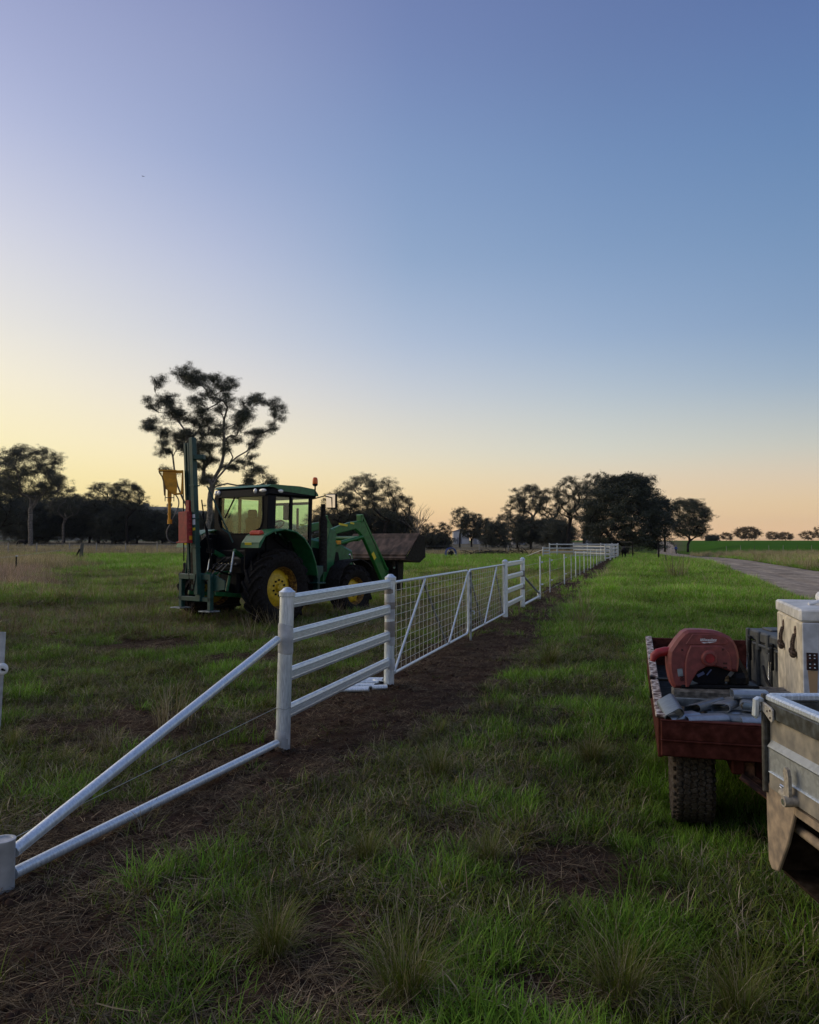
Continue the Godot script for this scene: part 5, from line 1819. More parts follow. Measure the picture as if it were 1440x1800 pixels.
	b.lathe([Vector2(0, 0), Vector2(0.03, 0.0), Vector2(0.065, 0.03), Vector2(0.065, 0.06), Vector2(0, 0.06)], 12, Transform3D(Basis(), L(0.88, 3.12, 1.42)))
	obj("beacon_stalk", b, M.tractor_black, o)
	b = MB.new()
	b.lathe([Vector2(0.062, 0), Vector2(0.066, 0.03), Vector2(0.062, 0.1), Vector2(0.05, 0.14), Vector2(0.025, 0.155), Vector2(0, 0.158)], 14, Transform3D(Basis(), L(0.88, 3.18, 1.42)))
	obj("beacon", b, M.lamp_amber, o)
	b = MB.new()
	b.tube([L(0.80, 1.1, 1.8), L(0.80, 2.35, 1.8), L(0.80, 2.42, 1.8), L(0.80, 2.72, 1.8)], [0.1, 0.1, 0.06, 0.055], 14)
	obj("exhaust_stack", b, M.dusty_black, o)
	b = MB.new()
	b.tube([L(0.84, 2.82, 1.38), L(1.0, 2.9, 1.62), L(1.12, 2.86, 1.74), L(1.12, 2.6, 1.76)], 0.016, 6)
	b.at(L(1.1, 2.78, 1.77), Vector3(0.26, 0.36, 0.06), 0.03, Vector3(0, 0.45, 0))
	obj("mirror_arm", b, M.tractor_black, o)
	b = MB.new()
	b.at(L(1.09, 2.78, 1.735), Vector3(0.22, 0.31, 0.006), 0.002, Vector3(0, 0.45, 0))
	obj("mirror", b, M.mirror, o)
	# steps, tank and bracket by the door
	b = MB.new()
	side_prism(b, [[1.25, 1.25], [1.62, 1.25], [1.62, 1.1], [1.5, 0.95], [1.5, 0.5], [1.42, 0.5], [1.42, 0.95], [1.28, 1.15]], 0.9, 0.16, 0.01)
	b.at(L(0.92, 0.52, 1.46), Vector3(0.3, 0.05, 0.34), 0.01)
	b.at(L(0.92, 0.85, 1.46), Vector3(0.3, 0.04, 0.3), 0.01)
	obj("step", b, M.driver_green, o)
	b = MB.new()
	b.at(L(0.62, 0.82, 1.0), Vector3(0.36, 0.5, 0.8), 0.08)
	obj("fuel_tank", b, M.tractor_black, o)
	b = MB.new()
	b.at(L(-0.62, 0.82, 1.0), Vector3(0.36, 0.5, 0.8), 0.08)
	obj("fuel_tank", b, M.tractor_black, o)
	# loader
	for s in [1.0, -1.0]:
		var r: float = 0.60 * s
		b = MB.new()
		side_prism(b, [[1.95, 0.85], [2.25, 0.85], [2.42, 1.55], [2.42, 2.1], [2.2, 2.15], [2.05, 1.6]], r, 0.16, 0.015)
		obj("loader_post", b, M.tractor_green, o)
		b = MB.new()
		side_prism(b, [[2.18, 2.0], [2.30, 1.98], [2.9, 2.08], [3.22, 2.14], [3.42, 2.04], [3.62, 1.84], [4.45, 0.66], [4.56, 0.6], [4.68, 0.72], [4.62, 0.88], [3.80, 2.06], [3.60, 2.34], [3.40, 2.36], [3.05, 2.32], [2.6, 2.22], [2.2, 2.10]], r, 0.11, 0.02)
		obj("loader_arm", b, M.loader_green, o)
		b = MB.new()
		b.beam(L(r + 0.04 * s, 2.48, 3.52), L(r + 0.04 * s, 1.05, 4.62), 0.03, 0.06, 0.006)
		b.beam(L(r - 0.04 * s, 2.48, 3.48), L(r - 0.04 * s, 1.1, 4.6), 0.03, 0.06, 0.006)
		b.at(L(r, 2.42, 3.46), Vector3(0.16, 0.2, 0.1), 0.02)
		b.tube([L(r - 0.1, 2.5, 3.46), L(r + 0.1, 2.5, 3.46)], 0.03, 8)
		obj("levelling_link", b, M.loader_green, o)
		b = MB.new()
		b.tube([L(r + 0.02, 1.72, 2.28), L(r + 0.02, 1.95, 3.55)], 0.05, 10)
		obj("lift_cylinder", b, M.loader_green, o)
		b = MB.new()
		b.tube([L(r + 0.02, 1.69, 2.1), L(r + 0.02, 1.73, 2.34)], 0.026, 8)
		obj("ram_rod", b, M.chrome, o)
		b = MB.new()
		b.tube([L(r, 1.5, 3.05), L(r, 1.1, 3.3)], 0.024, 8)
		obj("ram_rod", b, M.chrome, o)
		b = MB.new()
		b.at(L(r + 0.05 * s, 1.8, 2.55), Vector3(0.05, 0.1, 0.16), 0.01)
		obj("ram_block", b, M.signal_yellow, o)
		b = MB.new()
		b.at(L(r + 0.06 * s, 1.45, 3.98), Vector3(0.006, 0.2, 0.11), 0.001, Vector3(0.63, 0, 0))
		obj("arm_decal", b, M.decal_yellow, o)
		b = MB.new()
		b.at(L(r + 0.06 * s, 2.245, 2.72), Vector3(0.006, 0.05, 0.34), 0.001, Vector3(-0.1, 0, 0))
		obj("arm_decal", b, M.decal_yellow, o)
		b = MB.new()
		b.at(L(r + 0.06 * s, 2.29, 3.08), Vector3(0.006, 0.045, 0.15), 0.001, Vector3(-0.1, 0, 0))
		obj("arm_decal", b, M.decal_yellow, o)
		b = MB.new()
		side_prism(b, [[4.40, 0.55], [4.75, 0.55], [4.85, 1.1], [4.62, 1.2], [4.5, 0.95]], r - 0.1 * s, 0.05, 0.01)
		obj("carrier_plate", b, M.loader_green, o)
	b = MB.new()
	b.tube([L(-0.6, 1.9, 3.45), L(0.6, 1.9, 3.45)], 0.07, 10)
	obj("cross_tube", b, M.loader_green, o)
	b = MB.new()
	for r in [-0.75, -0.35, 0.35, 0.75]:
		b.at(L(r, 0.98, 4.82), Vector3(0.1, 0.9, 0.14), 0.01)
	b.at(L(0, 0.62, 4.82), Vector3(1.7, 0.12, 0.12), 0.01)
	b.at(L(0, 1.36, 4.86), Vector3(1.75, 0.14, 0.16), 0.01)
	b.at(L(0, 0.95, 4.9), Vector3(1.5, 0.75, 0.03))
	side_prism(b, [[4.75, 0.5], [5.0, 0.5], [5.05, 1.38], [4.8, 1.38]], 0.84, 0.06, 0.01)
	obj("carrier", b, M.dark_steel, o)
	b = MB.new()
	for q in [[0.55, 1.02], [0.78, 1.12]]:
		b.tube([L(q[0], q[1], 4.74), L(q[0], q[1], 4.72)], 0.035, 8)
	obj("carrier_pin", b, M.chrome, o)
	b = MB.new()
	var lo := Vector2(4.72, 1.36)
	var hi := Vector2(5.36, 2.0)
	strip(b, [lo, Vector2(4.85, 1.52), Vector2(5.28, 1.9), hi], -1.15, 1.15, 0.03)
	strip(b, [Vector2(5.34, 1.94), Vector2(5.42, 2.02)], -1.17, 1.17, 0.05)
	strip(b, [Vector2(5.4, 1.28), lo], -1.15, 1.15, 0.03)
	b.at(L(0, 1.46, 4.76), Vector3(2.3, 0.05, 0.04), 0.006)
	obj("bucket", b, M.bucket_rust, o)
	for s in [1.0, -1.0]:
		b = MB.new()
		side_prism(b, [[4.72, 1.36], [5.40, 2.03], [5.62, 1.96], [5.66, 1.4], [5.4, 1.26]], 1.155 * s, 0.025)
		obj("bucket_side", b, M.dark_steel, o)
	# three point linkage
	for s in [1.0, -1.0]:
		b = MB.new()
		b.beam(L(0.32 * s, 0.62, -0.3), L(0.42 * s, 0.72, -1.2), 0.05, 0.09, 0.01)
		b.beam(L(0.30 * s, 1.46, -0.3), L(0.36 * s, 1.62, -0.62), 0.07, 0.1, 0.015)
		b.tube([L(0.37 * s, 1.15, -0.72), L(0.40 * s, 0.75, -0.85)], 0.035, 8)
		obj("lift_arm", b, M.tractor_green, o)
		b = MB.new()
		b.tube([L(0.36 * s, 1.60, -0.62), L(0.37 * s, 1.1, -0.73)], 0.02, 8)
		obj("lift_rod", b, M.galvanised, o)
	b = MB.new()
	b.tube([L(0, 1.15, -0.35), L(0.02, 1.1, -1.22)], 0.03, 8)
	obj("top_link", b, M.tractor_green, o)
	b = MB.new()
	b.at(L(0, 0.75, -0.45), Vector3(0.3, 0.28, 0.25), 0.03)
	b.tube([L(0, 0.75, -0.5), L(0, 0.75, -0.78)], 0.09, 10)
	b.at(L(0, 0.4, -0.55), Vector3(0.1, 0.05, 0.9), 0.01)
	obj("drawbar", b, M.dark_steel, o)
	var g := RandomNumberGenerator.new()
	g.seed = 17
	for k in 8:
		b = MB.new()
		var r := g.randf_range(-0.25, 0.35)
		var pts := [L(r, 1.3 + 0.08 * (k % 3), -0.46), L(r + 0.02, 1.32, -0.75), L(r * 0.9 + 0.08, 1.1, -0.95 - 0.03 * k), L(r * 0.6 + 0.1, 0.85, -0.9), L(0.1 - 0.05 * k, 1.0, -1.2)]
		b.tube(pts, 0.014, 6)
		obj("hydraulic_hose", b, M.rubber_hose if k % 3 == 0 else M.tractor_black, o)
	b = MB.new()
	for k in 6:
		b.tube([L(-0.25 + 0.11 * k, 1.33, -0.44), L(-0.25 + 0.11 * k, 1.33, -0.52)], 0.028, 8)
	obj("coupler", b, M.chrome, o)

func make_driver() -> void:
	var base := L(-0.02, 0.0, -1.32)
	var turn := deg_to_rad(-35.0)
	var o := thing("post_driver", "dark green post driver with red hammer and yellow rock spike", "post driver", Vector3(-3.76, -0.13, -17.9) + Basis(Vector3.UP, turn) * base, turn)
	var b := MB.new()
	b.at(L(0, 1.07, 0), Vector3(1.0, 0.12, 0.12), 0.012)
	b.at(L(0, 0.60, 0), Vector3(1.0, 0.1, 0.1), 0.012)
	b.at(L(0.45, 0.72, 0), Vector3(0.1, 0.7, 0.1), 0.012)
	b.at(L(-0.47, 0.74, 0), Vector3(0.1, 0.7, 0.1), 0.012)
	face_prism(b, [[0.3, 1.12], [0.5, 1.12], [0.82, 1.0], [0.82, 0.82], [0.5, 0.78]], 0.06, 0.03)
	b.at(L(0.14, 0.85, -0.02), Vector3(0.16, 0.6, 0.14), 0.015)
	obj("base_frame", b, M.driver_green, o)
	for q in [[0.45, 0.36], [-0.47, 0.40]]:
		b = MB.new()
		b.at(L(q[0], q[1], -0.03), Vector3(0.34, 0.025, 0.3), 0.005)
		obj("foot", b, M.galvanised_dull, o)
	b = MB.new()
	var tilt := -0.155
	b.beam(L(0.17, 0.7, -0.1), L(0.17 + tilt, 4.02, -0.16), 0.115, 0.12, 0.008, L(0, 0, 1))
	b.beam(L(0.28, 3.6, -0.05), L(0.08, 3.6, -0.15), 0.13, 0.1, 0.01)
	for y in [1.7, 2.3, 3.0]:
		b.at(L(0.17 + tilt * (y - 0.7) / 3.3, y, -0.13), Vector3(0.16, 0.03, 0.15), 0.004)
	obj("mast", b, M.driver_green, o)
	b = MB.new()
	b.beam(L(-0.16, 0.8, 0.1), L(-0.16 + tilt, 3.95, 0.06), 0.05, 0.16, 0.006, L(0, 0, 1))
	b.beam(L(-0.28, 1.05, 0.1), L(-0.28 + tilt * 0.9, 3.95, 0.06), 0.07, 0.16, 0.006, L(0, 0, 1))
	obj("rear_mast", b, M.driver_green, o)
	b = MB.new()
	b.beam(L(-0.22, 2.6, 0.1), L(-0.22 + tilt * 0.6, 3.9, 0.07), 0.06, 0.06)
	b.beam(L(-0.14, 0.9, 0.06), L(-0.14 + tilt * 0.2, 1.8, 0.06), 0.1, 0.1)
	obj("ram", b, M.dark_steel, o)
	b = MB.new()
	b.tube([L(-0.5, 0.9, 0.1), L(-0.33, 1.65, 0.05)], 0.022, 8)
	b.tube([L(0.2, 3.0, 0.1), L(0.62, 1.8, 0.45)], 0.018, 6)
	obj("stay_rod", b, M.driver_green, o)
	# hammer
	var hr := -0.08
	b = MB.new()
	b.at(L(hr, 2.12, -0.2), Vector3(0.29, 0.66, 0.23), 0.012, Vector3(0, 0, 0.03))
	b.at(L(hr, 1.80, -0.2), Vector3(0.34, 0.03, 0.28), 0.006)
	b.at(L(hr + 0.02, 2.56, -0.16), Vector3(0.12, 0.26, 0.12), 0.01)
	obj("hammer", b, M.hammer_red, o)
	b = MB.new()
	b.at(L(hr + 0.149, 1.90, -0.19), Vector3(0.006, 0.09, 0.15), 0.001, Vector3(0, 0, 0.03))
	obj("hammer_label", b, M.signal_yellow, o)
	b = MB.new()
	for k in 6:
		for j in 4:
			b.at(L(hr + 0.15 + 0.03 * (0.2 - 0.095 * k) * -0.3, 2.37 - 0.085 * k, -0.255 + 0.036 * j), Vector3(0.004, 0.026, 0.024), 0.0, Vector3(0, 0, 0.03))
	stuff(obj("worn_lettering", b, M.hammer_faded, o))
	b = MB.new()
	b.at(L(0.127, 2.28, -0.19), Vector3(0.075, 0.22, 0.006), 0.001, Vector3(0, 0, 0.047))
	obj("white_sticker", b, M.sticker_white, o)
	b = MB.new()
	b.at(L(0.132, 2.08, -0.19), Vector3(0.075, 0.055, 0.006), 0.001, Vector3(0, 0, 0.047))
	obj("yellow_sticker", b, M.decal_yellow, o)
	# the yellow rock spike and its hopper shaped bracket, turned half right
	var t := Transform3D(Basis(Vector3(0.626, 0, -0.78), Vector3.UP, Vector3(0.78, 0, 0.626)), L(-0.60, 3.15, -0.25))
	b = MB.new()
	b.prism(PackedVector2Array([Vector2(-0.14, 0.17), Vector2(0.13, 0.18), Vector2(0.14, 0.10), Vector2(0.155, -0.10), Vector2(0.15, -0.29), Vector2(0.27, -0.28), Vector2(0.27, -0.31), Vector2(0.10, -0.33), Vector2(0.03, -0.29), Vector2(-0.11, -0.17), Vector2(-0.15, 0.06)]), 0.16, t, 0.008)
	b.prism(PackedVector2Array([Vector2(-0.22, 0.175), Vector2(0.14, 0.185), Vector2(0.14, 0.205), Vector2(-0.22, 0.2)]), 0.24, t)
	b.prism(PackedVector2Array([Vector2(0.1, 0.14), Vector2(0.27, 0.15), Vector2(0.27, 0.21), Vector2(0.1, 0.2)]), 0.08, t)
	b.prism(PackedVector2Array([Vector2(0.23, -0.3), Vector2(0.28, -0.3), Vector2(0.28, 0.21), Vector2(0.25, 0.21)]), 0.05, t)
	obj("spike_bracket", b, M.signal_yellow, o)
	b = MB.new()
	b.prism(PackedVector2Array([Vector2(-0.225, 0.17), Vector2(-0.2, 0.17), Vector2(-0.13, 0.02), Vector2(-0.08, -0.16), Vector2(-0.08, -0.34), Vector2(-0.115, -0.34), Vector2(-0.14, -0.05), Vector2(-0.17, 0.06), Vector2(-0.225, 0.14)]), 0.22, t, 0.004)
	b.tube([t * Vector3(-0.215, 0.25, 0), t * Vector3(-0.215, 0.15, 0)], 0.018, 6)
	obj("bracket_edge", b, M.spike_shade, o)
	b = MB.new()
	b.tube([t * Vector3(0, -0.18, 0), t * Vector3(0, -0.46, 0), t * Vector3(0, -0.50, 0), t * Vector3(0.0, -0.88, 0)], [0.046, 0.044, 0.03, 0.03], 14)
	b.tube([t * Vector3(0.0, -0.72, 0), t * Vector3(0.0, -0.76, 0)], 0.036, 14)
	b.tube([t * Vector3(0.01, -0.86, 0), t * Vector3(0.01, -0.955, 0)], 0.05, 14)
	obj("rock_spike", b, M.signal_yellow, o)
	b = MB.new()
	b.tube([t * Vector3(-0.09, -0.39, 0.05), t * Vector3(0.09, -0.39, 0.05)], 0.01, 6)
	for x in [-0.09, 0.09]:
		b.tube([t * Vector3(x, -0.32, 0.05), t * Vector3(x, -0.47, 0.05)], 0.01, 6)
	obj("clamp_bolt", b, M.rubber_hose, o)
	for k in 2:
		b = MB.new()
		var way: Array = [[[0.01, -0.95], [0.0, -1.0], [-0.05, -1.12], [-0.03, -1.27], [0.06, -1.35], [0.18, -1.36], [0.30, -1.32]], [[0.12, -0.32], [0.18, -0.42], [0.19, -0.55], [0.13, -0.72], [0.06, -0.86]]][k]
		var pts := []
		for q in way:
			pts.append(t * Vector3(q[0], q[1], 0.03))
		var fine := []
		for i in pts.size() - 1:
			for j in 4:
				fine.append(pts[maxi(i, 0)].cubic_interpolate(pts[i + 1], pts[maxi(i - 1, 0)], pts[mini(i + 2, pts.size() - 1)], j / 4.0))
		fine.append(pts[-1])
		b.tube(fine, 0.013, 8)
		obj("hose", b, M.rubber_hose, o)
	# hoses and a slack chain down the mast, and the bank of control levers
	for k in 3:
		b = MB.new()
		var hx := 0.27 + 0.03 * k
		b.tube([L(hx - 0.06, 2.7 - 0.3 * k, -0.06), L(hx + 0.02, 2.1, -0.02), L(hx + 0.1, 1.55 - 0.1 * k, 0.05), L(hx + 0.02, 1.25, 0.1), L(hx + 0.2, 1.1, 0.5), L(0.2, 1.25, 0.8)], 0.014, 6)
		obj("hose", b, M.tractor_black, o)
	b = MB.new()
	for k in 34:
		var u := k / 33.0
		var c := L(-0.06 + 0.24 * u, 1.22 - 0.38 * sin(u * PI) - 0.1 * u, -0.17)
		b.at(c, Vector3(0.012, 0.03, 0.022) if k % 2 else Vector3(0.022, 0.03, 0.012), 0.003, Vector3(0, 0, 0.6 * cos(u * PI)))
	stuff(obj("chain", b, M.dark_steel, o))
	for k in 4:
		b = MB.new()
		b.at(L(0.30 + 0.05 * k, 1.62, 0.05), Vector3(0.04, 0.1, 0.08), 0.006)
		b.tube([L(0.30 + 0.05 * k, 1.66, 0.05), L(0.31 + 0.05 * k, 1.86, 0.0)], 0.008, 6)
		b.ball(L(0.31 + 0.05 * k, 1.87, 0.0), Vector3(0.018, 0.018, 0.018), 8, 6)
		obj("control_lever", b, M.tractor_black, o)
	b = MB.new()
	b.tube([t * Vector3(0.27, 0.2, 0), t * Vector3(0.29, -0.6, 0), t * Vector3(0.31, -1.75, 0.0)], 0.014, 6)
	obj("guide_rod", b, M.dark_steel, o)

# ---------------------------------------------------------------- the red trailer and what lies on it
func road_wheel(parent: Node3D, at: Vector3, rad: float, wid: float, side: float) -> void:
	var w := group_part("wheel", parent, at)
	var t := Transform3D(Basis(Vector3(0, 1, 0), Vector3(side, 0, 0), Vector3(0, 0, side)), Vector3.ZERO)
	var h := wid / 2
	var rim := rad * 0.6
	var b := MB.new()
	b.lathe([Vector2(rim, h * 0.7), Vector2(rim + 0.02, h * 0.86), Vector2(rad - 0.07, h * 1.02), Vector2(rad - 0.03, h * 0.96), Vector2(rad - 0.011, h * 0.84), Vector2(rad - 0.008, 0), Vector2(rad - 0.011, -h * 0.84), Vector2(rad - 0.03, -h * 0.96), Vector2(rad - 0.07, -h * 1.02), Vector2(rim + 0.02, -h * 0.86), Vector2(rim, -h * 0.7)], 56, t)
	var g := RandomNumberGenerator.new()
	g.seed = 8
	for rib in 5:
		var x := (rib - 2.0) * wid * 0.172
		var n := 64
		for k in n:
			var a := TAU * (k + 0.5 * (rib % 2)) / n
			var sk := 0.4 * (1.0 if rib % 2 == 0 else -1.0)
			var bw: float = wid * (0.135 if rib in [0, 4] else 0.15)
			b.box(Transform3D(Basis(Vector3(1, 0, 0), a) * Basis(Vector3(0, 1, 0), sk), Vector3(x + 0.004 * sin(k * 2.1), cos(a) * (rad - 0.007), sin(a) * (rad - 0.007))), Vector3(bw, 0.018, TAU * rad / n * 0.84), 0.002)
	for k in 40:
		var a := TAU * k / 40.0
		for s in [-1.0, 1.0]:
			b.box(Transform3D(Basis(Vector3(1, 0, 0), a), Vector3(s * h * 0.95, cos(a) * (rad - 0.032), sin(a) * (rad - 0.032))), Vector3(0.018, 0.04, 0.025), 0.004)
	obj("tyre", b, M.tyre_dusty, w)
	b = MB.new()
	b.lathe([Vector2(rim + 0.01, h * 0.75), Vector2(rim - 0.01, h * 0.7), Vector2(rim - 0.02, h * 0.3), Vector2(rim * 0.6, h * 0.35), Vector2(rim * 0.3, h * 0.5), Vector2(0, h * 0.5)], 32, t)
	obj("rim", b, M.galvanised_dull, w)

func make_trailer() -> void:
	var turn := deg_to_rad(-15.6)
	var o := thing("red_trailer", "red flat tray trailer with flaking paint and open tail", "trailer", Vector3(1.45, 0, -4.6), turn)
	var b := MB.new()
	b.at(L(0.85, 0.575, 0.0), Vector3(1.7, 0.105, 0.03), 0.006)
	b.at(L(0.85, 0.472, 0.002), Vector3(1.7, 0.09, 0.026), 0.006)
	b.at(L(0.85, 0.519, 0.0), Vector3(1.7, 0.012, 0.042), 0.003)
	b.at(L(0.85, 0.63, 0.012), Vector3(1.7, 0.01, 0.055), 0.003)
	obj("tail_board", b, M.tray_red, o)
	b = MB.new()
	b.at(L(0.0, 0.525, 0.66), Vector3(0.03, 0.23, 1.26), 0.005)
	obj("side_board", b, M.tray_red, o)
	b = MB.new()
	b.at(L(0.002, 0.648, 0.64), Vector3(0.058, 0.02, 1.24), 0.006)
	obj("side_capping", b, M.flaked_paint, o)
	b = MB.new()
	side_prism(b, [[1.30, 0.41], [3.1, 0.41], [3.1, 0.735], [1.30, 0.645]], 0.0, 0.03, 0.004)
	obj("side_board", b, M.tray_red, o)
	b = MB.new()
	side_prism(b, [[1.30, 0.648], [3.12, 0.739], [3.12, 0.762], [1.30, 0.672]], 0.002, 0.058, 0.005)
	obj("side_capping", b, M.flaked_paint, o)
	b = MB.new()
	b.at(L(-0.02, 0.6, 1.275), Vector3(0.02, 0.16, 0.05), 0.004)
	b.at(L(0.14, 0.655, 1.275), Vector3(0.24, 0.02, 0.035), 0.004)
	obj("hinge_strap", b, M.dark_steel, o)
	b = MB.new()
	b.at(L(1.7, 0.525, 1.55), Vector3(0.03, 0.23, 3.06), 0.005)
	obj("side_board", b, M.tray_red, o)
	b = MB.new()
	b.at(L(0.85, 0.58, 3.1), Vector3(1.7, 0.34, 0.03), 0.005)
	obj("headboard", b, M.tray_red, o)
	b = MB.new()
	b.at(L(0.85, 0.485, 1.55), Vector3(1.66, 0.02, 3.06))
	obj("deck", b, M.dusty_black, o)
	b = MB.new()
	for r in [0.42, 1.3]:
		b.at(L(r, 0.40, 1.55), Vector3(0.07, 0.13, 3.0), 0.008)
	b.at(L(0.85, 0.33, 0.62), Vector3(1.3, 0.06, 0.06), 0.008)
	obj("chassis", b, M.tray_red, o)
	b = MB.new()
	face_prism(b, [[0.43, 0.405], [0.51, 0.405], [0.51, 0.33], [0.74, 0.17], [0.74, 0.13], [0.43, 0.345]], 0.08, 0.02, 0.003)
	b.beam(L(0.425, 0.345, 0.0), L(0.80, 0.09, -0.1), 0.09, 0.014, 0.003)
	obj("spring_hanger", b, M.rusty_iron, o)
	b = MB.new()
	b.at(L(0.62, 0.34, 0.12), Vector3(0.22, 0.13, 0.06), 0.006)
	obj("cross_member", b, M.tray_red, o)
	road_wheel(o, L(0.19, 0.27, 0.47), 0.345, 0.235, -1.0)
	road_wheel(o, L(1.52, 0.30, 0.47), 0.345, 0.235, 1.0)
	var basis := Basis(Vector3.UP, turn)
	var on := func(r: float, y: float, f: float) -> Vector3: return Vector3(1.45, 0, -4.6) + basis * L(r, y, f)
	# timber packing under the saw
	var pk := thing("packing_timber", "weathered grey timber lying across the trailer under the red saw", "timber", on.call(0.47, 0.5, 0.78), turn)
	b = MB.new()
	b.at(L(0, 0.095, 0), Vector3(0.74, 0.18, 0.16), 0.01)
	b.at(L(0.02, 0.09, 0.2), Vector3(0.7, 0.17, 0.15), 0.01)
	obj("plank", b, M.timber_grey, pk)
	b = MB.new()
	b.at(L(-0.03, 0.07, -0.10), Vector3(0.68, 0.14, 0.03), 0.004)
	obj("channel", b, M.galvanised_dull, pk)
	make_saw(on.call(0.30, 0.686, 0.83), deg_to_rad(-6.0))
	# offcuts of oval rail
	var offs := [[0.06, 0.672, 0.16, 0.03, 0.30, 0.40, 0.03, true], [0.27, 0.665, 0.32, 0.30, 0.26, 0.9, 0.10, true], [0.40, 0.672, 0.36, 0.12, 0.26, 1.15, 0.02, false], [0.53, 0.732, 0.40, 0.02, 0.20, 0.08, 0.0, false], [0.53, 0.685, 0.37, -0.04, 0.26, 1.45, 0.0, false], [0.12, 0.628, 0.10, 0.0, 0.20, 0.55, 0.1, false], [0.25, 0.628, 0.10, 0.0, 0.24, 0.35, 0.05, false], [0.40, 0.625, 0.16, 0.0, 0.26, -0.25, 0.05, true], [0.56, 0.628, 0.12, 0.0, 0.24, 0.1, 0.0, false], [0.20, 0.60, 0.24, 0.0, 0.3, 0.2, 0.0, false], [0.42, 0.62, 0.30, 0.0, 0.3, 0.1, 0.0, false], [0.62, 0.62, 0.28, 0.0, 0.3, 0.3, 0.0, false]]
	var lab := ["oval tube offcut against the trailer's flaking side board", "broad oval tube offcut leaning below the red saw", "oval offcut with its dark open end facing left of centre", "oval offcut lying crosswise on top, beside the tray corner", "oval offcut with a bright rimmed open end, beneath the topmost", "first offcut from the left along the red tail board", "second offcut from the left along the red tail board", "dark offcut third along the red tail board", "last offcut along the tail board, by the corner fastener", "offcut underneath at the left of the heap", "offcut underneath in the middle of the heap", "offcut underneath at the right of the heap"]
	for i in offs.size():
		var q: Array = offs[i]
		var u := thing("tube_offcut", lab[i], "steel offcut", on.call(q[0], q[1], q[2]), turn, "oval tube offcuts on the red trailer")
		b = MB.new()
		var d = Vector3(cos(q[5]), q[6] * 0.5, -sin(q[5])) * q[4] * 0.5
		var side := Vector3(sin(q[5]), q[3], cos(q[5]))
		if i == 0:
			side = Vector3(1, 0.6, 0)
			d = Vector3(-0.12, 0.1, -1).normalized() * 0.15
		oval(b, -d, d, 0.118, 0.052, side, 0.0035)
		obj("tube", b, M.dark_offcut if q[7] else M.offcut, u)
	# black case
	var kc := thing("tool_case", "dark grey plastic case with two steel latches, behind the saw", "storage case", Vector3(2.70, 0.52, -5.75), deg_to_rad(-6.5))
	b = MB.new()
	b.at(L(0.26, 0.17, 0.40), Vector3(0.5, 0.34, 0.78), 0.02)
	obj("body", b, M.case_face, kc)
	b = MB.new()
	b.at(L(0.26, 0.39, 0.40), Vector3(0.52, 0.085, 0.80), 0.014)
	b.at(L(0.26, 0.438, 0.62), Vector3(0.34, 0.02, 0.22), 0.008)
	b.at(L(0.26, 0.438, 0.18), Vector3(0.34, 0.02, 0.22), 0.008)
	for f in [0.02, 0.30, 0.52, 0.78]:
		b.at(L(-0.002, 0.36, f), Vector3(0.03, 0.15, 0.05), 0.008)
	b.at(L(0.0, 0.33, 0.4), Vector3(0.03, 0.02, 0.8), 0.005)
	obj("lid", b, M.case_grey, kc)
	b = MB.new()
	for f in [0.02, 0.26, 0.54, 0.78]:
		b.at(L(0.0, 0.15, f), Vector3(0.03, 0.3, 0.035), 0.008)
	obj("corner_rib", b, M.case_grey, kc)
	for f in [0.16, 0.68]:
		b = MB.new()
		b.at(L(-0.022, 0.27, f), Vector3(0.02, 0.17, 0.05), 0.006)
		b.at(L(-0.02, 0.37, f), Vector3(0.02, 0.03, 0.06), 0.006)
		obj("latch", b, M.black_plastic, kc)
		b = MB.new()
		b.tube([L(-0.036, 0.25, f - 0.02), L(-0.042, 0.13, f - 0.018), L(-0.042, 0.11, f), L(-0.042, 0.13, f + 0.018), L(-0.036, 0.25, f + 0.02)], 0.004, 6)
		obj("latch_bail", b, M.chrome, kc)
	b = MB.new()
	b.tube([Vector3(2.50, 0.78, -5.62), Vector3(2.47, 0.70, -5.5), Vector3(2.49, 0.60, -5.35), Vector3(2.54, 0.54, -5.2), Vector3(2.5, 0.52, -5.0)], 0.011, 8)
	tag(obj("black_cable", b, M.black_plastic), "black cable hanging in front of the grey case", "cable")
	# tub behind the saw
	var tb := thing("plastic_tub", "black open tub with a grey rim, between saw and case", "tub", Vector3(2.27, 0.5, -6.25), deg_to_rad(-12.0))
	b = MB.new()
	b.at(L(0.11, 0.19, 0.2), Vector3(0.22, 0.38, 0.4), 0.02)
	obj("body", b, M.black_plastic, tb)
	b = MB.new()
	for q in [[0.11, -0.01, 0.26, 0.02], [0.11, 0.41, 0.26, 0.02]]:
		b.at(L(q[0], 0.385, q[1]), Vector3(q[2], 0.018, q[3]), 0.004)
	for r in [-0.01, 0.23]:
		b.at(L(r, 0.385, 0.2), Vector3(0.02, 0.018, 0.42), 0.004)
	obj("rim", b, M.galvanised_dull, tb)
	# white ice box
	var ib := thing("ice_box", "white fibreglass ice box with rope handles and a rusty hinge", "ice box", Vector3(2.37, 0.5, -4.8), deg_to_rad(-16.5))
	b = MB.new()
	b.at(L(0.36, 0.335, 0.45), Vector3(0.72, 0.67, 0.9), 0.012)
	obj("body", b, M.box_warm_lit, ib)
	b = MB.new()
	b.at(L(0.36, 0.712, 0.45), Vector3(0.735, 0.078, 0.915), 0.012)
	obj("lid", b, M.box_white, ib)
	b = MB.new()
	b.at(L(0.42, 0.55, -0.004), Vector3(0.6, 0.24, 0.012), 0.003)
	b.at(L(0.42, 0.28, -0.004), Vector3(0.6, 0.24, 0.012), 0.003)
	b.at(L(0.06, 0.42, -0.006), Vector3(0.11, 0.5, 0.012), 0.004)
	obj("front_panel", b, M.box_cool_lit, ib)
	b = MB.new()
	b.at(L(0.42, 0.418, -0.003), Vector3(0.6, 0.025, 0.01), 0.002)
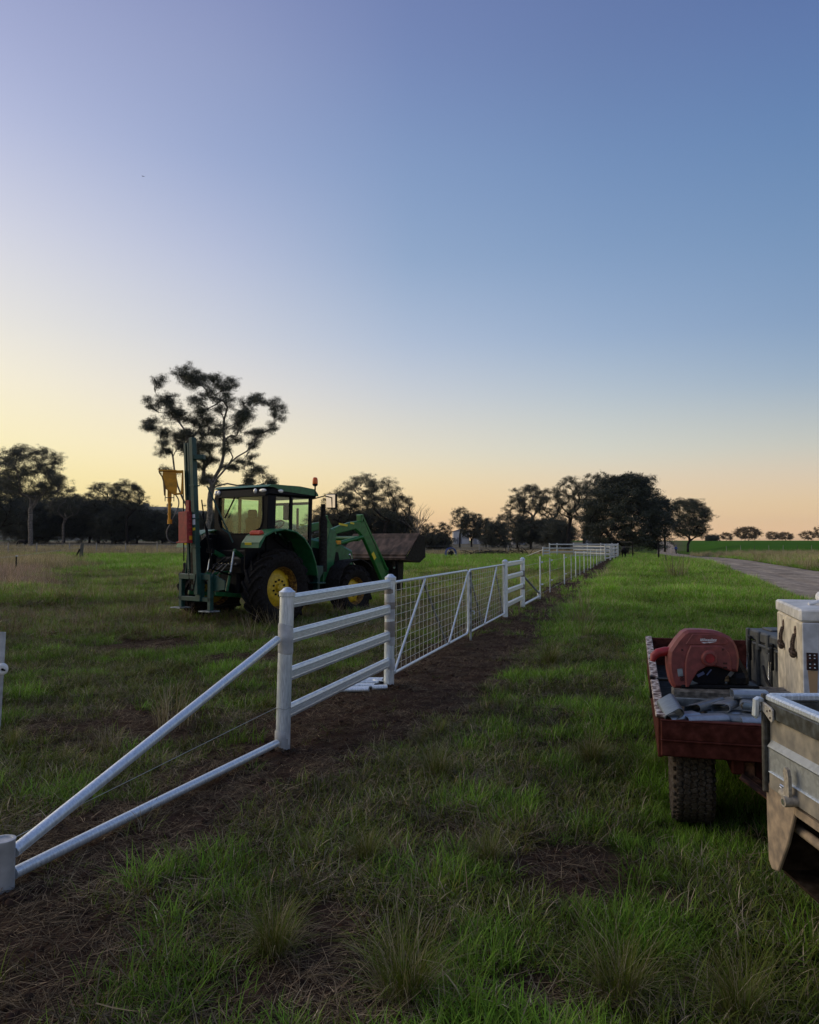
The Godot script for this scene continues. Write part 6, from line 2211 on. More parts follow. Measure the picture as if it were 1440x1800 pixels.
	obj("front_seam", b, M.galvanised_dull, ib)
	b = MB.new()
	b.at(L(0.055, 0.44, -0.016), Vector3(0.062, 0.105, 0.008), 0.002)
	obj("hinge", b, M.rust_plate, ib)
	b = MB.new()
	for y in [0.478, 0.46, 0.425, 0.403]:
		for r in [0.042, 0.068]:
			b.ball(L(r, y, -0.021), Vector3(0.0055, 0.004, 0.003), 8, 4)
	obj("hinge_bolts", b, M.galvanised, ib)
	b = MB.new()
	face_prism(b, [[0.03, 0.385], [0.085, 0.385], [0.08, 0.26], [0.07, 0.18], [0.06, 0.25], [0.05, 0.14], [0.04, 0.24]], -0.0135, 0.0016)
	obj("rust_stain", b, M.rust_stain, ib)
	for f in [0.18, 0.62]:
		var y0 := 0.60
		b = MB.new()
		b.ball(L(-0.002, y0, f), Vector3(0.008, 0.034, 0.026), 12, 8)
		obj("handle_pad", b, M.rope, ib)
		b = MB.new()
		b.tube([L(-0.01, y0 - 0.02, f + 0.006), L(-0.02, y0 - 0.07, f + 0.03), L(-0.022, y0 - 0.12, f + 0.026), L(-0.02, y0 - 0.14, f), L(-0.022, y0 - 0.12, f - 0.03), L(-0.02, y0 - 0.07, f - 0.025), L(-0.01, y0 - 0.02, f - 0.006)], 0.0085, 8)
		b.ball(L(-0.02, y0 - 0.125, f + 0.024), Vector3(0.02, 0.024, 0.02), 10, 7)
		b.ball(L(-0.02, y0 - 0.14, f - 0.02), Vector3(0.022, 0.026, 0.026), 10, 7)
		obj("rope_handle", b, M.rope_dark, ib)
	# crumpled rag on the lid
	var rg := thing("rag", "crumpled white rag on top of the white ice box", "rag", Vector3(2.72, 1.252, -5.15))
	b = MB.new()
	var g := RandomNumberGenerator.new()
	g.seed = 33
	for k in 9:
		b.ball(Vector3(g.randfn() * 0.025, 0.03 + 0.022 * g.randf(), g.randfn() * 0.03), Vector3(0.03 * g.randf_range(0.6, 1.2), 0.035 * g.randf_range(0.5, 1.2), 0.03), 10, 7)
	b.tube([Vector3(0, 0.03, 0), Vector3(-0.05, 0.03, 0.02), Vector3(-0.10, 0.012, 0.02), Vector3(-0.14, 0.006, 0.03)], [0.02, 0.013, 0.012, 0.008], 8)
	obj("cloth", b, M.rag, rg)

func make_saw(where: Vector3, turn: float) -> void:
	var o := thing("chop_saw", "dusty red metal cutting saw with dark blade and red handle", "chop saw", where, turn)
	var k := 0.000495
	var pt := func(x: float, y: float) -> Vector2: return Vector2((x - 740.0) * k, (920.0 - y) * k)
	var out := PackedVector2Array()
	for q in [[540, 140], [620, 136], [700, 135], [800, 139], [900, 150], [990, 175], [1080, 220], [1130, 275], [1170, 350], [1192, 425], [1200, 500], [1196, 600], [1180, 690], [1090, 690], [1000, 660], [940, 636], [880, 628], [820, 630], [760, 640], [700, 665], [660, 700], [625, 748], [600, 790], [578, 825], [560, 850], [545, 890], [530, 920], [350, 920], [320, 865], [300, 800], [283, 700], [275, 600], [279, 500], [290, 425], [330, 365], [400, 262], [480, 172]]:
		out.append(pt.call(q[0], q[1]))
	var b := MB.new()
	b.prism(out, 0.125, Transform3D(Basis(), Vector3(0, 0, -0.02)), 0.018)
	obj("guard", b, M.saw_red, o)
	b = MB.new()
	var inner := PackedVector2Array()
	for q in [[560, 345], [940, 340], [1010, 370], [1060, 440], [1085, 540], [1085, 680], [1000, 645], [880, 612], [760, 625], [650, 690], [580, 800], [530, 900], [490, 900], [485, 700], [490, 560], [515, 450]]:
		inner.append(pt.call(q[0], q[1]))
	b.prism(inner, 0.02, Transform3D(Basis(), Vector3(0, 0, 0.047)), 0.006)
	obj("face_panel", b, M.saw_red, o)
	b = MB.new()
	var band := PackedVector2Array()
	for q in [[590, 195], [900, 195], [1000, 225], [1060, 300], [1010, 330], [560, 335], [500, 330]]:
		band.append(pt.call(q[0], q[1]))
	b.prism(band, 0.008, Transform3D(Basis(), Vector3(0, 0, 0.044)), 0.003)
	obj("badge_panel", b, M.saw_red, o)
	var hub: Vector2 = pt.call(800, 510)
	b = MB.new()
	b.lathe([Vector2(0.056, 0.05), Vector2(0.052, 0.066), Vector2(0.046, 0.076), Vector2(0.034, 0.078), Vector2(0.032, 0.074), Vector2(0, 0.074)], 28, Transform3D(Basis(Vector3(1, 0, 0), Vector3(0, 0, 1), Vector3(0, -1, 0)), Vector3(hub.x, hub.y, 0)))
	obj("hub_cover", b, M.saw_red, o)
	b = MB.new()
	b.lathe([Vector2(0.03, 0.0745), Vector2(0.028, 0.0775), Vector2(0, 0.0775)], 24, Transform3D(Basis(Vector3(1, 0, 0), Vector3(0, 0, 1), Vector3(0, -1, 0)), Vector3(hub.x, hub.y, 0)))
	obj("hub_cap", b, M.saw_bright_red, o)
	var tm := TextMesh.new()
	tm.text = "Milwaukee"
	var f := SystemFont.new()
	f.font_names = PackedStringArray(["Droid Sans"])
	f.font_weight = 700
	tm.font = f
	tm.font_size = 32
	tm.pixel_size = 0.00063
	tm.depth = 0.002
	var tx := obj("lettering", tm, M.sticker_white, o)
	var tp: Vector2 = pt.call(795, 268)
	tx.transform = Transform3D(Basis(Vector3(1, 0, 0), Vector3(0.22, 1.15, 0), Vector3(0, 0, 1)), Vector3(tp.x, tp.y, 0.0495))
	b = MB.new()
	var bolt := PackedVector2Array()
	for q in [[700, 296], [790, 302], [780, 294], [896, 290], [800, 310], [806, 302], [735, 314]]:
		bolt.append(pt.call(q[0], q[1]))
	b.prism(bolt, 0.002, Transform3D(Basis(), Vector3(0, 0, 0.0495)))
	obj("lightning_mark", b, M.sticker_white, o)
	b = MB.new()
	for q in [[455, 408], [975, 392], [1003, 575], [1003, 630]]:
		var c: Vector2 = pt.call(q[0], q[1])
		b.at(Vector3(c.x, c.y, 0.056 if q[0] > 950 else 0.043), Vector3(0.012 if q[1] < 500 else 0.026, 0.012, 0.004), 0.001)
	obj("screw_recess", b, M.rust_plate, o)
	b = MB.new()
	var lc: Vector2 = pt.call(425, 710)
	b.at(Vector3(lc.x, lc.y, 0.043), Vector3(0.034, 0.05, 0.003), 0.001, Vector3(0, 0, 0.12))
	obj("rating_label", b, M.galvanised_dull, o)
	b = MB.new()
	var cc: Vector2 = pt.call(448, 798)
	var rg := []
	for i in 19:
		rg.append(Vector3(cc.x + cos(i * TAU / 18) * 0.011, cc.y + sin(i * TAU / 18) * 0.011, 0.0435))
	b.tube(rg, 0.002, 5, false)
	b.at(Vector3(cc.x, cc.y, 0.0435), Vector3(0.007, 0.007, 0.003), 0.001)
	b.at(Vector3(cc.x, cc.y + 0.018, 0.0435), Vector3(0.03, 0.003, 0.003))
	obj("warning_mark", b, M.black_plastic, o)
	b = MB.new()
	b.tube([Vector3(-0.20, 0.235, -0.03), Vector3(-0.24, 0.232, -0.03), Vector3(-0.285, 0.222, -0.03), Vector3(-0.312, 0.20, -0.03), Vector3(-0.322, 0.165, -0.03)], [0.03, 0.031, 0.03, 0.027, 0.017], 14)
	obj("handle", b, M.saw_bright_red, o)
	b = MB.new()
	b.lathe([Vector2(0.172, -0.002), Vector2(0.172, 0.002), Vector2(0.05, 0.002), Vector2(0, 0.002)], 48, Transform3D(Basis(Vector3(1, 0, 0), Vector3(0, 0, 1), Vector3(0, -1, 0)), Vector3(hub.x, hub.y - 0.015, -0.02)))
	obj("blade", b, M.saw_blade, o)
	b = MB.new()
	b.at(Vector3(-0.01, 0.085, -0.014), Vector3(0.05, 0.02, 0.002), 0.0, Vector3(0, 0, 0.5))
	b.at(Vector3(0.045, 0.10, -0.014), Vector3(0.05, 0.008, 0.002), 0.0, Vector3(0, 0, 0.9))
	obj("blade_label", b, M.blade_print, o)
	b = MB.new()
	b.tube([Vector3(0.02, 0.2, -0.08), Vector3(0.02, 0.2, -0.26)], 0.065, 16)
	b.at(Vector3(0.235, 0.14, -0.08), Vector3(0.08, 0.22, 0.12), 0.03, Vector3(0, 0, 0.5))
	b.at(Vector3(0.24, 0.05, -0.05), Vector3(0.12, 0.1, 0.14), 0.03)
	obj("motor", b, M.black_plastic, o)
	b = MB.new()
	b.at(Vector3(0.1, 0.012, -0.06), Vector3(0.50, 0.024, 0.22), 0.006)
	b.at(Vector3(0.12, 0.05, -0.08), Vector3(0.07, 0.07, 0.1), 0.01)
	obj("base", b, M.black_plastic, o)
	b = MB.new()
	b.at(Vector3(0.18, 0.065, -0.06), Vector3(0.13, 0.022, 0.03), 0.004)
	b.at(Vector3(0.16, 0.045, -0.05), Vector3(0.10, 0.02, 0.03), 0.004)
	obj("vice", b, M.brass_worn, o)

# ---------------------------------------------------------------- the galvanised tray at the right edge
func make_tray() -> void:
	var o := thing("steel_tray", "dusty galvanised steel tray with a lever latch at right edge", "vehicle tray", Vector3(1.54, 0, -3.44))
	var n := 2.3
	var m := -n / 2
	var b := MB.new()
	b.at(L(0.022, 0.986, m), Vector3(0.05, 0.028, n), 0.007)
	obj("top_rail", b, M.galvanised, o)
	b = MB.new()
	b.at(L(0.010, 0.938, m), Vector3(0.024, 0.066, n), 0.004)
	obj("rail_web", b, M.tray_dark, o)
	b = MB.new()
	b.at(L(0.022, 0.845, m), Vector3(0.012, 0.12, n))
	obj("upper_panel", b, M.tray_dust, o)
	b = MB.new()
	b.beam(L(0.020, 0.802, -0.03), L(0.020, 0.802, -n), 0.004, 0.0)
	b = MB.new()
	var t := Transform3D(Basis(Vector3(1, 0, 0), Vector3(0, 1, 0), Vector3(0, 0, 1)), L(0, 0, m))
	b.prism(PackedVector2Array([Vector2(0.02, 0.812), Vector2(0.0, 0.786), Vector2(-0.004, 0.780), Vector2(0.0, 0.774), Vector2(0.02, 0.768)]), n - 0.03, t)
	obj("pressed_rib", b, M.tray_galv, o)
	b = MB.new()
	b.at(L(0.012, 0.722, m), Vector3(0.012, 0.095, n))
	obj("lower_panel", b, M.tray_galv, o)
	b = MB.new()
	b.at(L(0.006, 0.64, m - 0.012), Vector3(0.014, 0.07, n - 0.02), 0.003)
	obj("skirt", b, M.tray_dust, o)
	b = MB.new()
	b.at(L(0.004, 0.675, m - 0.012), Vector3(0.018, 0.006, n - 0.02), 0.002)
	obj("skirt_lip", b, M.galvanised, o)
	b = MB.new()
	b.at(L(-0.004, 0.79, 0.008), Vector3(0.02, 0.42, 0.024), 0.004)
	b.at(L(0.02, 0.79, 0.012), Vector3(0.04, 0.40, 0.012), 0.003)
	obj("corner_post", b, M.tray_corner, o)
	b = MB.new()
	b.at(L(0.85, 0.986, 0.0), Vector3(1.66, 0.028, 0.045), 0.006)
	obj("end_rail", b, M.galvanised, o)
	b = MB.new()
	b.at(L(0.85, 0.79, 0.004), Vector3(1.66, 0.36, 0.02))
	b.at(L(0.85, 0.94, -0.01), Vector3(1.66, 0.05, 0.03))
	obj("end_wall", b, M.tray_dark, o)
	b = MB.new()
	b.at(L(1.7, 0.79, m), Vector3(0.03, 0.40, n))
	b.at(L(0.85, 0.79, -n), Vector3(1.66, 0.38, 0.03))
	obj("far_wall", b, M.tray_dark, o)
	b = MB.new()
	b.at(L(0.85, 0.62, m), Vector3(1.66, 0.02, n))
	obj("floor", b, M.underbody_shaded, o)
	# corner fastener
	b = MB.new()
	face_prism(b, [[-0.052, 0.905], [-0.046, 0.975], [-0.03, 0.985], [0.0, 0.982], [0.0, 0.965], [-0.028, 0.962], [-0.030, 0.905], [-0.040, 0.892]], 0.012, 0.03, 0.004)
	obj("fastener_hook", b, M.galvanised, o)
	b = MB.new()
	side_prism(b, [[0.01, 0.968], [-0.075, 0.955], [-0.09, 0.945], [-0.092, 0.905], [-0.08, 0.892], [-0.01, 0.922], [0.01, 0.93]], -0.010, 0.010, 0.002)
	obj("fastener_plate", b, M.latch_pale, o)
	b = MB.new()
	for q in [[-0.045, 0.935], [-0.072, 0.942], [-0.072, 0.912]]:
		b.ball(L(-0.0155, q[1], q[0]), Vector3(0.003, 0.0055, 0.0055), 8, 5)
	obj("rivet", b, M.rust_plate, o)
	# over centre lever
	b = MB.new()
	side_prism(b, [[-0.232, 0.70], [-0.224, 0.735], [-0.238, 0.752], [-0.258, 0.748], [-0.268, 0.725], [-0.272, 0.655], [-0.268, 0.622], [-0.245, 0.606], [-0.222, 0.616], [-0.226, 0.65]], -0.030, 0.014, 0.005)
	obj("latch_lever", b, M.latch_tan, o)
	b = MB.new()
	b.tube([L(-0.055, 0.624, -0.262), L(0.0, 0.624, -0.262)], 0.021, 14)
	b.tube([L(-0.02, 0.637, -0.18), L(-0.025, 0.63, -0.25)], 0.017, 12)
	obj("latch_pivot", b, M.latch_tan, o)
	b = MB.new()
	b.tube([L(-0.058, 0.624, -0.262), L(-0.055, 0.624, -0.262)], 0.012, 8)
	b.tube([L(-0.012, 0.648, -0.15), L(-0.012, 0.638, -0.205)], 0.007, 8)
	b.at(L(-0.01, 0.65, -0.17), Vector3(0.012, 0.02, 0.05), 0.003)
	obj("latch_bolt", b, M.chrome, o)
	# what hangs below: bracket, bumper sheet, tube
	b = MB.new()
	side_prism(b, [[0.02, 0.625], [-0.24, 0.60], [-0.235, 0.575], [-0.165, 0.42], [-0.075, 0.275], [-0.02, 0.262], [0.01, 0.29], [0.02, 0.45]], 0.012, 0.016, 0.004)
	obj("support_bracket", b, M.tan_dust, o)
	b = MB.new()
	side_prism(b, [[-0.15, 0.60], [-0.24, 0.592], [-0.7, 0.592], [-2.2, 0.592], [-2.2, 0.56], [-0.24, 0.56]], 0.012, 0.014, 0.003)
	obj("sill", b, M.tan_dust, o)
	b = MB.new()
	face_prism(b, [[0.02, 0.61], [0.02, 0.29], [0.09, 0.222], [1.6, 0.222], [1.6, 0.61]], 0.015, 0.012)
	b.at(L(0.82, 0.24, -0.16), Vector3(1.5, 0.012, 0.34))
	obj("bumper_sheet", b, M.underbody_shaded, o)
	b = MB.new()
	b.tube([L(0.06, 0.475, -0.10), L(0.05, 0.475, -2.1)], 0.019, 14)
	obj("guard_tube", b, M.tan_dust, o)
	b = MB.new()
	for r in [0.45, 1.25]:
		b.at(L(r, 0.53, m), Vector3(0.08, 0.12, n - 0.1), 0.01)
	b.tube([L(0.2, 0.35, -1.35), L(1.5, 0.35, -1.35)], 0.04, 10)
	obj("chassis", b, M.underbody_shaded, o)
	road_wheel(o, L(0.3, 0.35, -1.35), 0.36, 0.23, -1.0)
	road_wheel(o, L(1.4, 0.35, -1.35), 0.36, 0.23, 1.0)

# ---------------------------------------------------------------- grass
const GREEN := Color(0.155, 0.235, 0.034)
const LUSH := Color(0.138, 0.285, 0.026)
const OLIVE := Color(0.150, 0.150, 0.032)
const STRAW := Color(0.48, 0.39, 0.25)
const GREY := Color(0.19, 0.16, 0.11)
var clumps := {}

func blade(b: MB, p: Vector3, yaw: float, lean: float, h: float, w: float, droop: float, segs := 3) -> void:
	var f := Vector3(cos(yaw), 0, sin(yaw))
	var d := (Vector3.UP * cos(lean) + f * sin(lean)).normalized()
	var s := Vector3(-f.z, 0, f.x) * w * 0.5
	var step := h / segs
	var a := p
	for i in segs:
		var q := a + d * step
		var n := s.cross(d).normalized()
		var d2 := (d + (f * 0.6 - Vector3.UP * 0.55) * droop).normalized()
		var n2 := s.cross(d2).normalized()
		var w0 := 1.0 - 0.75 * pow(float(i) / segs, 1.5)
		var w1 := 1.0 - 0.75 * pow(float(i + 1) / segs, 1.5)
		if i == segs - 1:
			b.tri(a - s * w0, a + s * w0, q, n, n, n2)
		else:
			b.tri(a - s * w0, a + s * w0, q + s * w1, n, n, n2)
			b.tri(a - s * w0, q + s * w1, q - s * w1, n, n2, n2)
		a = q
		d = d2

# kind: 0 turf, 1 lush, 2 fine tussock, 3 lying straw, 4 broad weed, 5 far clump, 6 tall dry
func clump(kind: int, sd: int) -> ArrayMesh:
	var key := kind * 10 + sd
	if clumps.has(key):
		return clumps[key]
	var g := RandomNumberGenerator.new()
	g.seed = 4000 + key
	var b := MB.new()
	b.tinted = true
	var n: int = [32, 36, 230, 26, 12, 40, 44][kind]
	for i in n:
		var a := g.randf() * TAU
		var r: float = sqrt(g.randf()) * [0.085, 0.085, 0.055, 0.12, 0.05, 0.17, 0.16][kind]
		var p := Vector3(cos(a) * r, -0.012, sin(a) * r)
		var yaw := a + g.randfn() * 0.9
		var c: Color
		var t := g.randf()
		match kind:
			0:
				c = GREEN.lerp(OLIVE, g.randf()) if t < 0.72 else STRAW.lerp(GREY, g.randf())
				b.col = c * g.randf_range(0.4, 1.4)
				blade(b, p, yaw, g.randf_range(0.3, 1.15), g.randf_range(0.05, 0.14), g.randf_range(0.003, 0.0048), g.randf_range(0.15, 0.7))
			1:
				c = LUSH.lerp(GREEN, g.randf()) if t < 0.93 else STRAW
				b.col = c * g.randf_range(0.5, 1.5)
				blade(b, p, yaw, g.randf_range(0.1, 0.75), g.randf_range(0.07, 0.20), g.randf_range(0.0035, 0.006), g.randf_range(0.15, 0.7))
			2:
				c = OLIVE.lerp(GREEN, g.randf() * 0.7) if t < 0.7 else STRAW.lerp(OLIVE, g.randf() * 0.6)
				b.col = c * g.randf_range(0.45, 1.0)
				blade(b, p, yaw, g.randf_range(0.02, 0.95) * (0.4 + r * 11.0), g.randf_range(0.1, 0.36) * (1.15 if t > 0.9 else 1.0), g.randf_range(0.0014, 0.0026), g.randf_range(0.05, 0.75), 4)
			3:
				c = STRAW.lerp(GREY, g.randf())
				b.col = c * g.randf_range(0.22, 0.9) * (1.9 if t > 0.88 else 1.0)
				p.y = g.randf_range(0.0, 0.02)
				blade(b, p, g.randf() * TAU, g.randf_range(1.25, 1.58), g.randf_range(0.04, 0.2), g.randf_range(0.0022, 0.005), g.randf_range(-0.3, 0.3))
			4:
				b.col = LUSH.lerp(GREEN, g.randf()) * g.randf_range(0.7, 1.1)
				blade(b, p, yaw, g.randf_range(0.5, 1.2), g.randf_range(0.07, 0.15), g.randf_range(0.008, 0.013), g.randf_range(0.2, 0.6))
			5:
				c = GREEN.lerp(LUSH, g.randf()) if t < 0.75 else OLIVE.lerp(STRAW, g.randf() * 0.6)
				b.col = c * g.randf_range(0.7, 1.2)
				blade(b, p, yaw, g.randf_range(0.15, 0.9), g.randf_range(0.09, 0.24), g.randf_range(0.006, 0.010), g.randf_range(0.15, 0.6))
			6:
				c = STRAW.lerp(GREY, g.randf()) if t < 0.75 else OLIVE
				b.col = c * g.randf_range(0.6, 1.05)
				blade(b, p, yaw, g.randf_range(0.05, 0.55), g.randf_range(0.25, 0.55), g.randf_range(0.004, 0.007), g.randf_range(0.05, 0.4))
	clumps[key] = b.mesh()
	return clumps[key]

var beds := {}

func plant(kind: int, x: float, z: float, size: float, tint: Color, g: RandomNumberGenerator, tilt := 0.15) -> void:
	var key := kind * 10 + g.randi() % 4
	if not beds.has(key):
		beds[key] = PackedFloat32Array()
	var t := Basis.from_euler(Vector3(g.randf_range(-tilt, tilt), g.randf() * TAU, g.randf_range(-tilt, tilt))).scaled(Vector3(size, size * g.randf_range(0.75, 1.25), size))
	var y := rough_land(x, z)
	var buf: PackedFloat32Array = beds[key]
	buf.append_array([t.x.x, t.y.x, t.z.x, x, t.x.y, t.y.y, t.z.y, y, t.x.z, t.y.z, t.z.z, z, tint.r, tint.g, tint.b, 1.0])
	beds[key] = buf

func make_grass() -> void:
	var gm := leaf_mat("grass_blade", Color(1, 1, 1), Color(0.6, 0.6, 0.4), 0.65)
	gm.metallic_specular = 0.2
	var g := RandomNumberGenerator.new()
	g.seed = 2024
	# near
	var z := -1.9
	while z > -14.0:
		var d := -z
		var half := 0.60 * d + 1.1
		var cell := 0.062 if d < 6.0 else 0.085
		var x := -half
		while x < half:
			var px := x + g.randf() * cell
			var pz := z - g.randf() * cell
			var s := soil(px, pz)
			var w := straw(px, pz)
			var lush := noise_a.get_noise_2d(px * 17.0 - 90.0, pz * 17.0) + 0.55 * noise_b.get_noise_2d(px * 6.0, pz * 6.0) + 0.28 * smoothstep(1.2, 2.8, across(px, pz))
			var v := g.randf_range(0.7, 1.15) * (1.0 + 0.35 * noise_b.get_noise_2d(px * 33.0, pz * 33.0 + 9.0) + 0.55 * noise_a.get_noise_2d(px * 18.0, pz * 18.0 + 40.0))
			var wear := Color(v, v, v)
			if g.randf() < s * 0.985:
				if g.randf() < 0.30 + 0.25 * w:
					plant(3, px, pz, g.randf_range(0.5, 1.0), wear * Color(0.75, 0.66, 0.6), g, 0.1)
			elif g.randf() < w * 0.48:
				plant(3, px, pz, g.randf_range(0.7, 1.2), wear * Color(0.8, 0.78, 0.74), g, 0.25)
				if g.randf() < 0.5:
					plant(0, px, pz, g.randf_range(0.6, 1.1), wear * Color(1.15, 0.95, 0.9), g, 0.3)
			elif lush > 0.22:
				var low := lerpf(0.5, 1.0, smoothstep(0.4, 0.9, Vector2(px - 1.8, pz + 4.5).length()))
				plant(1, px, pz, g.randf_range(0.55, 1.0) * clampf(0.65 + lush, 0.7, 1.15) * low, wear, g)
			else:
				plant(0, px, pz, g.randf_range(0.7, 1.25), wear, g, 0.3)
				if g.randf() < 0.05:
					plant(4, px, pz, g.randf_range(0.6, 1.1), wear, g)
				if lush < -0.25 and g.randf() < 0.05:
					plant(2, px, pz, g.randf_range(0.35, 0.75), wear, g)
			x += cell
		z -= cell
	# middle
	while z > -48.0:
		var d := -z
		var half := 0.60 * d + 2.0
		var cell := lerpf(0.12, 0.25, smoothstep(14.0, 45.0, d))
		var x := -half
		while x < half:
			var px := x + g.randf() * cell
			var pz := z - g.randf() * cell
			x += cell
			if absf(road_side(px, pz)) < road_half(pz) + 0.1:
				continue
			var s := soil(px, pz)
			var w := straw(px, pz)
			var hump := noise_c.get_noise_2d(px * 2.6, pz * 2.6) + 0.6 * noise_a.get_noise_2d(px * 9.0, pz * 9.0)
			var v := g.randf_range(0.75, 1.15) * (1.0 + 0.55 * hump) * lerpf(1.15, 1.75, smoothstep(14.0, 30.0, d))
			var c := Color(v, v, v)
			var left := across(px, pz) < 0.0
			if g.randf() < s * 0.97:
				if g.randf() < 0.3:
					plant(3, px, pz, g.randf_range(0.9, 1.7), c * Color(0.7, 0.6, 0.53), g, 0.1)
				continue
			if g.randf() < w * 0.2:
				plant(6 if g.randf() < 0.06 else 3, px, pz, g.randf_range(0.6, 1.5), c * 0.8, g, 0.4)
			var dry := 0.0
			if left:
				c *= Color(1.02, 0.86, 1.05)
				var worn := noise_a.get_noise_2d(px * 16.0 + 700.0, pz * 16.0) + 0.7 * noise_b.get_noise_2d(px * 5.0, pz * 5.0 - 60.0) + 0.25 * smoothstep(30.0, 15.0, d)
				if worn > 0.12 and g.randf() < 0.62:
					plant(3, px, pz, g.randf_range(1.2, 2.2), Color(v, v, v) * Color(0.8, 0.78, 0.74), g, 0.35)
					if g.randf() < 0.4:
						plant(0, px, pz, g.randf_range(1.1, 1.8), c * Color(1.0, 0.85, 0.9), g, 0.4)
					continue
				if g.randf() < 0.05 + 0.2 * hump:
					plant(6, px, pz, g.randf_range(0.4, 0.85), c * 0.75, g)
				dry = smoothstep(-0.44, -0.50, px / d + 0.05 * hump) * smoothstep(26.0, 34.0, d)
			if g.randf() < dry:
				plant(6, px, pz, g.randf_range(0.7, 1.3), c, g)
			else:
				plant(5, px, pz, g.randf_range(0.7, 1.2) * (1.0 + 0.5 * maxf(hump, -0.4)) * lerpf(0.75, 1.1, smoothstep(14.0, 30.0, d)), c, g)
		z -= cell
	# far
	while z > -135.0:
		var d := -z
		var half := 0.58 * d + 3.0
		var cell := lerpf(0.32, 0.75, smoothstep(48.0, 130.0, d))
		var x := -half
		while x < half:
			var px := x + g.randf() * cell
			var pz := z - g.randf() * cell
			x += cell
			var rs := road_side(px, pz)
			if absf(rs) < road_half(pz) + 0.2:
				continue
			var hump := noise_c.get_noise_2d(px * 2.6, pz * 2.6) + 0.6 * noise_a.get_noise_2d(px * 7.0, pz * 7.0)
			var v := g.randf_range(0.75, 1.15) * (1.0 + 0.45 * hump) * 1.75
			var c := Color(v, v, v)
			if g.randf() < soil(px, pz):
				continue
			var k := px / d
			var dry := smoothstep(100.0, 108.0, d) * (1.0 - smoothstep(0.2, 0.3, k))
			dry = maxf(dry, smoothstep(-0.40, -0.46, k + 0.05 * hump) * smoothstep(95.0, 80.0, d))
			if rs > 0.0 and rs < 900.0:
				dry = maxf(dry, 0.25 + 0.6 * smoothstep(-85.0, -108.0, pz))
				if rs > 5.0 and pz < -121.0:
					if g.randf() < 0.6:
						plant(5, px, pz, g.randf_range(1.0, 1.5), c * Color(0.5, 0.75, 0.5), g)
					continue
			elif rs > 900.0:
				continue
			if g.randf() < dry:
				plant(6, px, pz, g.randf_range(0.9, 1.7), c * Color(1.0, 0.95, 0.92), g)
			else:
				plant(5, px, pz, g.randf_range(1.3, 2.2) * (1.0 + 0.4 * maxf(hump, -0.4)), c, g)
		z -= cell
	# clods and crumbs on the bare earth
	var cb := MB.new()
	cb.ball(Vector3.ZERO, Vector3(1.0, 0.62, 0.8), 7, 5)
	for i in cb.v.size():
		var q := cb.v[i]
		cb.v[i] = q * (1.0 + 0.35 * noise_a.get_noise_3d(q.x * 22.0, q.y * 22.0, q.z * 22.0))
	var cm := mat("clod_earth", lin(0.062, 0.038, 0.028), 0.95, 0.0, T.soft, 8.0)
	cm.metallic_specular = 0.08
	var cx := PackedFloat32Array()
	var cn := 0
	while cn < 15000:
		var d := 2.4 + 30.0 * pow(g.randf(), 1.7)
		var px := g.randf_range(-0.6, 0.6) * d - 0.4
		if g.randf() > soil(px, -d) * 0.9 + 0.02:
			cn += 1
			continue
		cn += 1
		var s: float = 0.005 + 0.022 * pow(g.randf(), 3.5)
		var t := Basis.from_euler(Vector3(g.randf() * 0.6, g.randf() * TAU, g.randf() * 0.6)).scaled(Vector3.ONE * s)
		cx.append_array([t.x.x, t.y.x, t.z.x, px, t.x.y, t.y.y, t.z.y, rough_land(px, -d) + s * 0.25, t.x.z, t.y.z, t.z.z, -d])
	for q in [[0.0, 0.0], [2.845, 0.0], [11.35, 0.0], [14.16, 0.0], [18.0, 0.0], [-2.74, -0.17], [20.85, 0.0], [26.5, 0.0]]:
		for i in 45:
			var at := on_fence(q[0], 0.0, q[1]) + Vector3(g.randfn() * 0.13, 0, g.randfn() * 0.13)
			var s: float = 0.008 + 0.022 * pow(g.randf(), 2.0)
			var t := Basis.from_euler(Vector3(g.randf() * 0.6, g.randf() * TAU, g.randf() * 0.6)).scaled(Vector3.ONE * s)
			cx.append_array([t.x.x, t.y.x, t.z.x, at.x, t.x.y, t.y.y, t.z.y, rough_land(at.x, at.z) + s * 0.4, t.x.z, t.y.z, t.z.z, at.z])
	var cmm := MultiMesh.new()
	cmm.transform_format = MultiMesh.TRANSFORM_3D
	cmm.mesh = cb.mesh()
	cmm.instance_count = cx.size() / 12
	cmm.buffer = cx
	var cmi := MultiMeshInstance3D.new()
	cmi.name = numbered("soil_clods")
	cmi.multimesh = cmm
	cmi.material_override = cm
	stuff(tag(cmi, "crumbs and clods of brown earth along the fence", "soil"))
	add_child(cmi, true)
	var names := {0: "short_turf", 1: "lush_grass", 2: "fine_grass", 3: "straw_litter", 4: "broad_grass", 5: "paddock_grass", 6: "dry_grass"}
	var looks := {0: "short mixed green turf between the bare patches", 1: "bright lush grass beside the bare strip", 2: "small fine tufts of olive grass", 3: "dead straw lying on the bare earth", 4: "broad leaved grass in the turf", 5: "green grass over the paddock", 6: "tall dry grass along the fences and the road"}
	var keys := beds.keys()
	keys.sort()
	var total := 0
	for kind in 7:
		var holder: Node3D = null
		for key in keys:
			if key / 10 != kind:
				continue
			var mm := MultiMesh.new()
			mm.transform_format = MultiMesh.TRANSFORM_3D
			mm.use_colors = true
			mm.mesh = clump(kind, key % 10)
			var buf: PackedFloat32Array = beds[key]
			mm.instance_count = buf.size() / 16
			total += mm.instance_count
			mm.buffer = buf
			var mi := MultiMeshInstance3D.new()
			mi.name = numbered(names[kind])
			mi.multimesh = mm
			mi.material_override = gm
			stuff(tag(mi, looks[kind], "grass"))
			add_child(mi, true)
	print("grass clumps: ", total)
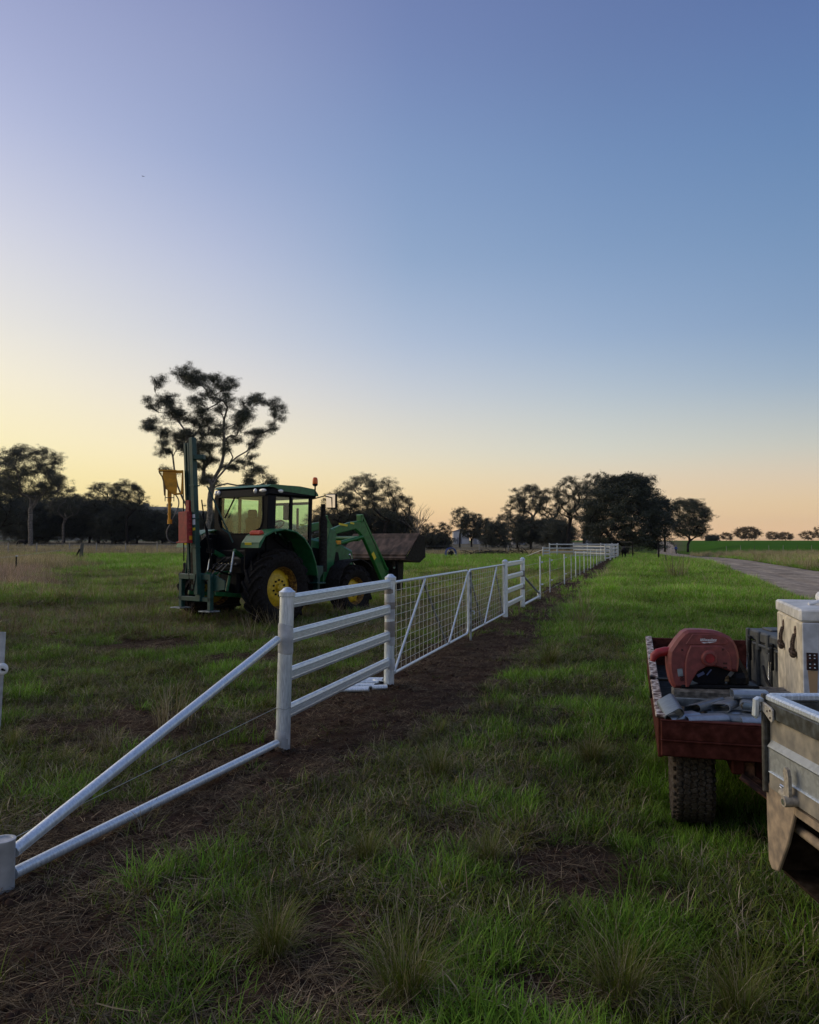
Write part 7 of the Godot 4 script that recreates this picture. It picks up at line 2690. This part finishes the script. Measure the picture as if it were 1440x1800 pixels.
	# the larger tussocks that stand by themselves
	var spots := [[-0.56, -3.26, 1.0, 2, "dark green fine tussock at the bottom, left of centre"], [0.0, -2.92, 1.25, 2, "largest fine tussock at the bottom centre"], [0.42, -4.13, 0.8, 2, "fine tussock just left of the bare earth patch"], [1.93, -5.86, 1.15, 2, "olive tussock left of the trailer's wheel"], [1.92, -10.9, 1.5, 2, "broad tussock beside the bare strip, opposite the gates"], [0.20, -5.67, 1.2, 2, "pale tussock right of the nearest fence panel"], [-2.12, -7.17, 0.95, 6, "brown dry tussock left of the nearest post"], [-2.38, -6.35, 0.5, 6, "small dry tussock on the scuffed earth"], [0.78, -2.93, 1.15, 2, "wide fine tussock at the bottom, right of centre"], [1.17, -2.84, 1.0, 2, "yellowish tussock at the bottom right"], [-0.24, -4.2, 0.8, 2, "flattened tussock in the middle of the foreground"], [1.62, -4.62, 0.55, 1, "lush tuft against the trailer's wheel"], [1.62, -3.3, 1.3, 1, "tall lush grass under the steel tray corner"], [-1.03, -5.05, 0.55, 4, "small bright green weed right of the ground stay"], [1.38, -6.0, 1.1, 2, "olive tussock in the middle of the right hand grass"], [0.22, -3.82, 1.05, 1, "bright lush tuft beside the bare earth patch"], [-5.4, -15.6, 1.7, 1, "bright green tuft below the post driver's feet"], [-31.0, -74.5, 5.0, 5, "dark bushy weed at the foot of the grey strainer"], [13.8, -41.0, 3.2, 6, "straggly tall weed standing in the roadside grass"], [13.9, -40.6, 3.0, 5, "dark leafy weed under the straggly tall weed"]]
	for s in spots:
		var o := thing("grass_tussock", s[4], "tussock", Vector3(s[0], rough_land(s[0], s[1]), s[1]), g.randf() * TAU)
		for k in 2:
			var mi := MeshInstance3D.new()
			mi.name = "tuft" if k == 0 else "tuft_001"
			mi.mesh = clump(s[3], k + 1)
			mi.material_override = gm
			mi.scale = Vector3.ONE * s[2]
			mi.position = Vector3(0.03 * k, 0, 0.02 * k)
			mi.rotation.y = k * 2.0
			stuff(mi)
			o.add_child(mi)

func _ready() -> void:
	make_view()
	make_materials()
	make_ground()
	make_trees()
	make_tractor()
	make_driver()
	make_trailer()
	make_tray()
	make_fence()
	make_far_fences()
	make_far_things()
	make_people()
	make_grass()
